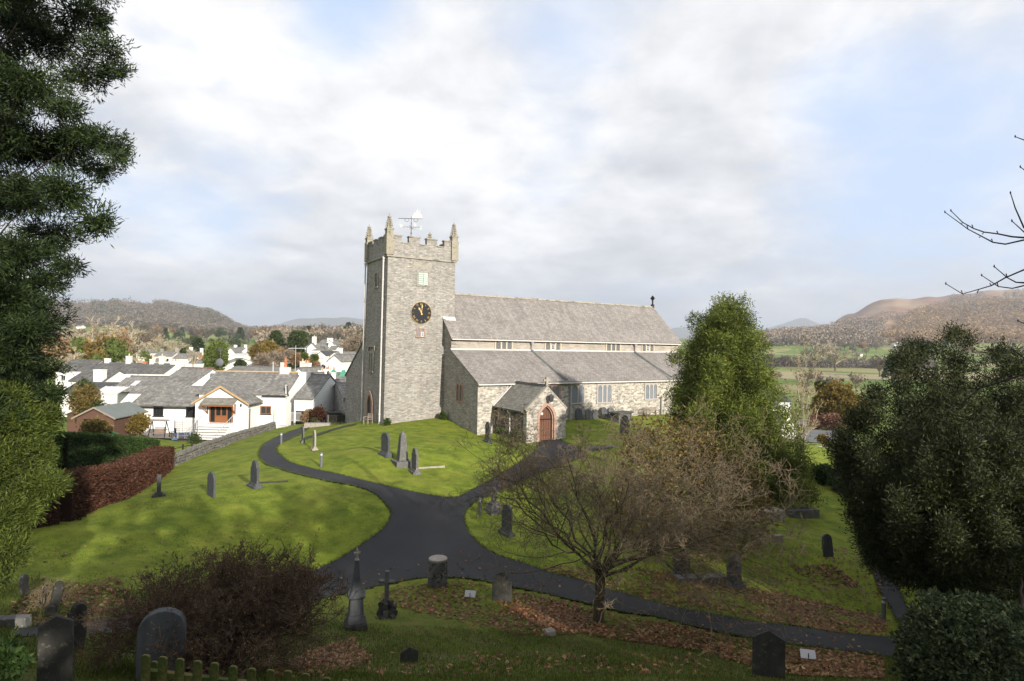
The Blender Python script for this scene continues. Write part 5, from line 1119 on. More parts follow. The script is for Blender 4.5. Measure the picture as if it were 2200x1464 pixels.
    for sx in (-1, 1):
        q = MB(); q.box(sx*.27-.03, sx*.27+.03, -.25, .25, .62, .66); q.build('armrest', 'bark_dark', t)
        for sy in (-1, 1): q = MB(); q.box(sx*.25-.03, sx*.25+.03, sy*.23-.03, sy*.23+.03, 0, .62 if sy < 0 else .4); q.build('leg', 'bark_dark', t)
    # trampoline
    a = P(400, 928, 67.5); t = thing('trampoline', 'round trampoline with dark blue safety net and white poles', 'trampoline', (a[0], a[1], Hs(a[0], a[1])+.05)); R_ = 1.2
    q = MB(); n = 24
    q.lathe([(R_, .62), (R_, .72), (R_-.2, .72), (R_-.2, .66)], k=24); q.build('padded_rim', 'blue_metal', t)
    q = MB(); q.lathe([(R_-.19, .67), (R_-.19, .69)], k=24); q.build('mat', 'black_paint_and_shade', t)
    for i in range(6):
        an = i*math.pi/3+.3; c_, s_ = math.cos(an), math.sin(an); q = MB(); q.tube([(c_*R_, s_*R_, 0), (c_*R_*1.02, s_*R_*1.02, .7), (c_*R_, s_*R_, 2.35)], .03, 5); q.build('pole', 'sign_white', t)
    q = MB()
    for i in range(40):
        an = i*2*math.pi/40; c_, s_ = math.cos(an)*(R_-.02), math.sin(an)*(R_-.02); q.tube([(c_, s_, .7), (c_, s_, 2.3)], .008, 3, False)
    for zz in np.arange(.8, 2.31, .22): q.tube([(math.cos(b)*(R_-.02), math.sin(b)*(R_-.02), zz) for b in np.linspace(0, 2*math.pi, 25)], .008, 3, False)
    q.build('net', 'blue_net', t)
    a = P(514, 940, 68); t = thing('flower_pot', 'terracotta flower pot by the foot of the steps', 'flower pot', (a[0], a[1], Hs(a[0], a[1])+.05)); q = MB(); q.lathe([(.16, 0), (.24, .38), (.27, .38), (.27, .45), (.2, .45)], k=14); q.build('pot', 'terracotta', t); q = MB(); q.lathe([(.2, .0), (.2, .43)], k=10); q.build('soil', 'bark_dark', t)
    a = P(238, 938, 56); t = MB(); t.lathe([(.9, 0), (.85, .35), (.6, .75), (.2, .95)], k=14); o = t.build('play_tent', 'green_fabric', None, smooth=True); o.location = (a[0], a[1], Hs(a[0], a[1])); tag(o, 'green and cream pop-up play tent in front of the shed', 'play tent')
    q = MB(); q.lathe([(.91, 0), (.86, .35), (.61, .76), (.21, .96)], k=14); q.Fc = [f for i, f in enumerate(q.Fc) if i % 14 in (7, 8, 9)]; q.build('cream_panel', 'sandstone', o, smooth=True)
    a = P(375, 949, 65); q = MB(); q.box(-.25, .25, -.15, .15, .1, .25); q.lathe([(.12, -.05), (.12, .05)], (-.2, 0, .12), 10); q.lathe([(.1, .2), (.13, .35), (.02, .42)], (.15, 0, 0), 10); o = q.build('toy_car', 'blue_metal'); o.location = (a[0], a[1], Hs(a[0], a[1])+.05); tag(o, 'small blue and white plastic toy on the patio edge', 'toy')
garden()

# ------------------------------------------------------------------ graves, benches, lamps
FACE = YAW+math.pi/2      # slabs stand with their faces east and west: local X (width) runs north
def gshape(kind, w, h):
    """front outline of a headstone, (a,b) from the base"""
    n = 10; hw = w/2
    if kind == 'round': return [(-hw, 0), (hw, 0), (hw, h-hw)]+[(hw*math.cos(a), h-hw+hw*math.sin(a)) for a in np.linspace(0, math.pi, n)][1:-1]+[(-hw, h-hw)]
    if kind == 'segment':
        r = w*.75; c = h-.12*w; return [(-hw, 0), (hw, 0), (hw, h-.28*w)]+[(hw*math.cos(a), h-.28*w+.28*w*math.sin(a)) for a in np.linspace(0, math.pi, n)][1:-1]+[(-hw, h-.28*w)]
    if kind == 'gothic':
        sp = h-w*.75; p = []; R = ((h-sp)**2+hw*hw)/(2*hw)
        for i in range(n+1): z = (h-sp)*i/n; p.append((hw-(R-math.sqrt(max(R*R-z*z, 0))), sp+z))
        return [(-hw, 0), (hw, 0)]+p+[(-a, b) for a, b in reversed(p[:-1])]
    if kind == 'peak': return [(-hw, 0), (hw, 0), (hw, h-w*.28), (0, h), (-hw, h-w*.28)]
    if kind == 'shoulder':
        s = hw*.72; return [(-hw, 0), (hw, 0), (hw, h-hw*.95), (s, h-hw*.9)]+[(s*math.cos(a), h-s+s*math.sin(a)) for a in np.linspace(.1, math.pi-.1, n)]+[(-s, h-hw*.9), (-hw, h-hw*.95)]
    if kind == 'rough': return [(-hw, 0), (hw, 0), (hw, h*.72), (hw*.45, h*.95), (-hw*.2, h), (-hw*.8, h*.9), (-hw, h*.6)]
HS_GROUP = 'old headstones of the churchyard'
def headstone(label, px, pyb, pyt, w, kind='round', m='grave_dark', th=.1, base=True, lean=(0, 0), yaw=None, d=None, name='headstone', sink=0, frame=False, group=HS_GROUP):
    q = G(px, pyb) if d is None else np.array([*P(px, pyb, d)[:2], Hs(*P(px, pyb, d)[:2])]); h = (pyb-pyt)/F*q[1]*1.02
    t = thing(name, label, 'headstone', (q[0], q[1], q[2]-sink), 0, group); t.rotation_euler = (rad(lean[0]), rad(lean[1]), FACE if yaw is None else yaw)
    s = MB(); b0 = .22 if base else -.35
    s.prism([(a, b) if b > 0 else (a, -.35 if not base else 0) for a, b in gshape(kind, w, h-(b0 if base else 0))], (0, th/2, b0 if base else 0), (1, 0, 0), (0, 0, 1), (0, -th, 0)) if True else None
    so = s.build('slab', m, t, bevel=.012)
    if base:
        s = MB(); s.frust(-w*.62, w*.62, -th*1.6-.06, th*1.6+.06, -.35, -w*.58, w*.58, -th*1.4-.04, th*1.4+.04, .13); s.frust(-w*.55, w*.55, -th*1.1, th*1.1, .1, -w*.52, w*.52, -th*.8-.02, th*.8+.02, .24); s.build('plinth', m, t, bevel=.015)
    if frame:   # sunk panel edge
        s = MB(); pts = gshape(kind, w, h-b0); ins = gshape(kind, w*.74, h-b0-.15)
        n_ = len(pts)
        for i in range(2, n_-1): s.prism([pts[i], pts[i+1], (ins[i+1][0], ins[i+1][1]), (ins[i][0], ins[i][1])], (0, th/2+.025, b0), (1, 0, 0), (0, 0, 1), (0, -.02, 0))
        s.build('moulding', m, t)
    return t
def graves():
    cam_yaw = lambda px: math.atan2(-(px-1100)/F, 1)
    headstone('thin leaning headstone nearest the bend of the upper path', 651, 951, 917, .5, 'gothic', 'grave_grey', .1, lean=(0, 6))
    headstone('pale pinkish pointed headstone beside the thin leaning one', 675, 967, 925, .62, 'gothic', 'grave_pale', .12)
    headstone('round-topped dark headstone with a moulded edge, left of the obelisk', 828, 978, 931, .85, 'round', 'grave_dark', .16, frame=True, yaw=FACE+rad(14))
    headstone('lichen-spotted pointed headstone in front of the obelisk', 891, 1016, 964, .8, 'shoulder', 'grave_grey', .16)
    headstone('pointed headstone standing against the corner of the church aisle', 1048, 950, 907, .72, 'gothic', 'grave_dark', .12, frame=True)
    headstone('dark headstone with brown kerb on the left lawn', 547, 1047, 991, .8, 'shoulder', 'grave_dark', .14, yaw=FACE+rad(16))
    headstone('plain round-topped headstone alone on the left lawn', 454, 1067, 1016, .72, 'round', 'grave_dark', .12, base=False, yaw=FACE+rad(20))
    headstone('slim dark pillar stone on a plinth beside the beech hedge', 341, 1068, 1021, .26, 'peak', 'grave_dark', .18)
    headstone('black rounded headstone under the left reach of the bare tree', 1088, 1148, 1085, .8, 'round', 'grave_dark', .12, lean=(0, -3))
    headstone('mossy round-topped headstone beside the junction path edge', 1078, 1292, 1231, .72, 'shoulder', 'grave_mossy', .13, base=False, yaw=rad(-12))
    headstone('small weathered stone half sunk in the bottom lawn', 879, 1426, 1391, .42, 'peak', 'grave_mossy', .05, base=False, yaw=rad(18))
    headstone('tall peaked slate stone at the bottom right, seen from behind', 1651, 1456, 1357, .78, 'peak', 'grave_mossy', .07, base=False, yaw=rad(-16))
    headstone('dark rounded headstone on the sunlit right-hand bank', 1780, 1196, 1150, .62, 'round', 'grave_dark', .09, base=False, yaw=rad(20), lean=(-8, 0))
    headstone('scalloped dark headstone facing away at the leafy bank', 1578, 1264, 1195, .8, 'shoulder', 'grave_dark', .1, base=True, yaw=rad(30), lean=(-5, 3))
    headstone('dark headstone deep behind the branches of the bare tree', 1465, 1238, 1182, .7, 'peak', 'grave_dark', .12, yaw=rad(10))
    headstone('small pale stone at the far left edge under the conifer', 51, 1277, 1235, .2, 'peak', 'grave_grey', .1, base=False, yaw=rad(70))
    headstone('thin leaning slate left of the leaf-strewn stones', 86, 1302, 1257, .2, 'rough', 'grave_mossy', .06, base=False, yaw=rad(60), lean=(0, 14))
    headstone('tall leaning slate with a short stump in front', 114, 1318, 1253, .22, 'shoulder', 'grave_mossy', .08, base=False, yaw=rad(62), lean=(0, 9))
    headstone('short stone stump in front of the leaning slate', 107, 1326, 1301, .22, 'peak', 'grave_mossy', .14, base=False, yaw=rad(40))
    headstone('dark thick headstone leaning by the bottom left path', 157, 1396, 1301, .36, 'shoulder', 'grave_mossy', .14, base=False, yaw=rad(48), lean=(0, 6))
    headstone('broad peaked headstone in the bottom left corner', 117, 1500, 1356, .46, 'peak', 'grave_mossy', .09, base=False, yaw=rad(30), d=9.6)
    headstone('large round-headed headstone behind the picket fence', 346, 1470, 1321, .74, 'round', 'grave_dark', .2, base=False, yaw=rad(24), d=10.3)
    headstone('grey shouldered headstone right of the porch lawn', 1342, 934, 893, .8, 'shoulder', 'grave_grey', .12, base=False, yaw=rad(-4))
    headstone('slender upright stone at the end of the long pale ledger', 704, 914, 892, .3, 'peak', 'grave_grey', .12)
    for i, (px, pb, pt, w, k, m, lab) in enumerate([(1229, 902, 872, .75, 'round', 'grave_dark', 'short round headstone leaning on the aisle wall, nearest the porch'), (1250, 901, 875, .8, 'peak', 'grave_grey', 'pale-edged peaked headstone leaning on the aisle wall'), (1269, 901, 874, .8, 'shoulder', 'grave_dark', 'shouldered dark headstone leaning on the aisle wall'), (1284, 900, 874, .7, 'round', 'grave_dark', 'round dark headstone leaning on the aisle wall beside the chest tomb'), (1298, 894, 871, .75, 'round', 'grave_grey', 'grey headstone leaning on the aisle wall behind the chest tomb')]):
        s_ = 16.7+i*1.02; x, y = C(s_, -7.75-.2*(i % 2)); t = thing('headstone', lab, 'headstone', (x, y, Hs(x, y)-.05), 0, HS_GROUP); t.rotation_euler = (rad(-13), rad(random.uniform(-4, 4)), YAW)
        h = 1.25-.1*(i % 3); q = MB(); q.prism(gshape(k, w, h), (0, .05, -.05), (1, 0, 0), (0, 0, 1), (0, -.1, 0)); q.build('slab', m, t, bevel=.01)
    # obelisk
    q = G(864, 999); t = thing('obelisk', 'tapering grey obelisk on a square plinth in the middle lawn', 'monument', tuple(q), YAW)
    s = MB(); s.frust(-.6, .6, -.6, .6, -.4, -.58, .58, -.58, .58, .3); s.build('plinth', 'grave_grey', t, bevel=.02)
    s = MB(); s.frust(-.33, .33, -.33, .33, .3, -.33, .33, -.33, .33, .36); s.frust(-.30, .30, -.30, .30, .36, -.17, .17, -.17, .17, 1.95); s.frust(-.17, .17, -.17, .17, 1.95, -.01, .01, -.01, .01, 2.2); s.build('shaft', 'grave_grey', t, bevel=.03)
    # tall monument at the bottom
    q = G(764, 1352); t = thing('monument', 'tall mossy spire monument with a cross finial beside the brown shrub', 'monument', tuple(q), rad(20)); hh = (1352-1178)/F*q[1]*.98/2.75
    t.scale = (hh,)*3
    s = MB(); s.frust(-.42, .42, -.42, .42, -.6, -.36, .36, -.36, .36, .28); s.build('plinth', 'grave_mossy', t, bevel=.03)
    s = MB(); s.frust(-.3, .3, -.3, .3, .28, -.27, .27, -.27, .27, .55); s.frust(-.24, .24, -.24, .24, .55, -.22, .22, -.22, .22, 1.08); s.frust(-.22, .22, -.22, .22, 1.08, -.29, .29, -.29, .29, 1.18); s.frust(-.29, .29, -.29, .29, 1.18, -.18, .18, -.18, .18, 1.36)
    for a in range(4): s.M = Matrix.Rotation(a*math.pi/2, 4, 'Z'); s.prism([(-.2, 1.16), (.2, 1.16), (0, 1.4)], (0, -.3, 0), (1, 0, 0), (0, 0, 1), (0, .12, 0))
    s.M = Matrix.Identity(4); s.build('pedestal', 'grave_dark', t, bevel=.015)
    s = MB(); s.frust(-.16, .16, -.16, .16, 1.34, -.06, .06, -.06, .06, 2.4); s.build('spire', 'grave_dark', t, bevel=.02)
    s = MB(); s.lathe([(.09, 2.38), (.05, 2.45), (.05, 2.55), (.03, 2.62), (.05, 2.7), (.01, 2.82)], k=8); s.box(-.11, .11, -.03, .03, 2.58, 2.65); s.box(-.03, .03, -.11, .11, 2.58, 2.65); s.build('finial', 'pinnacle_stone', t)
    # cross on rockwork
    q = G(830, 1326); t = thing('cross', 'stone cross on a pile of rockwork beside the spire monument', 'stone cross', tuple(q), rad(-8)); k = (1326-1228)/F*q[1]/1.62; t.scale = (k,)*3
    s = MB(); s.tube([(0, 0, .4), (0, 0, 1.62)], [.09, .075], 10); s.tube([(-.3, 0, 1.25), (.3, 0, 1.25)], .075, 10); s.build('cross', 'grave_grey', t)
    s = MB()
    for i in range(34):
        a = random.uniform(0, 6.3); zz = random.uniform(0, .55); rr = (.34-.32*zz)*random.uniform(.5, 1); s.rock((rr*math.cos(a), rr*math.sin(a), zz), .13, .11, .1, a, .3)
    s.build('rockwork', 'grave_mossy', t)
    # small cross monument by the bollard
    q = G(1061, 1100); t = thing('monument', 'small weathered obelisk cross behind the junction lamp post', 'monument', tuple(q), YAW)
    s = MB(); s.frust(-.45, .45, -.45, .45, -.3, -.4, .4, -.4, .4, .2); s.frust(-.34, .34, -.34, .34, .2, -.22, .22, -.22, .22, .55); s.build('plinth', 'grave_grey', t, bevel=.02)
    s = MB(); s.frust(-.14, .14, -.1, .1, .55, -.09, .09, -.07, .07, 1.35); s.box(-.28, .28, -.06, .06, 1.0, 1.15); s.build('cross', 'grave_grey', t, bevel=.015)
    # stone cylinder
    q = G(940, 1256); t = thing('sundial_pillar', 'squat round pillar of stacked rubble with a flat cap by the junction', 'stone pillar', tuple(q)); k = (1256-1199)/F*q[1]
    s = MB(); z = -.1; row = 0
    while z < k-.12:
        h_ = random.uniform(.06, .1); n = random.randint(9, 12)
        for i in range(n): a = 2*math.pi*(i+.5*(row % 2)+random.uniform(-.15, .15))/n; r_ = .30+random.uniform(-.015, .02); s.rock((r_*math.cos(a), r_*math.sin(a), z+h_/2), .075, .105, h_*.52, a, .12)
        z += h_; row += 1
    s.lathe([(.28, -.1), (.28, k-.1)], k=16); s.build('rubble_drum', 'grave_grey', t)
    s = MB(); s.lathe([(.36, k-.1), (.37, k-.02), (.34, k)], k=14); s.build('cap_stone', 'grave_pale', t)
    # low stone, slabs, kerbs
    def slab(label, px, py, L, W_, h, yaw, m, name='ledger_stone', catg='ledger stone', tilt=(0, 0), d=None):
        q = G(px, py); s = MB(); s.frust(-L/2, L/2, -W_/2, W_/2, -.25, -L/2+.02, L/2-.02, -W_/2+.02, W_/2-.02, h); o = s.build(name, m, bevel=.02); o.location = tuple(q); o.rotation_euler = (rad(tilt[0]), rad(tilt[1]), yaw); return tag(o, label, catg)
    slab('long pale ledger stone at the bend by the church corner', 682, 917, 2.6, .8, .38, rad(8), 'grave_pale')
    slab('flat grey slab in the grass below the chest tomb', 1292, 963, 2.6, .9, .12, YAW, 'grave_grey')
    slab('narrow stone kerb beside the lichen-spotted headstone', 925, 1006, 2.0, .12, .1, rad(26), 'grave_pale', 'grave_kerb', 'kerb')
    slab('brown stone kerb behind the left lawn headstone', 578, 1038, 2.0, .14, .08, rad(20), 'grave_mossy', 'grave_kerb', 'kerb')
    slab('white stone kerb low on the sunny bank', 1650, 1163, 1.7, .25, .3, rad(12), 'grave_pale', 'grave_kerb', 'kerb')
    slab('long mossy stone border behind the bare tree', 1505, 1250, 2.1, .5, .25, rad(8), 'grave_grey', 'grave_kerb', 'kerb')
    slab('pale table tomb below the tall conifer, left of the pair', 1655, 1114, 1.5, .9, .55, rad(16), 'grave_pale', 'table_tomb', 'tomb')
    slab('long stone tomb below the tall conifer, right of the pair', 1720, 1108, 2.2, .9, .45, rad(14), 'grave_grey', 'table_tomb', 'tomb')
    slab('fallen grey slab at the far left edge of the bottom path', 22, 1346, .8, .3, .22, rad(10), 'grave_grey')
    q = G(1180, 1366); s = MB(); s.rock((0, 0, .06), .2, .13, .16, .4, .25); o = s.build('boulder', 'grave_pale', bevel=.03); o.location = tuple(q); tag(o, 'small pale boulder in the leafy bottom lawn', 'boulder')
    # chest tomb
    x, y = C(20.3, -9.6); t = thing('chest_tomb', 'stone chest tomb with an overhanging slab beside the aisle wall', 'tomb', (x, y, Hs(x, y)), YAW+rad(12))
    s = MB(); s.box(-.95, .95, -.45, .45, -.3, .78); s.build('chest', 'grave_grey', t, bevel=.01)
    s = MB(); [s.box(a-.08, a+.08, b-.08, b+.08, -.3, .79) for a in (-.95, .95) for b in (-.45, .45)]; s.build('corner_post', 'grave_grey', t)
    s = MB(); s.frust(-1.15, 1.15, -.65, .65, -.3, -1.1, 1.1, -.6, .6, .1); s.build('plinth', 'grave_grey', t)
    s = MB(); s.box(-1.15, 1.15, -.66, .66, .79, .93); s.build('top_slab', 'grave_dark', t, bevel=.02)
    # signs lying in the grass
    for px, py, yw, lab in [(1009, 1287, -8, 'small white card sign propped in the grass near the mossy headstone'), (1738, 1421, -12, 'small white card sign propped in the leaves near the peaked stone')]:
        q = G(px, py); t = thing('sign', lab, 'sign', tuple(q), rad(yw), 'blank white card signs'); s = MB(); s.M = Matrix.Rotation(rad(-38), 4, 'X'); s.box(-.2, .2, -.012, .012, .06, .3); s.build('card', 'sign_white', t); s = MB(); s.tube([(0, .02, -.1), (0, .05, .2)], .012, 4); s.build('stake', 'bark_dark', t)
graves()

def bollards():
    def mk(t):
        s = MB(); s.lathe([(.085, -.1), (.085, .72)], k=16); s.build('post', 'bollard_grey', t)
        s = MB(); s.lathe([(.07, .72), (.07, .84)], k=16); s.build('lamp_lens', 'lamp_glass', t)
        s = MB(); s.lathe([(.095, .84), (.095, .9), (.06, .93)], k=16); s.build('cap', 'bollard_grey', t)
    first = None
    for px, py, lab in [(690, 1003, 'grey lamp bollard on the mound edge above the path'), (604, 955, 'grey lamp bollard at the outside of the path bend'), (1031, 1107, 'grey lamp bollard at the mouth of the porch path'), (1898, 1333, 'grey lamp bollard where the two right-hand paths join')]:
        q = G(px, py)
        if first is None: first = thing('lamp_bollard', lab, 'lamp bollard', tuple(q), 0, 'lamp bollards along the paths'); mk(first)
        else: dup(first, tuple(q), label=lab)
bollards()
def benches():
    for lab, s0, n0, L, yw, arm in [('wooden armchair bench beside the tower west door', -1.1, 1.6, .62, YAW-math.pi/2+rad(20), 1), ('long grey slatted bench against the aisle wall', 25.6, -8.3, 1.75, YAW, 1)]:
        x, y = C(s0, n0); t = thing('bench', lab, 'bench', (x, y, Hs(x, y)), yw)
        for k in range(4): s = MB(); s.box(-L/2, L/2, -.25+k*.12, -.25+k*.12+.09, .42, .45); s.build('seat_slat', 'grey_wood', t)
        s = MB(); s.box(-L/2, L/2, .24, .29, .9, .98); s.box(-L/2, L/2, .24, .29, .5, .55); n = int(L/.11)
        for i in range(n): a = -L/2+.06+i*(L-.12)/(n-1); s.box(a-.025, a+.025, .25, .28, .551, .899)
        s.build('backrest', 'grey_wood', t)
        for sx in (-1, 1):
            a = sx*(L/2)
            s = MB(); s.box(a-.03, a+.03, -.3, .24, .64, .68); s.build('armrest', 'grey_wood', t)
            s = MB(); s.box(a-.035, a+.035, -.28, -.21, -.1, .639); s.build('leg', 'grey_wood', t); s = MB(); s.box(a-.035, a+.035, .23, .30, -.1, .97); s.build('leg', 'grey_wood', t)
benches()

# ------------------------------------------------------------------ walls, fences, steps
def dry_wall(name, label, pts, h, w, dens=1., m='wall_rock'):
    q = MB(); pts = [np.array(p) for p in pts]
    for a, b in zip(pts[:-1], pts[1:]):
        L = np.linalg.norm(b-a); n = max(1, int(L/.36)); ang = math.atan2(b[1]-a[1], b[0]-a[0]); nr = np.array([-math.sin(ang), math.cos(ang)])
        for i in range(n):
            p = a+(b-a)*((i+.5)/n); g = Hs(p[0], p[1])
            q.box(0, 0, 0, 0, 0, 0) if False else None
            for c in range(int(h/.2)):
                for s in (-1, 1):
                    o = p+nr*s*(w*.33-c*.015)+(b-a)/L*random.uniform(-.06, .06); q.rock((o[0], o[1], g+.08+c*.2+random.uniform(-.03, .03)), random.uniform(.13, .23), w*random.uniform(.2, .28), random.uniform(.075, .12), ang+random.uniform(-.2, .2), .22)
            q.rock((p[0], p[1], g+h+random.uniform(-.03, .04)), .1, w*.42, .14, ang+random.uniform(-.15, .15), .15); o = p+(b-a)/L*.18; q.rock((o[0], o[1], g+h+random.uniform(-.03, .03)), .1, w*.42, .13, ang, .15)
    o = q.build(name, m); return tag(o, label, 'wall', kind='thing')
wall_pts = [place(x, y)[:2] for x, y in [(366, 1004), (400, 990), (430, 977), (460, 966), (500, 950), (540, 938), (580, 925), (620, 913), (655, 904)]]
dry_wall('dry_stone_wall', 'long dry stone wall between the churchyard lawn and the cottage garden', wall_pts, .75, .5)
p_ = [P(272, 893, 76)[:2], P(303, 893, 76)[:2]]; dry_wall('garden_wall', 'short dark garden wall left of the cottage wing', p_, 1.9, .5)
def fences():
    # mossy picket fence close to the viewpoint
    t = thing('picket_fence', 'mossy wooden picket fence at the bottom edge', 'fence', (-3.0, 5.2, 0))
    tops = [(313, 1407), (332, 1421), (350, 1411), (387, 1415), (425, 1420), (461, 1424), (501, 1431), (541, 1436), (581, 1439), (619, 1441), (657, 1447), (702, 1456), (742, 1461)]
    first = None; ends = []
    for i, (px, py) in enumerate(tops):
        dd = 5.0+.0010*(px-313); back = i == 1
        if back: dd += .12
        a = P(px, py, dd); s = MB(); w = .037 if not back else .028; s.box(-w, w, -.012, .012, -1.1, -.03); s.prism([(-w, -.03), (w, -.03), (w, -.015), (w*.6, 0), (-w*.6, 0), (-w, -.015)], (0, -.012, 0), (1, 0, 0), (0, 0, 1), (0, .024, 0))
        o = s.build('picket', 'mossy_wood', t, bevel=.004); o.location = (a[0]+3.0, a[1]-5.2, a[2]); o.rotation_euler = (0, rad(random.uniform(-1.5, 1.5)), rad(-4))
        if not back: ends.append(a)
    r = MB(); a, b = ends[0], ends[-1]; d = (b-a); a = a-d*.02; b = b+d*.05; off = np.array([3.0, -5.2+.045, 0]); 
    for dz in (-.17, -.85): r.tube([tuple(a+off+[0, 0, dz]), tuple(b+off+[0, 0, dz])], .032, 4)
    r.build('rail', 'mossy_wood', t)
    # railings by the stone barn
    a = np.array(P(702, 895, 66)[:2]); b = np.array(P(741, 893, 66)[:2]); t = thing('iron_fence', 'low dark railings below the stone barn', 'fence', (*a, Hs(*a)))
    s = MB(); L = b-a
    for zz in (.35, .95): s.tube([(0, 0, zz), (L[0], L[1], zz+Hs(*b)-Hs(*a))], .035, 4)
    s.build('rail', 'bark_dark', t)
    s = MB()
    for i in range(14): f = i/13; s.box(L[0]*f-.03, L[0]*f+.03, L[1]*f-.02, L[1]*f+.02, 0, 1.05+(Hs(*b)-Hs(*a))*f)
    s.build('post', 'bark_dark', t)
    # garden rail fence at the end of the beech hedge
    a = np.array(P(372, 985, 47)[:2]); b = np.array(P(412, 982, 49)[:2]); t = thing('rail_fence', 'brown post and rail fence at the end of the beech hedge', 'fence', (*a, Hs(*a))); L = b-a; s = MB()
    for zz in (.4, .8): s.tube([(0, 0, zz), (L[0], L[1], zz)], .04, 4)
    s.build('rail', 'bark_dark', t)
    for f in (0, .5, 1): s = MB(); s.box(L[0]*f-.05, L[0]*f+.05, L[1]*f-.05, L[1]*f+.05, -.3, 1.0); s.build('post', 'bark_dark', t)
    # garden gate of white bars below the house corner
    a = P(636, 915, 68); t = thing('garden_gate', 'white barred gate between the cottage and the outbuilding', 'gate', (a[0], a[1], Hs(a[0], a[1])+.4)); s = MB()
    for i in range(12): s.box(-.55+i*.1-.012, -.55+i*.1+.012, -.01, .01, 0, 1.05)
    s.box(-.58, .58, -.015, .015, .1, .14); s.box(-.58, .58, -.015, .015, .95, .99); s.build('bars', 'white_paint', t)
    # steps down the right bank
    a = G(1752, 958, 30, 100); t = thing('stone_steps', 'pale stone steps descending the bank at the right', 'steps', tuple(a), rad(-30))
    for i in range(7): s = MB(); s.box(-1.0, 1.0, -.42*i-.4, -.42*i, -.6-.2*i, -.2*i); s.build('step', 'step_stone', t)
fences()

def vehicles():
    def car(label, x, y, rz, paint, group):
        t = thing('parked_car', label, 'car', (x, y, Hs(x, y)), rz, group)
        s = MB(); s.prism([(-2.1, .3), (2.1, .3), (2.12, .75), (1.4, .92), (.75, 1.42), (-1.0, 1.45), (-1.75, .98), (-2.12, .9)], (0, .85, 0), (1, 0, 0), (0, 0, 1), (0, -1.7, 0)); s.build('body', paint, t, bevel=.08)
        s = MB(); s.prism([(1.2, .94), (.7, 1.36), (-.95, 1.38), (-1.5, .98)], (0, .87, 0), (1, 0, 0), (0, 0, 1), (0, -1.74, 0)); s.build('window', 'glass_dark', t)
        for sx in (-1.3, 1.3):
            for sy in (-.75, .75): s = MB(); s.M = Matrix.Translation((sx, sy, .32)) @ Matrix.Rotation(math.pi/2, 4, 'X'); s.lathe([(.32, -.11), (.32, .11)], k=16); w = s.build('wheel', 'tyre', t); s = MB(); s.M = Matrix.Translation((sx, sy, .32)) @ Matrix.Rotation(math.pi/2, 4, 'X'); s.lathe([(.18, -.12), (.18, .12)], k=12); s.build('rim', 'car_paint_grey', w)
        for sy in (-.6, .6): s = MB(); s.box(2.02, 2.13, sy-.18, sy+.18, .6, .74); s.build('headlight', 'lamp_glass', t)
    g = 'cars in the car park at the right'
    for i, (px, d, rz, p, lab) in enumerate([(1740, 98, 20, 'car_paint_grey', 'silver car at the near end of the car park, beside the bare saplings'), (1760, 101, 15, 'car_paint_grey', 'grey car in the car park, right of the silver one'), (2120, 48, 80, 'car_paint_white', 'white car glimpsed through the yew, upper'), (2175, 46, 60, 'car_paint_white', 'silver car glimpsed through the yew, at the edge')]):
        x = (px-1100)/F*d; car(lab, x, d, rad(rz), p, g)
    x = (724-1100)/F*74; car('dark car parked by the stone barn, behind the railings', x, 74, rad(10), 'glass_dark', None)
    q = (611-1100)/F*190; car('dark car on the sloping village street', q, 190, rad(100), 'glass_dark', None)
vehicles()
def street_things():
    cp = [P(1712, 922, 95)[:2], P(1800, 922, 95)[:2], P(1850, 940, 80)[:2], P(1800, 942, 78)[:2], P(1725, 942, 78)[:2]]; tag(draped('car_park', cp, 1.5, .04, 'road_asphalt'), None, None, kind='structure')
    rd = [P(x, y, d)[:2] for x, y, d in [(590, 0, 260), (603, 0, 260), (618, 0, 200), (640, 0, 160), (655, 0, 130), (640, 0, 130), (622, 0, 160), (600, 0, 200)]]; tag(draped('road', rd, 4, .08, 'road_asphalt'), None, None, kind='structure')
    for px, yt, d, h, lab in [(690, 768, 130, 9, 'tall street pole in front of the bungalow gable'), (587, 778, 112, 8, 'pole with a flat top above the long low roof'), (752, 800, 90, 5, 'thin pole near the church wall')]:
        a = P(px, yt, d); g = Hs(a[0], a[1]); t = thing('utility_pole', lab, 'pole', (a[0], a[1], g), 0, 'poles among the village roofs'); s = MB(); s.tube([(0, 0, 0), (0, 0, a[2]-g)], [.13, .09], 8); s.build('pole', 'sign_white', t); s = MB(); s.box(-.5, .5, -.05, .05, a[2]-g-.3, a[2]-g-.2); s.build('crossarm', 'grey_wood', t)
street_things()

# ------------------------------------------------------------------ vegetation
def px_blob(px, py, r, d, dd=0): c = P(px, py, d+dd); k = (d+dd)/F; return (c, (r*k, r*k, r*k*.9))
def crown_rows(rows, d, r, cx=None, squash=1.):
    """rows: (y, x left, x right) in photo px -> blobs filling a round crown at depth d"""
    out = []; k = d/F; y = rows[0][0]+r*.8
    while y < rows[-1][0]:
        for (ya, la, ra), (yb, lb, rb) in zip(rows[:-1], rows[1:]):
            if ya <= y <= yb: f = (y-ya)/(yb-ya); l = la+(lb-la)*f; rr = ra+(rb-ra)*f
        c = (l+rr)/2; hw = max((rr-l)/2-r*.8, 0); n = max(1, int(2*math.pi*hw/(r*1.5)))
        a0 = random.uniform(0, 6)
        for i in range(n):
            a = a0+2*math.pi*i/n; j = random.uniform(.8, 1.05); x = c+math.cos(a)*hw*j; dd = math.sin(a)*hw*k*squash
            out.append(px_blob(x, y+random.uniform(-.3, .3)*r, r*random.uniform(.75, 1.15), d, dd))
        if hw > r*1.2:
            for i in range(max(1, n//3)): a = random.uniform(0, 6.3); out.append(px_blob(c+math.cos(a)*hw*.45, y, r*1.1, d, math.sin(a)*hw*k*.45*squash))
        y += r*.95
    return out
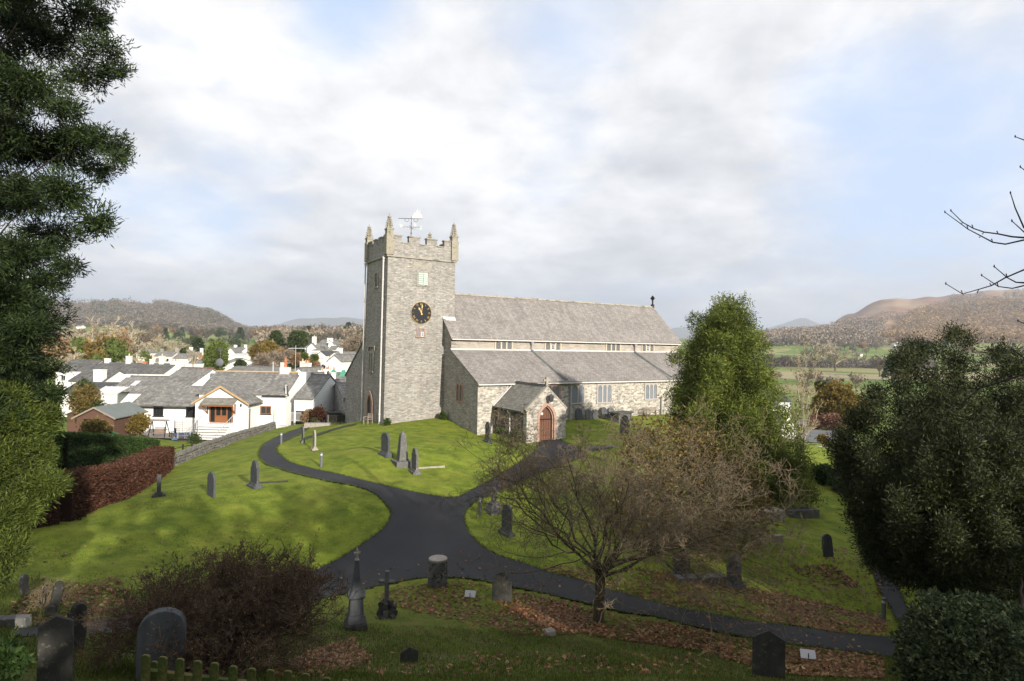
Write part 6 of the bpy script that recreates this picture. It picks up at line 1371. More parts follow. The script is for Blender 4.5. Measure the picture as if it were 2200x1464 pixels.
def limbs_to(blobs, base, top, r0, every=1, sag=.0):
    """branches from the trunk axis to the blob centres; returns V,Q"""
    base = np.array(base, float); top = np.array(top, float); PL = []; R = []
    for c, rr in blobs[::every]:
        c = np.array(c); f = np.clip((c[2]-base[2])/(top[2]-base[2]+1e-6)-.12, .05, .97); s = base+(top-base)*f; M = 7; t = np.linspace(0, 1, M)[:, None]
        mid = (s+c)/2+np.array([0, 0, -sag*np.linalg.norm(c-s)]); PL.append((1-t)**2*s+2*t*(1-t)*mid+t*t*c); R.append(np.linspace(r0*.32*(1-f*.6), r0*.06, M))
    return vtubes(np.array(PL), np.array(R), 5)
def tree_obj(name, label, catg, base, blobs, leafm, barkm, n, k, L, W, trunk_r, top, spread=.6, shell=.55, up=.3, group=None, twigs=0, every=1, sag=0., jit=0.):
    base = np.array(base, float); t = thing(name, label, catg, tuple(base), 0, group)
    p, d = blob_points(blobs, n, shell, up); V, Q = leaves(p-base, d, k, L, W, spread, jit); link('crown', np_mesh('crown', V, Q, leafm), t)
    top = np.array(top, float); tp = np.linspace(0, 1, 9)[:, None]; ax = base+(top-base)*tp+rng.normal(size=(9, 3))*np.array([.06, .06, 0])*trunk_r*4; ax[0] = base-[0, 0, .4]
    parts = [vtubes(ax[None]-base, np.linspace(trunk_r*1.25, trunk_r*.18, 9)[None], 10)]; parts.append((lambda vq: (vq[0]-base, vq[1]))(limbs_to([b for b in blobs if b[1][0] > .55*max(q[1][0] for q in blobs)], base, top, trunk_r*.8, every, sag)))
    if twigs:
        i = rng.integers(0, len(p), twigs); e = p[i]; C_ = np.array([b[0] for b in blobs]); near = C_[np.argmin(((e[:, None]-C_[None])**2).sum(2), 1)]
        tt = np.linspace(0, 1, 5)[None, :, None]; PLt = near[:, None]*(1-tt)+e[:, None]*tt+rng.normal(size=(twigs, 5, 3))*.04*np.linalg.norm(e-near, axis=1)[:, None, None]; parts.append(vtubes(PLt-base, np.repeat(np.linspace(trunk_r*.06, trunk_r*.02, 5)[None], twigs, 0), 3))
    V, Q = cat(parts); link('trunk', np_mesh('trunk', V, Q, barkm, smooth=True), t)
    return t

def big_trees():
    # tall dark conifer at the left edge
    B = []
    for px, py, r in [(190, 35, 58), (232, 105, 52), (195, 165, 55), (110, 90, 85), (30, 30, 90), (120, -60, 80), (200, -40, 60), (60, 190, 90), (-40, 110, 100), (150, 235, 42), (247, 312, 46), (185, 300, 62), (110, 320, 75), (20, 300, 90), (-70, 250, 100), (222, 362, 36), (150, 415, 66), (212, 470, 48), (70, 420, 80), (-30, 420, 100), (120, 505, 62), (158, 572, 38), (40, 550, 85), (-60, 560, 100), (95, 612, 52), (10, 650, 80), (55, 705, 50), (20, 760, 80), (95, 790, 50), (112, 850, 42), (30, 860, 80), (-60, 740, 110), (-70, 900, 100), (60, -150, 120), (-60, -60, 130), (140, -220, 100), (0, -320, 130), (260, 340, 26), (228, 490, 24), (262, 150, 26)]:
        b_ = px_blob(px+(-10 if px > 80 else 0), py, r*.86, 13.0, random.uniform(-1.6, 2.2)); B.append((b_[0], (b_[1][0]*1.12, b_[1][1]*1.12, b_[1][2]*.66)))
    for i in range(22):
        a = random.uniform(1.9, 5.4); z = random.uniform(-4, 10); B.append((np.array([-12.6+3.6*math.cos(a), 13.5+3.6*math.sin(a), z]), (1.1, 1.1, .9)))
    g = Hs(-12.6, 13.5)
    tree_obj('conifer_tree', 'towering dark green conifer at the left edge with drooping boughs', 'tree', (-12.6, 13.5, g), B, 'cedar_leaf', 'bark_dark', 15000, 30, .12, .012, .17, (-12.6, 13.5, 11), .7, .3, .05, twigs=2200, sag=-.02, jit=.075)
    B = [px_blob(px-12, py, r*.84, d) for px, py, r, d in [(40, 925, 62, 12), (100, 905, 42, 12.5), (15, 1000, 70, 11.5), (100, 1045, 44, 11.5), (55, 1095, 42, 11.2), (5, 1115, 60, 11), (30, 1180, 40, 10.8), (-10, 1230, 45, 11), (-60, 1020, 80, 11.5), (125, 1040, 24, 11.4), (75, 980, 50, 12), (-60, 1150, 80, 11), (30, 860, 45, 12.2)]]
    b = P(-30, 1330, 11.4); tree_obj('conifer_tree', 'sunlit yellow-green conifer in front of the towering one, bottom left', 'tree', (b[0], b[1], Hs(b[0], b[1])), B, 'golden_cypress_leaf', 'bark_grey', 4300, 28, .10, .010, .14, (b[0], b[1], -1), .75, .3, .25, twigs=500, jit=.06)
    # tall conifer right of the church
    rows = [(640, 1545, 1590), (665, 1518, 1608), (700, 1482, 1622), (740, 1462, 1632), (790, 1440, 1648), (840, 1432, 1664), (880, 1428, 1676), (930, 1440, 1690), (990, 1480, 1712), (1040, 1530, 1730), (1085, 1560, 1725), (1110, 1590, 1690)]
    B = crown_rows([(y, l+14+(10 if i % 2 else 0), r-14-(10 if i % 2 else 0)) for i, (y, l, r) in enumerate(rows)], 42, 21, squash=.85)+[px_blob(x, y, random.uniform(9, 20), 42, random.uniform(-5, .5)) for x, y in [(1568+(v-640)*.10+sg*random.uniform(.75, 1.12)*(22+(v-640)*.27), v+random.uniform(-8, 8)) for v in np.linspace(655, 1075, 34) for sg in (-1, 1)]]+[px_blob(x, y, r, 41, dd) for x, y, r, dd in [(1700, 1060, 26, -2), (1725, 1045, 18, -2.5), (1715, 1000, 20, -1), (1735, 1075, 14, -2)]]+[px_blob(x, y, r, 42, dd) for x, y, r, dd in [(1500, 695, 22, -1.5), (1560, 655, 20, 0), (1620, 730, 22, -2), (1455, 770, 20, -1), (1640, 830, 24, -3), (1450, 850, 26, -2), (1540, 800, 34, -4), (1600, 900, 38, -5), (1500, 900, 34, -4.5), (1680, 960, 28, -3), (1620, 1020, 36, -5), (1712, 1040, 22, -2), (1445, 900, 20, 0), (1560, 740, 28, -3)]]
    b = np.array(P(1580, 1110, 42)); g = Hs(b[0], b[1])
    tree_obj('conifer_tree', 'full green conifer standing right of the church', 'tree', (b[0], b[1], g), B, 'cypress_leaf', 'bark_dark', 13000, 24, .22, .026, .3, P(1568, 665, 42), .8, .45, .25, twigs=1200, jit=.2)
    # spreading yew at the right
    rows = [(712, 2030, 2075), (745, 1975, 2120), (780, 1945, 2180), (830, 1928, 2230), (870, 1885, 2260), (920, 1862, 2290), (980, 1835, 2320), (1030, 1840, 2350), (1080, 1880, 2350), (1140, 1915, 2360), (1200, 1960, 2400), (1260, 2000, 2420), (1300, 2040, 2400)]
    YD = 24.2; B0 = []
    for tx, ty, td, w_ in [(2050, 712, 0, 1), (1976, 750, 1, .9), (2012, 745, -2, .8), (2150, 757, 1, 1), (2108, 775, -1.5, .9), (1932, 778, -.5, .8), (1886, 850, -1, .8), (1840, 886, 0, .7), (1806, 930, -.5, .7), (1800, 985, -1, .6), (2192, 792, 0, 1), (2235, 840, 1, 1), (2290, 870, 1, 1), (1962, 862, -3.6, .9), (2060, 850, -4.4, 1), (2150, 900, -4.4, 1), (1872, 955, -3, .8), (1990, 965, -4.6, .9), (2100, 1000, -5, 1), (2200, 980, -4, 1), (1845, 1040, -2, .7), (1925, 1060, -4.2, .8), (2040, 1110, -5.2, .9), (2150, 1110, -5, .9), (2060, 800, 3, 1), (2150, 850, 4, 1)]:
        bx_, by_ = 2070+(tx-2070)*.45, 1230; n_ = 8
        for q_ in range(n_):
            f_ = q_/(n_-1); f2 = .25+.75*f_; r_ = (50*(1-f_**1.3)+14)*w_; b_ = px_blob(bx_+(tx-bx_)*f2**.8, by_+(ty-by_)*f2+r_*.6, r_, YD, td*f2*1.0); B0.append((b_[0], (b_[1][0], b_[1][1], b_[1][2]*1.35)))
    B = B0+[(lambda b: (b[0], (b[1][0], b[1][1], b[1][2]*1.8)))(px_blob(x, y+8, random.uniform(13, 20), YD, random.uniform(-1.5, 1))) for x, y in [(2050, 718), (2075, 728), (2010, 738), (1975, 752), (1950, 790), (1925, 830), (1935, 772), (1885, 850), (1870, 880), (1838, 900), (1812, 930), (1798, 960), (1805, 1000), (1830, 1030), (1850, 1060)]]+[px_blob(x, y, 48, YD, dd) for x, y, dd in [(1960, 1150, -1), (1990, 1210, -1), (2040, 1180, -3), (2100, 1240, -3), (2170, 1220, -3), (2230, 1180, -3), (2060, 1280, -1), (2150, 1300, 0), (1930, 1100, -1)]]+[px_blob(x, y, r, YD, dd) for x, y, r, dd in [(1838, 905, 26, 0), (1812, 955, 26, -1), (1830, 1000, 34, -1), (1935, 775, 22, 0), (1965, 752, 24, 1), (2150, 762, 26, 0), (2185, 790, 34, -1), (1880, 850, 22, 0), (1990, 1040, 50, -3.5), (2060, 1090, 50, -3.5), (2150, 980, 55, -4), (2050, 960, 50, -4)]]+[px_blob(1100+(u-1100), v, random.uniform(14, 30), YD, random.uniform(-5.5, -1)) for u, v in [(random.uniform(1870, 2260), random.uniform(760, 1150)) for _ in range(8)]]
    b = P(2075, 1290, YD); g = Hs(b[0], b[1])
    tree_obj('yew_tree', 'broad dark yew filling the right side above the path', 'tree', (b[0], b[1], g), B, 'yew_leaf', 'bark_dark', 31000, 24, .15, .018, .34, P(2065, 900, YD), .6, .3, .7, twigs=600, jit=.16)
    B = crown_rows([(820, 2200, 2300), (880, 2150, 2420), (960, 2090, 2520), (1060, 2040, 2560), (1180, 2030, 2560), (1320, 2040, 2560)], 30, 46); b = P(2330, 1310, 30); g = Hs(b[0], b[1])
    tree_obj('yew_tree', 'second yew added behind the broad one to darken the right edge', 'tree', (b[0], b[1], g), B, 'yew_leaf', 'bark_dark', 13000, 20, .24, .03, .3, P(2330, 900, 30), .6, .45, .6, twigs=300, jit=.2)  # extra tree added to stand in for the black shade here
    # rounded rhododendron bushes in the bottom right corner
    for lab, rows, d, n in [('rounded glossy evergreen bush in the bottom right corner', [(1285, 2010, 2090), (1310, 1965, 2150), (1350, 1930, 2200), (1400, 1915, 2240), (1450, 1912, 2260), (1500, 1925, 2260)], 15.5, 7000), ('smaller dark evergreen bush behind the rounded one', [(1310, 2150, 2200), (1330, 2130, 2240), (1370, 2125, 2260), (1410, 2130, 2260)], 18.5, 2600)]:
        B = crown_rows(rows, d, 32); b = P((rows[2][1]+rows[2][2])/2, 1460, d); g = Hs(b[0], b[1]); tree_obj('evergreen_bush', lab, 'bush', (b[0], b[1], g), B, 'rhodo_leaf', 'bark_dark', n, 7, .12, .032, .1, (b[0], b[1], g+1.8), .9, .72, .5, every=2)
    # leafy brown-green shrub behind the bare tree
    rows = [(900, 1420, 1500), (925, 1340, 1545), (960, 1312, 1590), (1010, 1300, 1640), (1060, 1290, 1680), (1120, 1300, 1680), (1180, 1330, 1650), (1220, 1380, 1600)]
    B = crown_rows(rows, 30.5, 34); b = P(1480, 1215, 30.5); g = Hs(b[0], b[1])
    tree_obj('deciduous_shrub', 'large shrub with yellowing brown leaves between the bare tree and the conifer', 'shrub', (b[0], b[1], g), B, 'brown_leaf', 'twig_grey', 7500, 6, .15, .04, .12, P(1480, 960, 30.5), .9, .5, .3, twigs=2500)
big_trees()

def bare(name, label, catg, base, limbs, r0, levels, barkm, fork, seeds=None, buds=None, group=None, trunk=True, limbm=None, minr=.0045):
    base = np.array(base, float); t = thing(name, label, catg, tuple(base), 0, group); PL = []; R = []
    for (e, rr, bend) in limbs:
        e = np.array(e, float); s = np.array(fork, float)+rng.normal(size=3)*r0*.4; u = np.linspace(0, 1, 9)[:, None]; mid = s*.45+e*.55+np.array([0, 0, bend])
        l = (1-u)**2*s+2*u*(1-u)*mid+u*u*e; l[1:-1] += rng.normal(size=(7, 3))*.065*np.linalg.norm(e-s)/3; PL.append(l); R.append(np.linspace(rr, rr*.22, 9))
    PL = np.array(PL); R = np.array(R); parts = [vtubes(PL-base, R, 7)]; cur = (PL, R); fine = []
    for li, (n, lr, ang, up, wob, t0, rr, k) in enumerate(levels):
        c = grow(cur[0], cur[1], n, lr, ang, M=6, up=up, wob=wob, t0=t0, rr=rr); c = (c[0], np.maximum(c[1], minr)); (parts if limbm and li < 1 else fine).append(vtubes(c[0]-base, c[1], k)); cur = c
    if limbm: V, Q = cat(parts); link('limbs', np_mesh('limbs', V, Q, limbm, smooth=True), t); parts = []
    if trunk: ax = np.linspace(0, 1, 6)[:, None]*(np.array(fork)-base)+rng.normal(size=(6, 3))*r0*.06; ax[0, 2] -= .3; ax[-1, 2] += .08; tr = vtubes(ax[None], (r0*np.array([1.35, 1.08, 1, .98, 1.02, 1.1]))[None], 12); V, Q = tr; link('trunk', np_mesh('trunk', V, Q, limbm or barkm, smooth=True), t)
    V, Q = cat(parts+fine); link('crown', np_mesh('crown', V, Q, barkm, smooth=True), t)
    if buds:
        m_, n, L, W = buds; e = cur[0].reshape(-1, 3); i = rng.integers(0, len(e), n); V, Q = leaves(e[i]-base, rand_unit(n), 1, L, W, .3); link('buds', np_mesh('buds', V, Q, m_), t)
    return t
def bare_things():
    b = P(1285, 1332, 20.3); b[2] = Hs(b[0], b[1]); fk = P(1290, 1238, 20.2)
    L = []
    for px, py, dd, r, bd in [(1042, 1050, -1, .07, .5), (1690, 1110, -1, .08, .5), (1062, 1012, .5, .085, .3), (1120, 962, 2.5, .08, .2), (1215, 975, -1, .075, .1), (1300, 950, 1.5, .08, 0), (1380, 962, 3.2, .08, .1), (1450, 985, -.8, .085, .2), (1560, 1010, 1.2, .09, .3), (1650, 1060, 0, .095, .5), (1672, 1165, 1, .075, .55), (1560, 1150, -2.2, .08, .5), (1100, 1120, -2.0, .07, .5), (1200, 1060, 4, .075, .3), (1320, 1060, -2.6, .07, .2), (1480, 1080, 4.2, .08, .3), (1080, 1070, 2.5, .07, .45), (1420, 1130, -3, .07, .5)]:
        L.append((P(px, py, 20.3+dd), r*.62, bd))
    bare('bare_tree', 'low spreading leafless tree beside the lower path', 'tree', b, L, .17, [(8, .62, .85, .04, .26, .12, .55, 5), (7, .5, .9, .03, .34, .12, .56, 4), (5, .55, 1.0, .02, .38, .12, .66, 3), (2, .75, .9, .03, .35, .2, .8, 3)], 'twig_grey', fk, buds=('fallen_leaf', 420, .07, .022), limbm='bark_green', minr=.0052)
    # twiggy brown shrub at the bottom left
    def shrub(name, label, px, py, d, rx, h, nst, lv, m, buds, group=None, z=None, ry=None):
        c = P(px, py, d); g = Hs(c[0], c[1]); base = np.array([c[0], c[1], g]); L = []
        for i in range(nst):
            a = random.uniform(0, 2*math.pi); f = math.sqrt(random.random()); e = base+np.array([math.cos(a)*rx*f, math.sin(a)*(ry or rx*.8)*f, h*math.sqrt(max(1-f*f*.75, .05))*random.uniform(.8, 1.05)]); L.append((e, .022*h/2, h*.12))
        return bare(name, label, 'shrub', base, L, .05, lv, m, base+np.array([0, 0, .05]), buds=buds, group=group, trunk=False)
    shrub('brown_shrub', 'huge twiggy brown shrub with tiny yellow buds at the bottom left', 478, 1420, 12.0, 2.5, 1.95, 130, [(8, .42, .7, .14, .26, .25, .6, 3), (6, .45, .8, .14, .34, .2, .65, 3), (4, .5, .8, .12, .34, .2, .75, 3)], 'twig_brown', ('bud', 15000, .03, .008), ry=2.2)
    q = P(1110, 1050, 36); shrub('brown_shrub', 'thin bare twigs growing by the porch path', 1080, 1050, 36, 1.2, 1.5, 16, [(6, .45, .5, .3, .15, .3, .6, 3), (4, .5, .5, .3, .15, .2, .7, 3)], 'twig_brown', None)
    shrub('dead_branches', 'grey dead twigs under the sunlit conifer', 95, 1180, 16, 1.0, .8, 16, [(6, .5, .9, -.05, .25, .2, .6, 3), (4, .5, .9, 0, .25, .2, .7, 3)], 'twig_grey', None)
    # branches of a tree standing just outside the right edge, close to the viewpoint
    tb = np.array([10.2, 7.4, Hs(10.2, 7.4)]); t = thing('bare_tree', 'bare tree whose thin budded branches reach in from the right edge', 'tree', tuple(tb))
    lines = [[(2200, 511), (2174, 509), (2145, 503), (2114, 499), (2091, 491), (2068, 478), (2043, 453)], [(2200, 516), (2160, 525), (2133, 521), (2107, 507), (2080, 493), (2030, 456)], [(2200, 490), (2181, 447), (2171, 415)], [(2200, 580), (2160, 597), (2130, 614), (2103, 622), (2068, 632), (2032, 610)],
             [(2200, 614), (2175, 620), (2145, 616), (2109, 592)], [(2200, 608), (2183, 607), (2164, 597), (2136, 573)], [(2205, 303), (2181, 294)], [(2205, 369), (2192, 359)], [(2200, 499), (2174, 475)], [(2200, 805), (2149, 821), (2100, 836), (2067, 834), (2026, 824), (1985, 788)], [(2145, 821), (2108, 805), (2065, 778)],
             [(2100, 838), (2061, 873), (2037, 873)], [(2200, 769), (2157, 739)], [(2205, 697), (2187, 690)], [(2200, 933), (2157, 941), (2094, 937)], [(2200, 974), (2171, 969)]]
    q = MB(); q.tube([(0, 0, -.4), (.1, 0, 2), (0, .1, 5), (.2, 0, 9), (.1, 0, 12)], [.2, .17, .14, .09, .03], 12); q.build('trunk', 'bark_grey', t, smooth=True)
    br = MB()
    # boughs that carry the visible sprays; each leaves the trunk low and arches out
    BG = {0: (500, 2300, 1.6), 1: (600, 2290, 1.7), 2: (340, 2300, 1.5), 3: (765, 2290, 1.2), 4: (955, 2280, .5)}
    def grp(y): return 2 if y < 420 else 0 if y < 540 else 1 if y < 650 else 3 if y < 860 else 4
    J = {}
    for g_, (jy, jx, drop) in BG.items():
        j = P(jx, jy, 7.2+.15*g_)-tb; z0 = max(j[2]-drop, .9); u = np.linspace(0, 1, 10)[:, None]; a = np.array([.05, 0, z0]); m_ = np.array([j[0]*.35, j[1]*.35+(-.25)**(g_ % 2+1), z0+(j[2]-z0)*1.05+.1]); c_ = (1-u)**2*a+2*u*(1-u)*m_+u*u*j; c_[1:-1] += rng.normal(size=(8, 3))*.025
        br.tube([tuple(q) for q in c_], list(np.linspace(.065, .016, 10)), 8); J[g_] = j
        for q in (3, 5, 7):
            e = c_[q]+np.array([random.uniform(-.5, .1), random.uniform(-.5, .5), random.uniform(.4, .9)]); br.tube([tuple(c_[q]), tuple((c_[q]+e)/2+[0.04, .02, -.05]), tuple(e)], [.018, .011, .005], 6)
    for i, l in enumerate(lines):
        d = 7.0+.35*math.sin(i*2.1); pts = [P(x, y, d+.06*j)-tb for j, (x, y) in enumerate(l)]
        if l[0][0] >= 2195: s = pts[0]; j = J[grp(l[0][1])]; pts = [j, j*.5+s*.5+[0, 0, .02]]+pts
        n = len(pts); br.tube([tuple(p) for p in pts], list(np.linspace(.013 if l[0][0] >= 2195 else .007, .0042, n)), 6)
        br.M = Matrix.Translation(Vector(tuple(pts[-1]))); br.lathe([(.003, -.015), (.0085, 0), (.004, .02)], k=6); br.M = Matrix.Identity(4)
        for j in range(2 if l[0][0] < 2195 else 4, n-1):
            a = pts[j]; dr = (pts[j+1]-a); dr = dr/np.linalg.norm(dr); up = np.array([0, 0, 1.])*(-1)**j+dr*.5; br.tube([tuple(a), tuple(a+up*.035)], [.004, .0065], 5)
    br.build('branches', 'twig_black', t, smooth=True)
    # slender multi-stemmed saplings behind the tall conifer
    b = P(1720, 1000, 52); b[2] = Hs(b[0], b[1]); fk = b+np.array([0, 0, .9])
    L = [(P(px, py, 52+dd), .05, 0) for px, py, dd in [(1712, 800, 0), (1728, 765, 1), (1748, 785, -1), (1740, 850, 1), (1705, 850, -1), (1758, 880, .5)]]
    bare('bare_saplings', 'slender bare multi-stemmed tree in front of the car park', 'tree', b, L, .08, [(9, .28, .5, .35, .12, .25, .45, 3), (6, .5, .5, .3, .15, .2, .6, 3), (3, .5, .5, .3, .15, .2, .7, 3)], 'pale_twig', fk, buds=('brown_leaf', 700, .16, .06), minr=.012)
bare_things()

def hedge(name, label, pts, w, h, n, leafm, corem, L, W):
    """clipped hedge along ground points; pts (x,y,height)"""
    pts = [np.array(p, float) for p in pts]; A = pts[0]; t = None; cor = MB(); P_ = []; D_ = []
    seg = [np.linalg.norm(b[:2]-a[:2]) for a, b in zip(pts[:-1], pts[1:])]; tot = sum(seg); base = np.array([A[0], A[1], Hs(A[0], A[1])])
    for a, b, l in zip(pts[:-1], pts[1:], seg):
        d = (b[:2]-a[:2])/l; nr = np.array([-d[1], d[0]]); m = int(n*l/tot); u = rng.random(m); side = rng.random(m); hh = a[2]+(b[2]-a[2])*u
        ctr = a[:2]+(b[:2]-a[:2])*u[:, None]; gz = H(ctr[:, 0], ctr[:, 1])
        top = side < w/(w+2*h)*1.6; lr = np.where(rng.random(m) < .5, -1, 1)
        off = np.where(top, (rng.random(m)-.5)*w, lr*w/2*(1+rng.normal(size=m)*.06)); z = np.where(top, hh*(1+rng.normal(size=m)*.03), rng.random(m)*hh)
        P_.append(np.column_stack([ctr+nr*off[:, None], gz+z])); D_.append(np.column_stack([nr*np.where(top, 0, lr)[:, None], np.where(top, 1., .25)]))
        k = max(2, int(l/1.2))
        for i in range(k):
            f0, f1 = i/k, (i+1)/k; p0 = a[:2]+(b[:2]-a[:2])*f0; p1 = a[:2]+(b[:2]-a[:2])*f1; c = []
            for p, f in ((p0, f0), (p1, f1)):
                g = Hs(*p); q = (a[2]+(b[2]-a[2])*f)*.95
                for s in (-1, 1): e = p+nr*s*w*.46; c += [(e[0], e[1], g-.3), (e[0], e[1], g+q)]
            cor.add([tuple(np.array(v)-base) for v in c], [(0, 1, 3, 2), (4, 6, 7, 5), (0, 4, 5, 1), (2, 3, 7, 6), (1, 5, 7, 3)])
    # end caps
    for e, o, dr in ((pts[0], pts[1], 1), (pts[-1], pts[-2], 1)):
        d = (e[:2]-o[:2])/np.linalg.norm(e[:2]-o[:2]); nr = np.array([-d[1], d[0]]); m = int(n*w/tot*.9); off = (rng.random(m)-.5)*w; z = rng.random(m)*e[2]; P_.append(np.column_stack([e[:2]+nr*off[:, None]+d*.05, Hs(*e[:2])+z])); D_.append(np.tile([d[0], d[1], .2], (m, 1)))
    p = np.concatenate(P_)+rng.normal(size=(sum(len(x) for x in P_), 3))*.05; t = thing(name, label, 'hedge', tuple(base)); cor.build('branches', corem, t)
    V, Q = leaves(p-base, np.concatenate(D_), 2, L, W, .9); link('foliage', np_mesh('foliage', V, Q, leafm), t); return t
def hedges():
    a = G(352, 1012, 20, 60); b = G(120, 1128, 12, 40); m = G(240, 1080, 12, 50)
    f = lambda q, h: (q[0]-.55, q[1]+.55, h)
    hedge('beech_hedge', 'clipped russet beech hedge along the left lawn', [f(a, 1.55), f(m, 1.7), f(b, 1.85), (b[0]-3.4, b[1]-3.6, 1.85)], 1.5, 1.7, 36000, 'beech_leaf', 'beech_core', .10, .032)
    a = P(325, 955, 47); b = P(130, 960, 41); c = P(20, 960, 39)
    top = lambda q, py: (q[0], q[1], P(200, py, q[1])[2]-Hs(q[0], q[1]))
    hedge('evergreen_hedge', 'dense dark green hedge behind the beech hedge', [top(a, 946), top(P(230, 950, 44), 938), top(b, 938), top(c, 940)], 1.6, 2, 26000, 'hedge_green_leaf', 'hedge_core', .13, .03)
    a = P(196, 874, 72); b = P(226, 873, 72); hedge('evergreen_hedge', 'small square-cut bright green hedge by the conservatory', [(a[0], a[1], 1.5), (b[0], b[1], 1.5)], 1.2, 1.5, 2500, 'bright_green_leaf', 'hedge_core', .12, .04)
hedges()

# small shrubs near the houses and walls (drawn as clumps)
def clump(name, label, px, py, r, d, leafm, n=700, k=6, L=.14, W=.04, hr=1., catg='shrub', group=None):
    c = P(px, py, d); g = Hs(c[0], c[1]); rr = r*d/F; B = [((c[0]+random.uniform(-.45, .45)*rr, c[1]+random.uniform(-.4, .4)*rr, max(c[2], g+rr*.5)+random.uniform(-.4, .35)*rr*hr), (rr*.62, rr*.62, rr*.62*hr)) for _ in range(7)]
    top = max(c[2], g+.3)+rr*.4
    return tree_obj(name, label, catg, (c[0], c[1], g), B, leafm, 'twig_brown', n, k, L, W, .05*rr+.02, (c[0], c[1], top), .8, .5, .3, group=group)
def small_plants():
    clump('shrub', 'golden-green shrub at the corner of the timber shed', 298, 903, 24, 62, 'gold_leaf', 700, L=.22, W=.05, hr=1.2)
    clump('shrub', 'variegated pale shrub in front of the shed doorway', 205, 918, 32, 55, 'brown_leaf', 1000, L=.2, W=.05)
    clump('shrub', 'tall loose green-grey bush left of the conservatory', 178, 868, 34, 66, 'brown_leaf', 1200, L=.25, W=.05, hr=1.4)
    clump('shrub', 'rounded mid green bush in front of the dark green roof', 182, 838, 20, 68, 'far_green_leaf', 800, L=.22, W=.06, hr=1.3)
    clump('shrub', 'low dark evergreen mass behind the grey sheds', 200, 882, 24, 66, 'hedge_green_leaf', 700, L=.2, W=.05)
    clump('shrub', 'round clipped evergreen on the garden lawn', 418, 958, 16, 60, 'far_green_leaf', 500, L=.12, W=.03)
    clump('shrub', 'dark red low shrub over the garden wall, beside the steps', 494, 944, 15, 59, 'red_leaf', 500, L=.13, W=.04, hr=.6)
    clump('shrub', 'small red shrub spilling on the wall left of the dark red one', 472, 946, 9, 60, 'beech_leaf', 250, L=.12, W=.04, hr=.6)
    clump('shrub', 'coppery shrub at the end of the path, orange half', 662, 893, 15, 68, 'orange_leaf', 700, L=.16, W=.05)
    clump('shrub', 'coppery shrub at the end of the path, brown half', 685, 890, 17, 67, 'beech_leaf', 900, L=.16, W=.05)
    clump('shrub', 'tangled green plant below the coppery shrubs', 673, 905, 8, 65, 'far_green_leaf', 250, L=.12, W=.04)
    clump('shrub', 'ivy growing over the left end of the dry stone wall', 440, 973, 9, 51, 'ivy_leaf', 260, L=.1, W=.04)
    clump('shrub', 'weeds at the foot of the porch west wall, tall clump', 1106, 935, 15, 46.3, 'ivy_leaf', 500, L=.14, W=.04, hr=.9)
    clump('shrub', 'weeds at the foot of the porch west wall, low clump', 1075, 925, 9, 48.5, 'ivy_leaf', 260, L=.12, W=.04, hr=.8)
    clump('shrub', 'green growth in the angle between tower and aisle', 952, 893, 9, 56.6, 'ivy_leaf', 260, L=.12, W=.04, hr=1.2)
    clump('shrub', 'small ivy patch at the foot of the tower corner', 832, 908, 7, 54.2, 'ivy_leaf', 220, L=.1, W=.04, hr=1.6)
    clump('shrub', 'yellow-green tuft by the car park wall', 1768, 944, 12, 72, 'gold_leaf', 350, L=.2, W=.05)
    clump('shrub', 'golden rounded tree behind the car park', 1795, 872, 55, 104, 'gold_leaf', 2600, L=.5, W=.14, catg='tree')
    clump('shrub', 'second golden tree merging with the yew outline', 1838, 885, 34, 106, 'gold_leaf', 1200, L=.5, W=.14, catg='tree')
    clump('shrub', 'pinkish red bushes below the golden tree', 1790, 905, 24, 96, 'red_leaf', 1000, L=.35, W=.09, hr=.8)
    clump('shrub', 'reddish bush left of the pinkish ones', 1752, 905, 17, 97, 'red_leaf', 600, L=.35, W=.09, hr=.8)
    clump('shrub', 'dark green tree crown left of the golden tree', 1762, 832, 13, 125, 'far_green_leaf', 500, L=.5, W=.14, catg='tree')
    clump('shrub', 'shady green undergrowth on the bank behind the yew', 1760, 1060, 34, 46, 'hedge_green_leaf', 1300, L=.25, W=.06, hr=.6)
    clump('shrub', 'dark undergrowth beside the upper right path', 1810, 1045, 26, 44, 'hedge_green_leaf', 900, L=.25, W=.06, hr=.6)
    clump('shrub', 'dark leafy corner plant at the bottom left', 5, 1420, 50, 9, 'hedge_green_leaf', 700, L=.1, W=.03)
    clump('shrub', 'bare grey-brown bush behind the church corner', 768, 742, 34, 160, 'bare_twig', 1500, L=1.2, W=.06, hr=.8, catg='tree')
    clump('conifer_tree', 'large bright green tree rising behind the main cottage roof', 462, 762, 26, 150, 'bright_green_leaf', 3200, L=.6, W=.16, hr=1.7, catg='tree')
    clump('conifer_tree', 'round blue-green conifer among the middle roofs', 518, 784, 14, 150, 'far_green_leaf', 700, L=.45, W=.12, catg='tree')
    clump('shrub', 'golden brown round tree beyond the middle roofs', 556, 758, 19, 190, 'gold_leaf', 1200, L=.6, W=.18, catg='tree')
    clump('shrub', 'brown-gold taller tree right of the golden round one', 578, 752, 17, 195, 'gold_leaf', 900, L=.6, W=.18, hr=1.3, catg='tree')
    clump('shrub', 'pale leafless bushy tree over the long low roof', 570, 785, 24, 150, 'bare_twig', 1500, L=1.1, W=.06, catg='tree')
    clump('shrub', 'second pale leafless bush over the long low roof', 596, 775, 18, 160, 'bare_twig', 1000, L=1.1, W=.06, catg='tree')
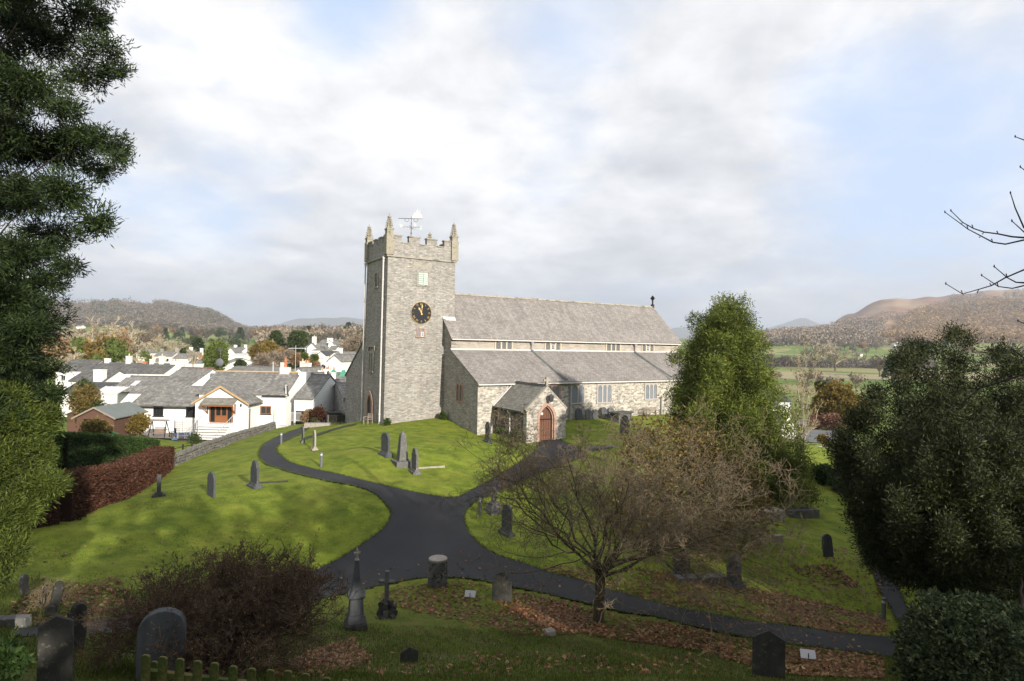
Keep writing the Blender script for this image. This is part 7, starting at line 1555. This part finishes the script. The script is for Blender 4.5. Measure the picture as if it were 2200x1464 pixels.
    for i, (x, y, m, lab) in enumerate([(604, 762, 'orange_leaf', 'russet hedge tree at the top of the sloping street'), (622, 765, 'bare_twig', 'second pale hedge tree down the sloping street'), (640, 772, 'orange_leaf', 'third russet hedge tree down the sloping street'), (658, 780, 'bare_twig', 'fourth hedge tree, above the terrace chimneys'), (674, 785, 'orange_leaf', 'last russet hedge tree beside the street poles'), (694, 792, 'beech_leaf', 'rusty bush below the large white gable'), (676, 768, 'bright_green_leaf', 'bright green bush above the hedge trees'), (655, 764, 'bright_green_leaf', 'pointed golden-green bush below the white houses')]):
        clump('hedge_tree', lab, x, y, 12 if i < 5 else 7, 175-6*i, m, 700, L=.8 if i < 5 else .4, W=.08, catg='tree')
small_plants()

# ------------------------------------------------------------------ trees of the valley
def proto(name, kind, leafm, h=10.):
    t = thing(name, 'tree', 'tree', (0, 0, 0)); h = float(h)
    if kind == 'cone':
        n = 420; z = rng.random(n)**.8; r = (1-z)*.22*h+.15; a = rng.random(n)*6.283; p = np.column_stack([np.cos(a)*r, np.sin(a)*r, .08*h+z*.92*h]); d = np.column_stack([np.cos(a), np.sin(a), np.full(n, -.2)])
        V, Q = leaves(p, d, 3, .11*h, .022*h, .5)
    elif kind == 'column':
        n = 500; z = rng.random(n); r = .13*h*np.sqrt(np.clip(1-z**3, 0, 1))*np.minimum(1, .5+z*3); a = rng.random(n)*6.283; p = np.column_stack([np.cos(a)*r, np.sin(a)*r, .03*h+z*.95*h]); d = np.column_stack([np.cos(a)*.4, np.sin(a)*.4, np.ones(n)])
        V, Q = leaves(p, d, 3, .08*h, .02*h, .4)
    elif kind == 'round':
        B = [((random.gauss(0, .17)*h, random.gauss(0, .17)*h, (.58+random.gauss(0, .13))*h), (.2*h, .2*h, .17*h)) for _ in range(9)]; p, d = blob_points(B, 520, .5, .3); V, Q = leaves(p, d, 3, .075*h, .025*h, .8)
    elif kind == 'winter':
        L = []
        for i in range(9): a = i*2.4; f = .35+.65*random.random(); L.append([(math.cos(a)*.34*h*f, math.sin(a)*.34*h*f, h*(.98-.45*f*f))])
        s = np.array([0, 0, .22*h]); u = np.linspace(0, 1, 6)[:, None]; PL = np.array([(1-u)**2*s+2*u*(1-u)*(s*.4+np.array(e[0])*.6+[0, 0, .06*h])+u*u*np.array(e[0]) for e in L]); R = np.tile(np.linspace(.016*h, .005*h, 6), (len(L), 1))
        parts = [vtubes(PL, R, 4)]; c = (PL, R)
        for n, lr, ang in ((7, .42, .6), (7, .48, .6), (5, .55, .6)): c = grow(c[0], c[1], n, lr, ang, M=4, up=.25, wob=.18, t0=.2, rr=.62); parts.append(vtubes(c[0], np.maximum(c[1], .0034*h), 3))
        V, Q = cat(parts)
    link('crown', np_mesh('crown', V, Q, leafm), t)
    V, Q = vtubes(np.array([[[0, 0, -.1*h], [0, 0, .1*h], [0.01*h, 0, .3*h], [0, 0, .62*h]]]), np.array([[.028, .022, .018, .006]])*h, 6); link('trunk', np_mesh('trunk', V, Q, 'bark_grey'), t)
    return t
def valley_trees():
    pr = {'winter': [proto('bare_tree', 'winter', 'bare_twig') for _ in range(3)], 'pale': [proto('bare_tree', 'winter', 'pale_twig') for _ in range(3)], 'purple': [proto('bare_tree', 'winter', 'purple_twig') for _ in range(2)], 'orange': [proto('oak_tree', 'round', 'orange_leaf') for _ in range(2)], 'gold': [proto('oak_tree', 'round', 'gold_leaf')],
          'green': [proto('evergreen_tree', 'round', 'far_green_leaf') for _ in range(2)], 'cone': [proto('spruce_tree', 'cone', 'far_green_leaf')], 'larch': [proto('larch_tree', 'cone', 'larch_leaf')], 'column': [proto('cypress_tree', 'column', 'far_green_leaf')], 'ivy': [proto('ivy_tree', 'round', 'bright_green_leaf')]}
    used = set(); KN = dict(pale='pale leafless tree', winter='pale leafless tree', purple='dark purplish leafless tree', orange='russet-leaved tree', green='rounded evergreen', cone='pointed dark spruce', larch='tan autumn larch', gold='golden tree', ivy='ivy-green tree')
    def put(kind, x, y, h, label, group, sx=1.):
        p = random.choice(pr[kind]); s = h/10; z = Hs(x, y)-.15; sc3 = (s*sx*random.uniform(.9, 1.12), s*sx*random.uniform(.9, 1.12), s)
        if id(p) not in used: used.add(id(p)); o = p; o.location = (x, y, z); o.rotation_euler = (0, 0, random.uniform(0, 6.3)); o.scale = sc3; o['label'] = label
        else: o = dup(p, (x, y, z), random.uniform(0, 6.3), label, sc3)
        o['label'] = label
        if group: o['group'] = group
    def at(px, ytop, d, kind, label, group=None, sx=1.):
        a = P(px, ytop, d); g = Hs(a[0], a[1]); put(kind, a[0], a[1], max(a[2]-g, 3), label, group, sx)
    # the wood behind the village on the left, tree by tree
    for px, yt, d, k, sx, lab in [(100, 725, 190, 'orange', 1.1, 'orange beech at the left end of the village wood'), (128, 716, 175, 'orange', 1.2, 'broad copper-orange beech behind the dark long roofs'), (156, 722, 172, 'orange', 1.0, 'orange beech right of the broad copper one'), (176, 700, 180, 'pale', 1.0, 'pale bare tree between the orange beeches'), (196, 692, 190, 'pale', 1.1, 'tall pale bare tree, leftmost of the tall ones'), (184, 722, 165, 'ivy', .6, 'ivy-green trunk left of the golden tree'), (214, 728, 165, 'gold', .8, 'golden orange tree in the village wood'), (218, 700, 200, 'pale', 1.0, 'bare tree behind the golden orange one'), (244, 689, 205, 'pale', 1.2, 'highest bare tree of the village wood'), (240, 722, 168, 'ivy', .6, 'ivy-clad tree under the highest bare tree'), (262, 696, 190, 'orange', .5, 'tree with a few orange leaves at its tip'), (270, 700, 195, 'pale', 1.2, 'wide bare tree right of the highest'), (262, 730, 160, 'ivy', .6, 'second ivy-clad tree, nearer the roofs'), (292, 712, 210, 'pale', 1.0, 'bare tree above the half hidden white gable'), (150, 752, 150, 'pale', 1.2, 'low grey bushy tree under the orange beeches'), (205, 760, 150, 'ivy', .8, 'low green tree behind the small white chimney'), (250, 765, 148, 'pale', 1.1, 'low bare tree behind the slate terrace'), (280, 758, 150, 'pale', 1.1, 'low bare tree left of the white gable'), (318, 752, 190, 'ivy', .6, 'small green tree right of the white gable'), (335, 722, 260, 'pale', 1.1, 'bare tree behind the pale stone cottage'), (355, 724, 270, 'pale', 1.0, 'second bare tree behind the pale stone cottage'), (378, 728, 280, 'pale', 1.0, 'bare tree behind the white joined cottage'), (396, 732, 300, 'green', 1.0, 'dark pine above the joined cottages'), (425, 726, 300, 'cone', 1.6, 'dark spruce above the orange gable'), (416, 746, 215, 'pale', .9, 'pale bare tree beside the orange gable')]:
        at(px, yt, d, k, lab, None, sx)
    for px, yt, d, k, sx, lab in [(594, 713, 215, 'column', 1.5, 'dark conifer left of the two cypresses'), (585, 722, 212, 'pale', .9, 'bare tree against the dark conifer'), (635, 713, 205, 'column', 1.3, 'left one of the two slim dark cypresses'), (648, 713, 205, 'column', 1.2, 'right one of the two slim dark cypresses'), (672, 725, 230, 'purple', 1.0, 'reddish brown tree behind the upper white houses'), (720, 728, 300, 'purple', 1.3, 'dark bare tree above the ivy gable'), (745, 722, 260, 'pale', 1.3, 'large pale bare tree near the church wall'), (765, 718, 210, 'pale', 1.3, 'pale spreading bare tree touching the church wall'), (1768, 722, 560, 'pale', 1.0, 'solitary pale tree in the right-hand field'), (1795, 735, 470, 'pale', 1.3, 'solitary broad bare tree in the valley field'), (1916, 765, 330, 'cone', 1.3, 'dark fir left of the yew top'), (1890, 762, 380, 'purple', 1.2, 'spreading bare tree by the river hedge')]:
        at(px, yt, d, k, lab, None, sx)
    def zone(n, pxr, dr, hr, kinds, label, group, sx=(1, 1.3)):
        for _ in range(n):
            d = math.exp(random.uniform(math.log(dr[0]), math.log(dr[1]))); px = random.uniform(*pxr); x = (px-1100)/F*d; kd = random.choice(kinds); put(kd, x, d, random.uniform(*hr), KN[kd]+' '+label, group, random.uniform(*sx))
    zone(75, (300, 800), (640, 830), (12, 19), ['purple', 'purple', 'winter', 'orange', 'green', 'purple', 'cone'], 'in the long treeline above the middle fields', 'trees of the far treeline behind the village')
    zone(40, (80, 330), (330, 560), (10, 16), ['purple', 'winter', 'purple', 'orange'], 'on the rising ground behind the village wood', 'trees behind the village wood')
    zone(34, (620, 800), (330, 560), (10, 16), ['purple', 'winter', 'orange', 'purple', 'green'], 'in the brown wood behind the upper white houses', 'trees behind the upper white houses')
    zone(16, (380, 600), (480, 620), (6, 11), ['purple', 'winter', 'green'], 'scattered over the middle pastures', 'trees of the middle pastures', (1, 1.5))
    zone(70, (1600, 1830), (950, 1330), (13, 20), ['winter', 'orange', 'winter', 'purple', 'larch'], 'in the tawny wood on the low hill right of the church', 'trees of the tawny wood', (1.1, 1.5))
    zone(34, (1610, 1990), (510, 560), (7, 12), ['purple', 'purple', 'winter'], 'in the hedgerow along the valley bottom', 'hedgerow trees along the valley bottom', (1.1, 1.7))
    zone(12, (1640, 1960), (200, 330), (5, 9), ['winter', 'purple', 'orange'], 'near the foot of the right-hand valley', 'trees at the foot of the right-hand valley', (1, 1.4))
    zone(44, (1740, 2240), (760, 1000), (10, 18), ['winter', 'orange', 'cone', 'purple', 'winter'], 'around the far white farmhouses', 'trees around the far farmhouses', (1, 1.4))
    zone(26, (1640, 2240), (570, 780), (8, 12), ['winter', 'purple'], 'standing in the right-hand fields', 'trees of the right-hand fields', (1, 1.4))
valley_trees()
def woods():
    """far woods read as one mass: one object each"""
    def mass(name, n, pxr, dr, hr, m, cone, keep=None, k=14):
        k = int(k*1.7)
        d = np.exp(rng.uniform(math.log(dr[0]), math.log(dr[1]), n)); px = rng.uniform(*pxr, n); x = (px-1100)/F*d; z = H(x, d)
        if keep is not None: s = keep(px, d, z); d, px, x, z = d[s], px[s], x[s], z[s]; n = len(d)
        h = rng.uniform(*hr, n); q = rng.random((n, k)); a = rng.random((n, k))*6.283; r = (np.sqrt(1-q)*.24 if cone else np.sqrt(np.clip(.25-(q-.5)**2, 0, 1))*.85)*h[:, None]
        p = np.stack([x[:, None]+np.cos(a)*r, d[:, None]+np.sin(a)*r, z[:, None]+(.05+.95*q)*h[:, None]], -1).reshape(-1, 3); n_ = 0; dirs = np.stack([np.cos(a), np.sin(a), np.full_like(a, -.2 if cone else .7)], -1).reshape(-1, 3)
        V, Q = leaves(p, dirs, 1, (hr[0]+hr[1])*.5*.25, (hr[0]+hr[1])*.5*.075, .7); o = link(name, np_mesh(name, V, Q, m)); tag(o, None, None, kind='stuff')
    mass('hillside_woodland', 6500, (40, 620), (1000, 1850), (9, 17), 'purple_twig', False, lambda px, d, z: (rng.random(len(d)) < .95) & (d > 900) & ~((px < 330) & (d > 1600)), 12)
    mass('hillside_spruces', 900, (180, 560), (1250, 1850), (10, 17), 'far_green_leaf', True, lambda px, d, z: np.sin(px/31)+np.sin(d/90+px/50) > .5, 12)
    mass('larch_forest', 6500, (1880, 2300), (1050, 2100), (13, 22), 'larch_leaf', True, lambda px, d, z: (px > 1880+(d-1050)*.12) & (z < 205) & (z > 8+.0*px), 12)
    mass('dark_conifer_forest', 900, (2040, 2300), (1500, 2250), (13, 22), 'purple_twig', True, lambda px, d, z: np.sin(px/23)+np.sin(d/110) > .4, 12)
    mass('low_hill_wood', 2600, (1560, 1900), (980, 1500), (11, 18), 'bare_twig', False, None, 14)
    mass('fellside_thicket', 1100, (1760, 2000), (1200, 1700), (8, 14), 'bare_twig', False, lambda px, d, z: np.sin(px/17+d/80) > .1, 12)
    mass('hedgerow_thicket', 1400, (1600, 2010), (515, 560), (3, 7), 'purple_twig', False, None, 10)
    mass('valley_thicket', 900, (560, 820), (560, 1000), (9, 15), 'bare_twig', False, None, 14)
woods()
def fells():
    """far mountains: ridged meshes several kilometres away"""
    for nm, pts, D in [('far_fell', [(540, 712), (590, 702), (625, 692), (660, 685), (700, 683), (740, 684), (790, 688), (900, 694), (1050, 702), (1200, 705)], 7500), ('far_hill', [(1380, 722), (1430, 712), (1450, 704), (1475, 708), (1560, 716), (1640, 708), (1680, 696), (1705, 688), (1722, 686), (1745, 696), (1800, 706), (1900, 715)], 8200)]:
        xs = np.linspace(pts[0][0], pts[-1][0], 160); ys = np.interp(xs, [p[0] for p in pts], [p[1] for p in pts])+np.sin(xs/7)*.25+np.sin(xs/3.1)*.12
        rows = np.array([-2200, -1500, -900, -450, -150, 0, 500, 1500.]); prof = np.array([0, .25, .55, .82, .97, 1, .7, 0]); V = []
        for r, f in zip(rows, prof):
            for x, y in zip(xs, ys): t = P(x, y, D)[2]; w = 1+.06*math.sin(x/19+r/300); V.append(((x-1100)/F*(D+r*.2), D+r, max(t, 0)*f*w if f < 1 else t))
        n = len(xs); Q = [(j*n+i, j*n+i+1, (j+1)*n+i+1, (j+1)*n+i) for j in range(len(rows)-1) for i in range(n-1)]
        o = link(nm, np_mesh(nm, np.array(V), np.array(Q), 'fell', smooth=True)); tag(o, None, None, kind='structure')
mat('fell', rough=1, build=lambda t, b: t.put(b.inputs['Base Color'], t.mix(t.ramp(t.noise(gvec(t), .0012, 6), [(.4, 0), (.6, 1)]), (.12, .11, .08), (.2, .19, .14))))
fells()

# unseen wood on the slope behind, shaped and partly added to shade near ground
def shade_woodland_behind():
    B = []; base = np.array([30., -18, 0])
    for i in range(52):
        x = -4+i*1.4+random.uniform(-.6, .6); y = -17+random.uniform(-5, 3); g = Hs(x, y)
        top = (6.6 if x < 9.8 else 10.6 if x < 15 else 11.4 if x < 38 else 8.2 if x < 46.5 else 12.5)+random.uniform(-1.2, 1.2)  # crown heights stepped to shade some ground and leave the rest sunlit
        for j in range(4):
            z = g+2+(top-g-2)*(j+.4)/4; B.append(((x+random.uniform(-.8, .8), y+random.uniform(-.8, .8), z), (1.7, 1.7, 1.6)))
    for i in range(46): B.append(((random.uniform(9.8, 17), random.uniform(-19, -13), random.uniform(2.5, 8.2)), (1.3, 1.3, 1.2)))  # extra crowns added to keep sun off the fence and near headstone
    for i in range(40):  # tall unseen flank trees added to block sky light from the foreground
        x, y = (random.uniform(-60, -19), random.uniform(-26, 6)) if i % 2 else (random.uniform(64, 95), random.uniform(-22, 14))
        g = Hs(x, y); top = 17+random.uniform(-2, 4)
        for j in range(6): B.append(((x+random.uniform(-1.5, 1.5), y+random.uniform(-1.5, 1.5), g+3+(top-3)*j/6), (3, 3, 2.6)))
    p, d = blob_points(B, 18000, .3, .2); V, Q = leaves(p, d, 6, .7, .2, .8); o = link('shade_woodland', np_mesh('shade_woodland', V, Q, 'hedge_green_leaf')); tag(o, None, None, kind='stuff')
    PL = []
    for c, r in B[::4]: g = Hs(c[0], c[1]); PL.append([[c[0], c[1], g-.3], [c[0], c[1], g+3], [c[0]+.2, c[1], g+8]])
    V, Q = vtubes(np.array(PL), np.tile([.25, .18, .05], (len(PL), 1)), 7); o = link('shade_woodland_trunks', np_mesh('shade_woodland_trunks', V, Q, 'bark_dark')); tag(o, None, None, kind='stuff')
shade_woodland_behind()

# ------------------------------------------------------------------ grass blades and fallen leaves
def on_path(x, y): return inside(path_xy, x, y) | inside(side_xy, x, y)
def grass_and_leaves():
    def scatter(n, pxr, dr, power=1.):
        d = dr[0]+(dr[1]-dr[0])*rng.random(n)**power; px = rng.uniform(*pxr, n); return (px-1100)/F*d, d
    parts = []
    for n, dr, L, W in [(60000, (4.5, 12), .10, .005), (110000, (10, 19), .10, .007), (60000, (17, 34), .05, .009)]:
        x, y = scatter(n, (-60, 2260), dr, .8); cl = np.sin(x*1.7+y*.9)*np.sin(y*1.3-x*.6)+rng.normal(size=n)*.6; s = ~on_path(x, y) & (cl > -.8); x, y = x[s], y[s]; p = np.column_stack([x, y, H(x, y)-.01])
        dd = np.tile([0, 0, 1.], (len(p), 1)); parts.append(leaves(p, dd, 1, L, W, .45))
    # ragged turf edges along the paths
    for poly in (path_xy, side_xy):
        for i in range(len(poly)):
            a = poly[i]; b = poly[(i+1) % len(poly)]; l = np.linalg.norm(b-a); dist = np.linalg.norm(a)
            if dist > 70: continue
            m = int(l*70); u = rng.random(m)[:, None]; q = a+(b-a)*u; nr = np.array([-(b-a)[1], (b-a)[0]])/max(l, 1e-6); q = q+nr*rng.normal(size=(m, 1))*.05; p = np.column_stack([q, H(q[:, 0], q[:, 1])]); parts.append(leaves(p, np.tile([0, 0, 1.], (m, 1)), 1, .09, .012, .7))
    V, Q = cat(parts); o = link('grass', np_mesh('grass', V, Q, 'grass_blade')); tag(o, None, None, kind='stuff')
    # leaves: thick bands beside the lower path, thinner elsewhere
    pts = []
    def band(poly_px, n):
        poly = np.array([G(x, y)[:2] for x, y in poly_px]); lo = poly.min(0); hi = poly.max(0); x = rng.uniform(lo[0], hi[0], n*4); y = rng.uniform(lo[1], hi[1], n*4)
        k = inside(poly, x, y) & ((np.sin(x*1.1+y*.5)*np.sin(y*.9-x*.3)+rng.normal(size=n*4)*.5) > -.5); x, y = x[k][:n], y[k][:n]; pts.append(np.column_stack([x, y]))
    band([(1100, 1268), (1300, 1318), (1480, 1350), (1700, 1392), (1900, 1415), (1900, 1460), (1700, 1452), (1500, 1400), (1300, 1372), (1150, 1345), (1080, 1300)], 5200)
    band([(1150, 1218), (1300, 1262), (1480, 1305), (1700, 1345), (1910, 1362), (1900, 1320), (1750, 1290), (1600, 1260), (1450, 1230), (1300, 1220), (1200, 1215)], 4200)
    band([(850, 1262), (1000, 1250), (1100, 1268), (1250, 1300), (1300, 1360), (1150, 1370), (950, 1330), (800, 1290)], 1700)
    band([(30, 1290), (250, 1240), (300, 1300), (150, 1345), (20, 1345)], 700)
    band([(660, 1400), (760, 1370), (800, 1420), (700, 1460), (560, 1460)], 900)
    band([(560, 1270), (1300, 1255), (1600, 1380), (1900, 1420), (1930, 1360), (1300, 1270), (1000, 1180), (650, 1240)], 330)
    band([(1650, 1180), (1850, 1180), (1920, 1310), (1700, 1330), (1550, 1260)], 900)
    band([(20, 1170), (700, 1100), (700, 1250), (100, 1300)], 260)
    band([(760, 1400), (1600, 1400), (1650, 1460), (700, 1460)], 350)
    band([(1850, 1080), (1880, 1080), (1940, 1290), (1900, 1290)], 60); band([(1690, 1215), (1790, 1215), (1850, 1260), (1760, 1270)], 500)
    q = np.concatenate(pts); p = np.column_stack([q, H(q[:, 0], q[:, 1])+.028+rng.random(len(q))*.03]); n = len(p)
    a = rng.random(n)*6.283; tilt = rng.normal(size=(n, 2))*.3; u = np.column_stack([np.cos(a), np.sin(a), tilt[:, 0]]); v = np.column_stack([-np.sin(a), np.cos(a), tilt[:, 1]]); s = (.045+.045*rng.random(n))[:, None]
    V = np.stack([p-u*s, p-v*s*.6, p+u*s, p+v*s*.6], 1).reshape(-1, 3); o = link('fallen_leaves', np_mesh('fallen_leaves', V, np.arange(4*n).reshape(-1, 4), 'fallen_leaf')); tag(o, None, None, kind='stuff')
grass_and_leaves()

# ------------------------------------------------------------------ air
def make_haze():
    q = MB(); q.box(-9200, 9200, -9150, 9600, -70, 520); m = bpy.data.materials.new('haze'); m.use_nodes = True; t = NT(m.node_tree); t.n.clear()
    v = t.node('ShaderNodeVolumePrincipled'); v.inputs['Color'].default_value = (.80, .88, 1, 1); v.inputs['Density'].default_value = .00016; v.inputs['Anisotropy'].default_value = .2
    o = t.node('ShaderNodeOutputMaterial'); t.l.new(v.outputs[0], o.inputs['Volume']); MAT['haze'] = m
    h = q.build('haze', 'haze'); tag(h, None, None, kind='stuff')
make_haze()
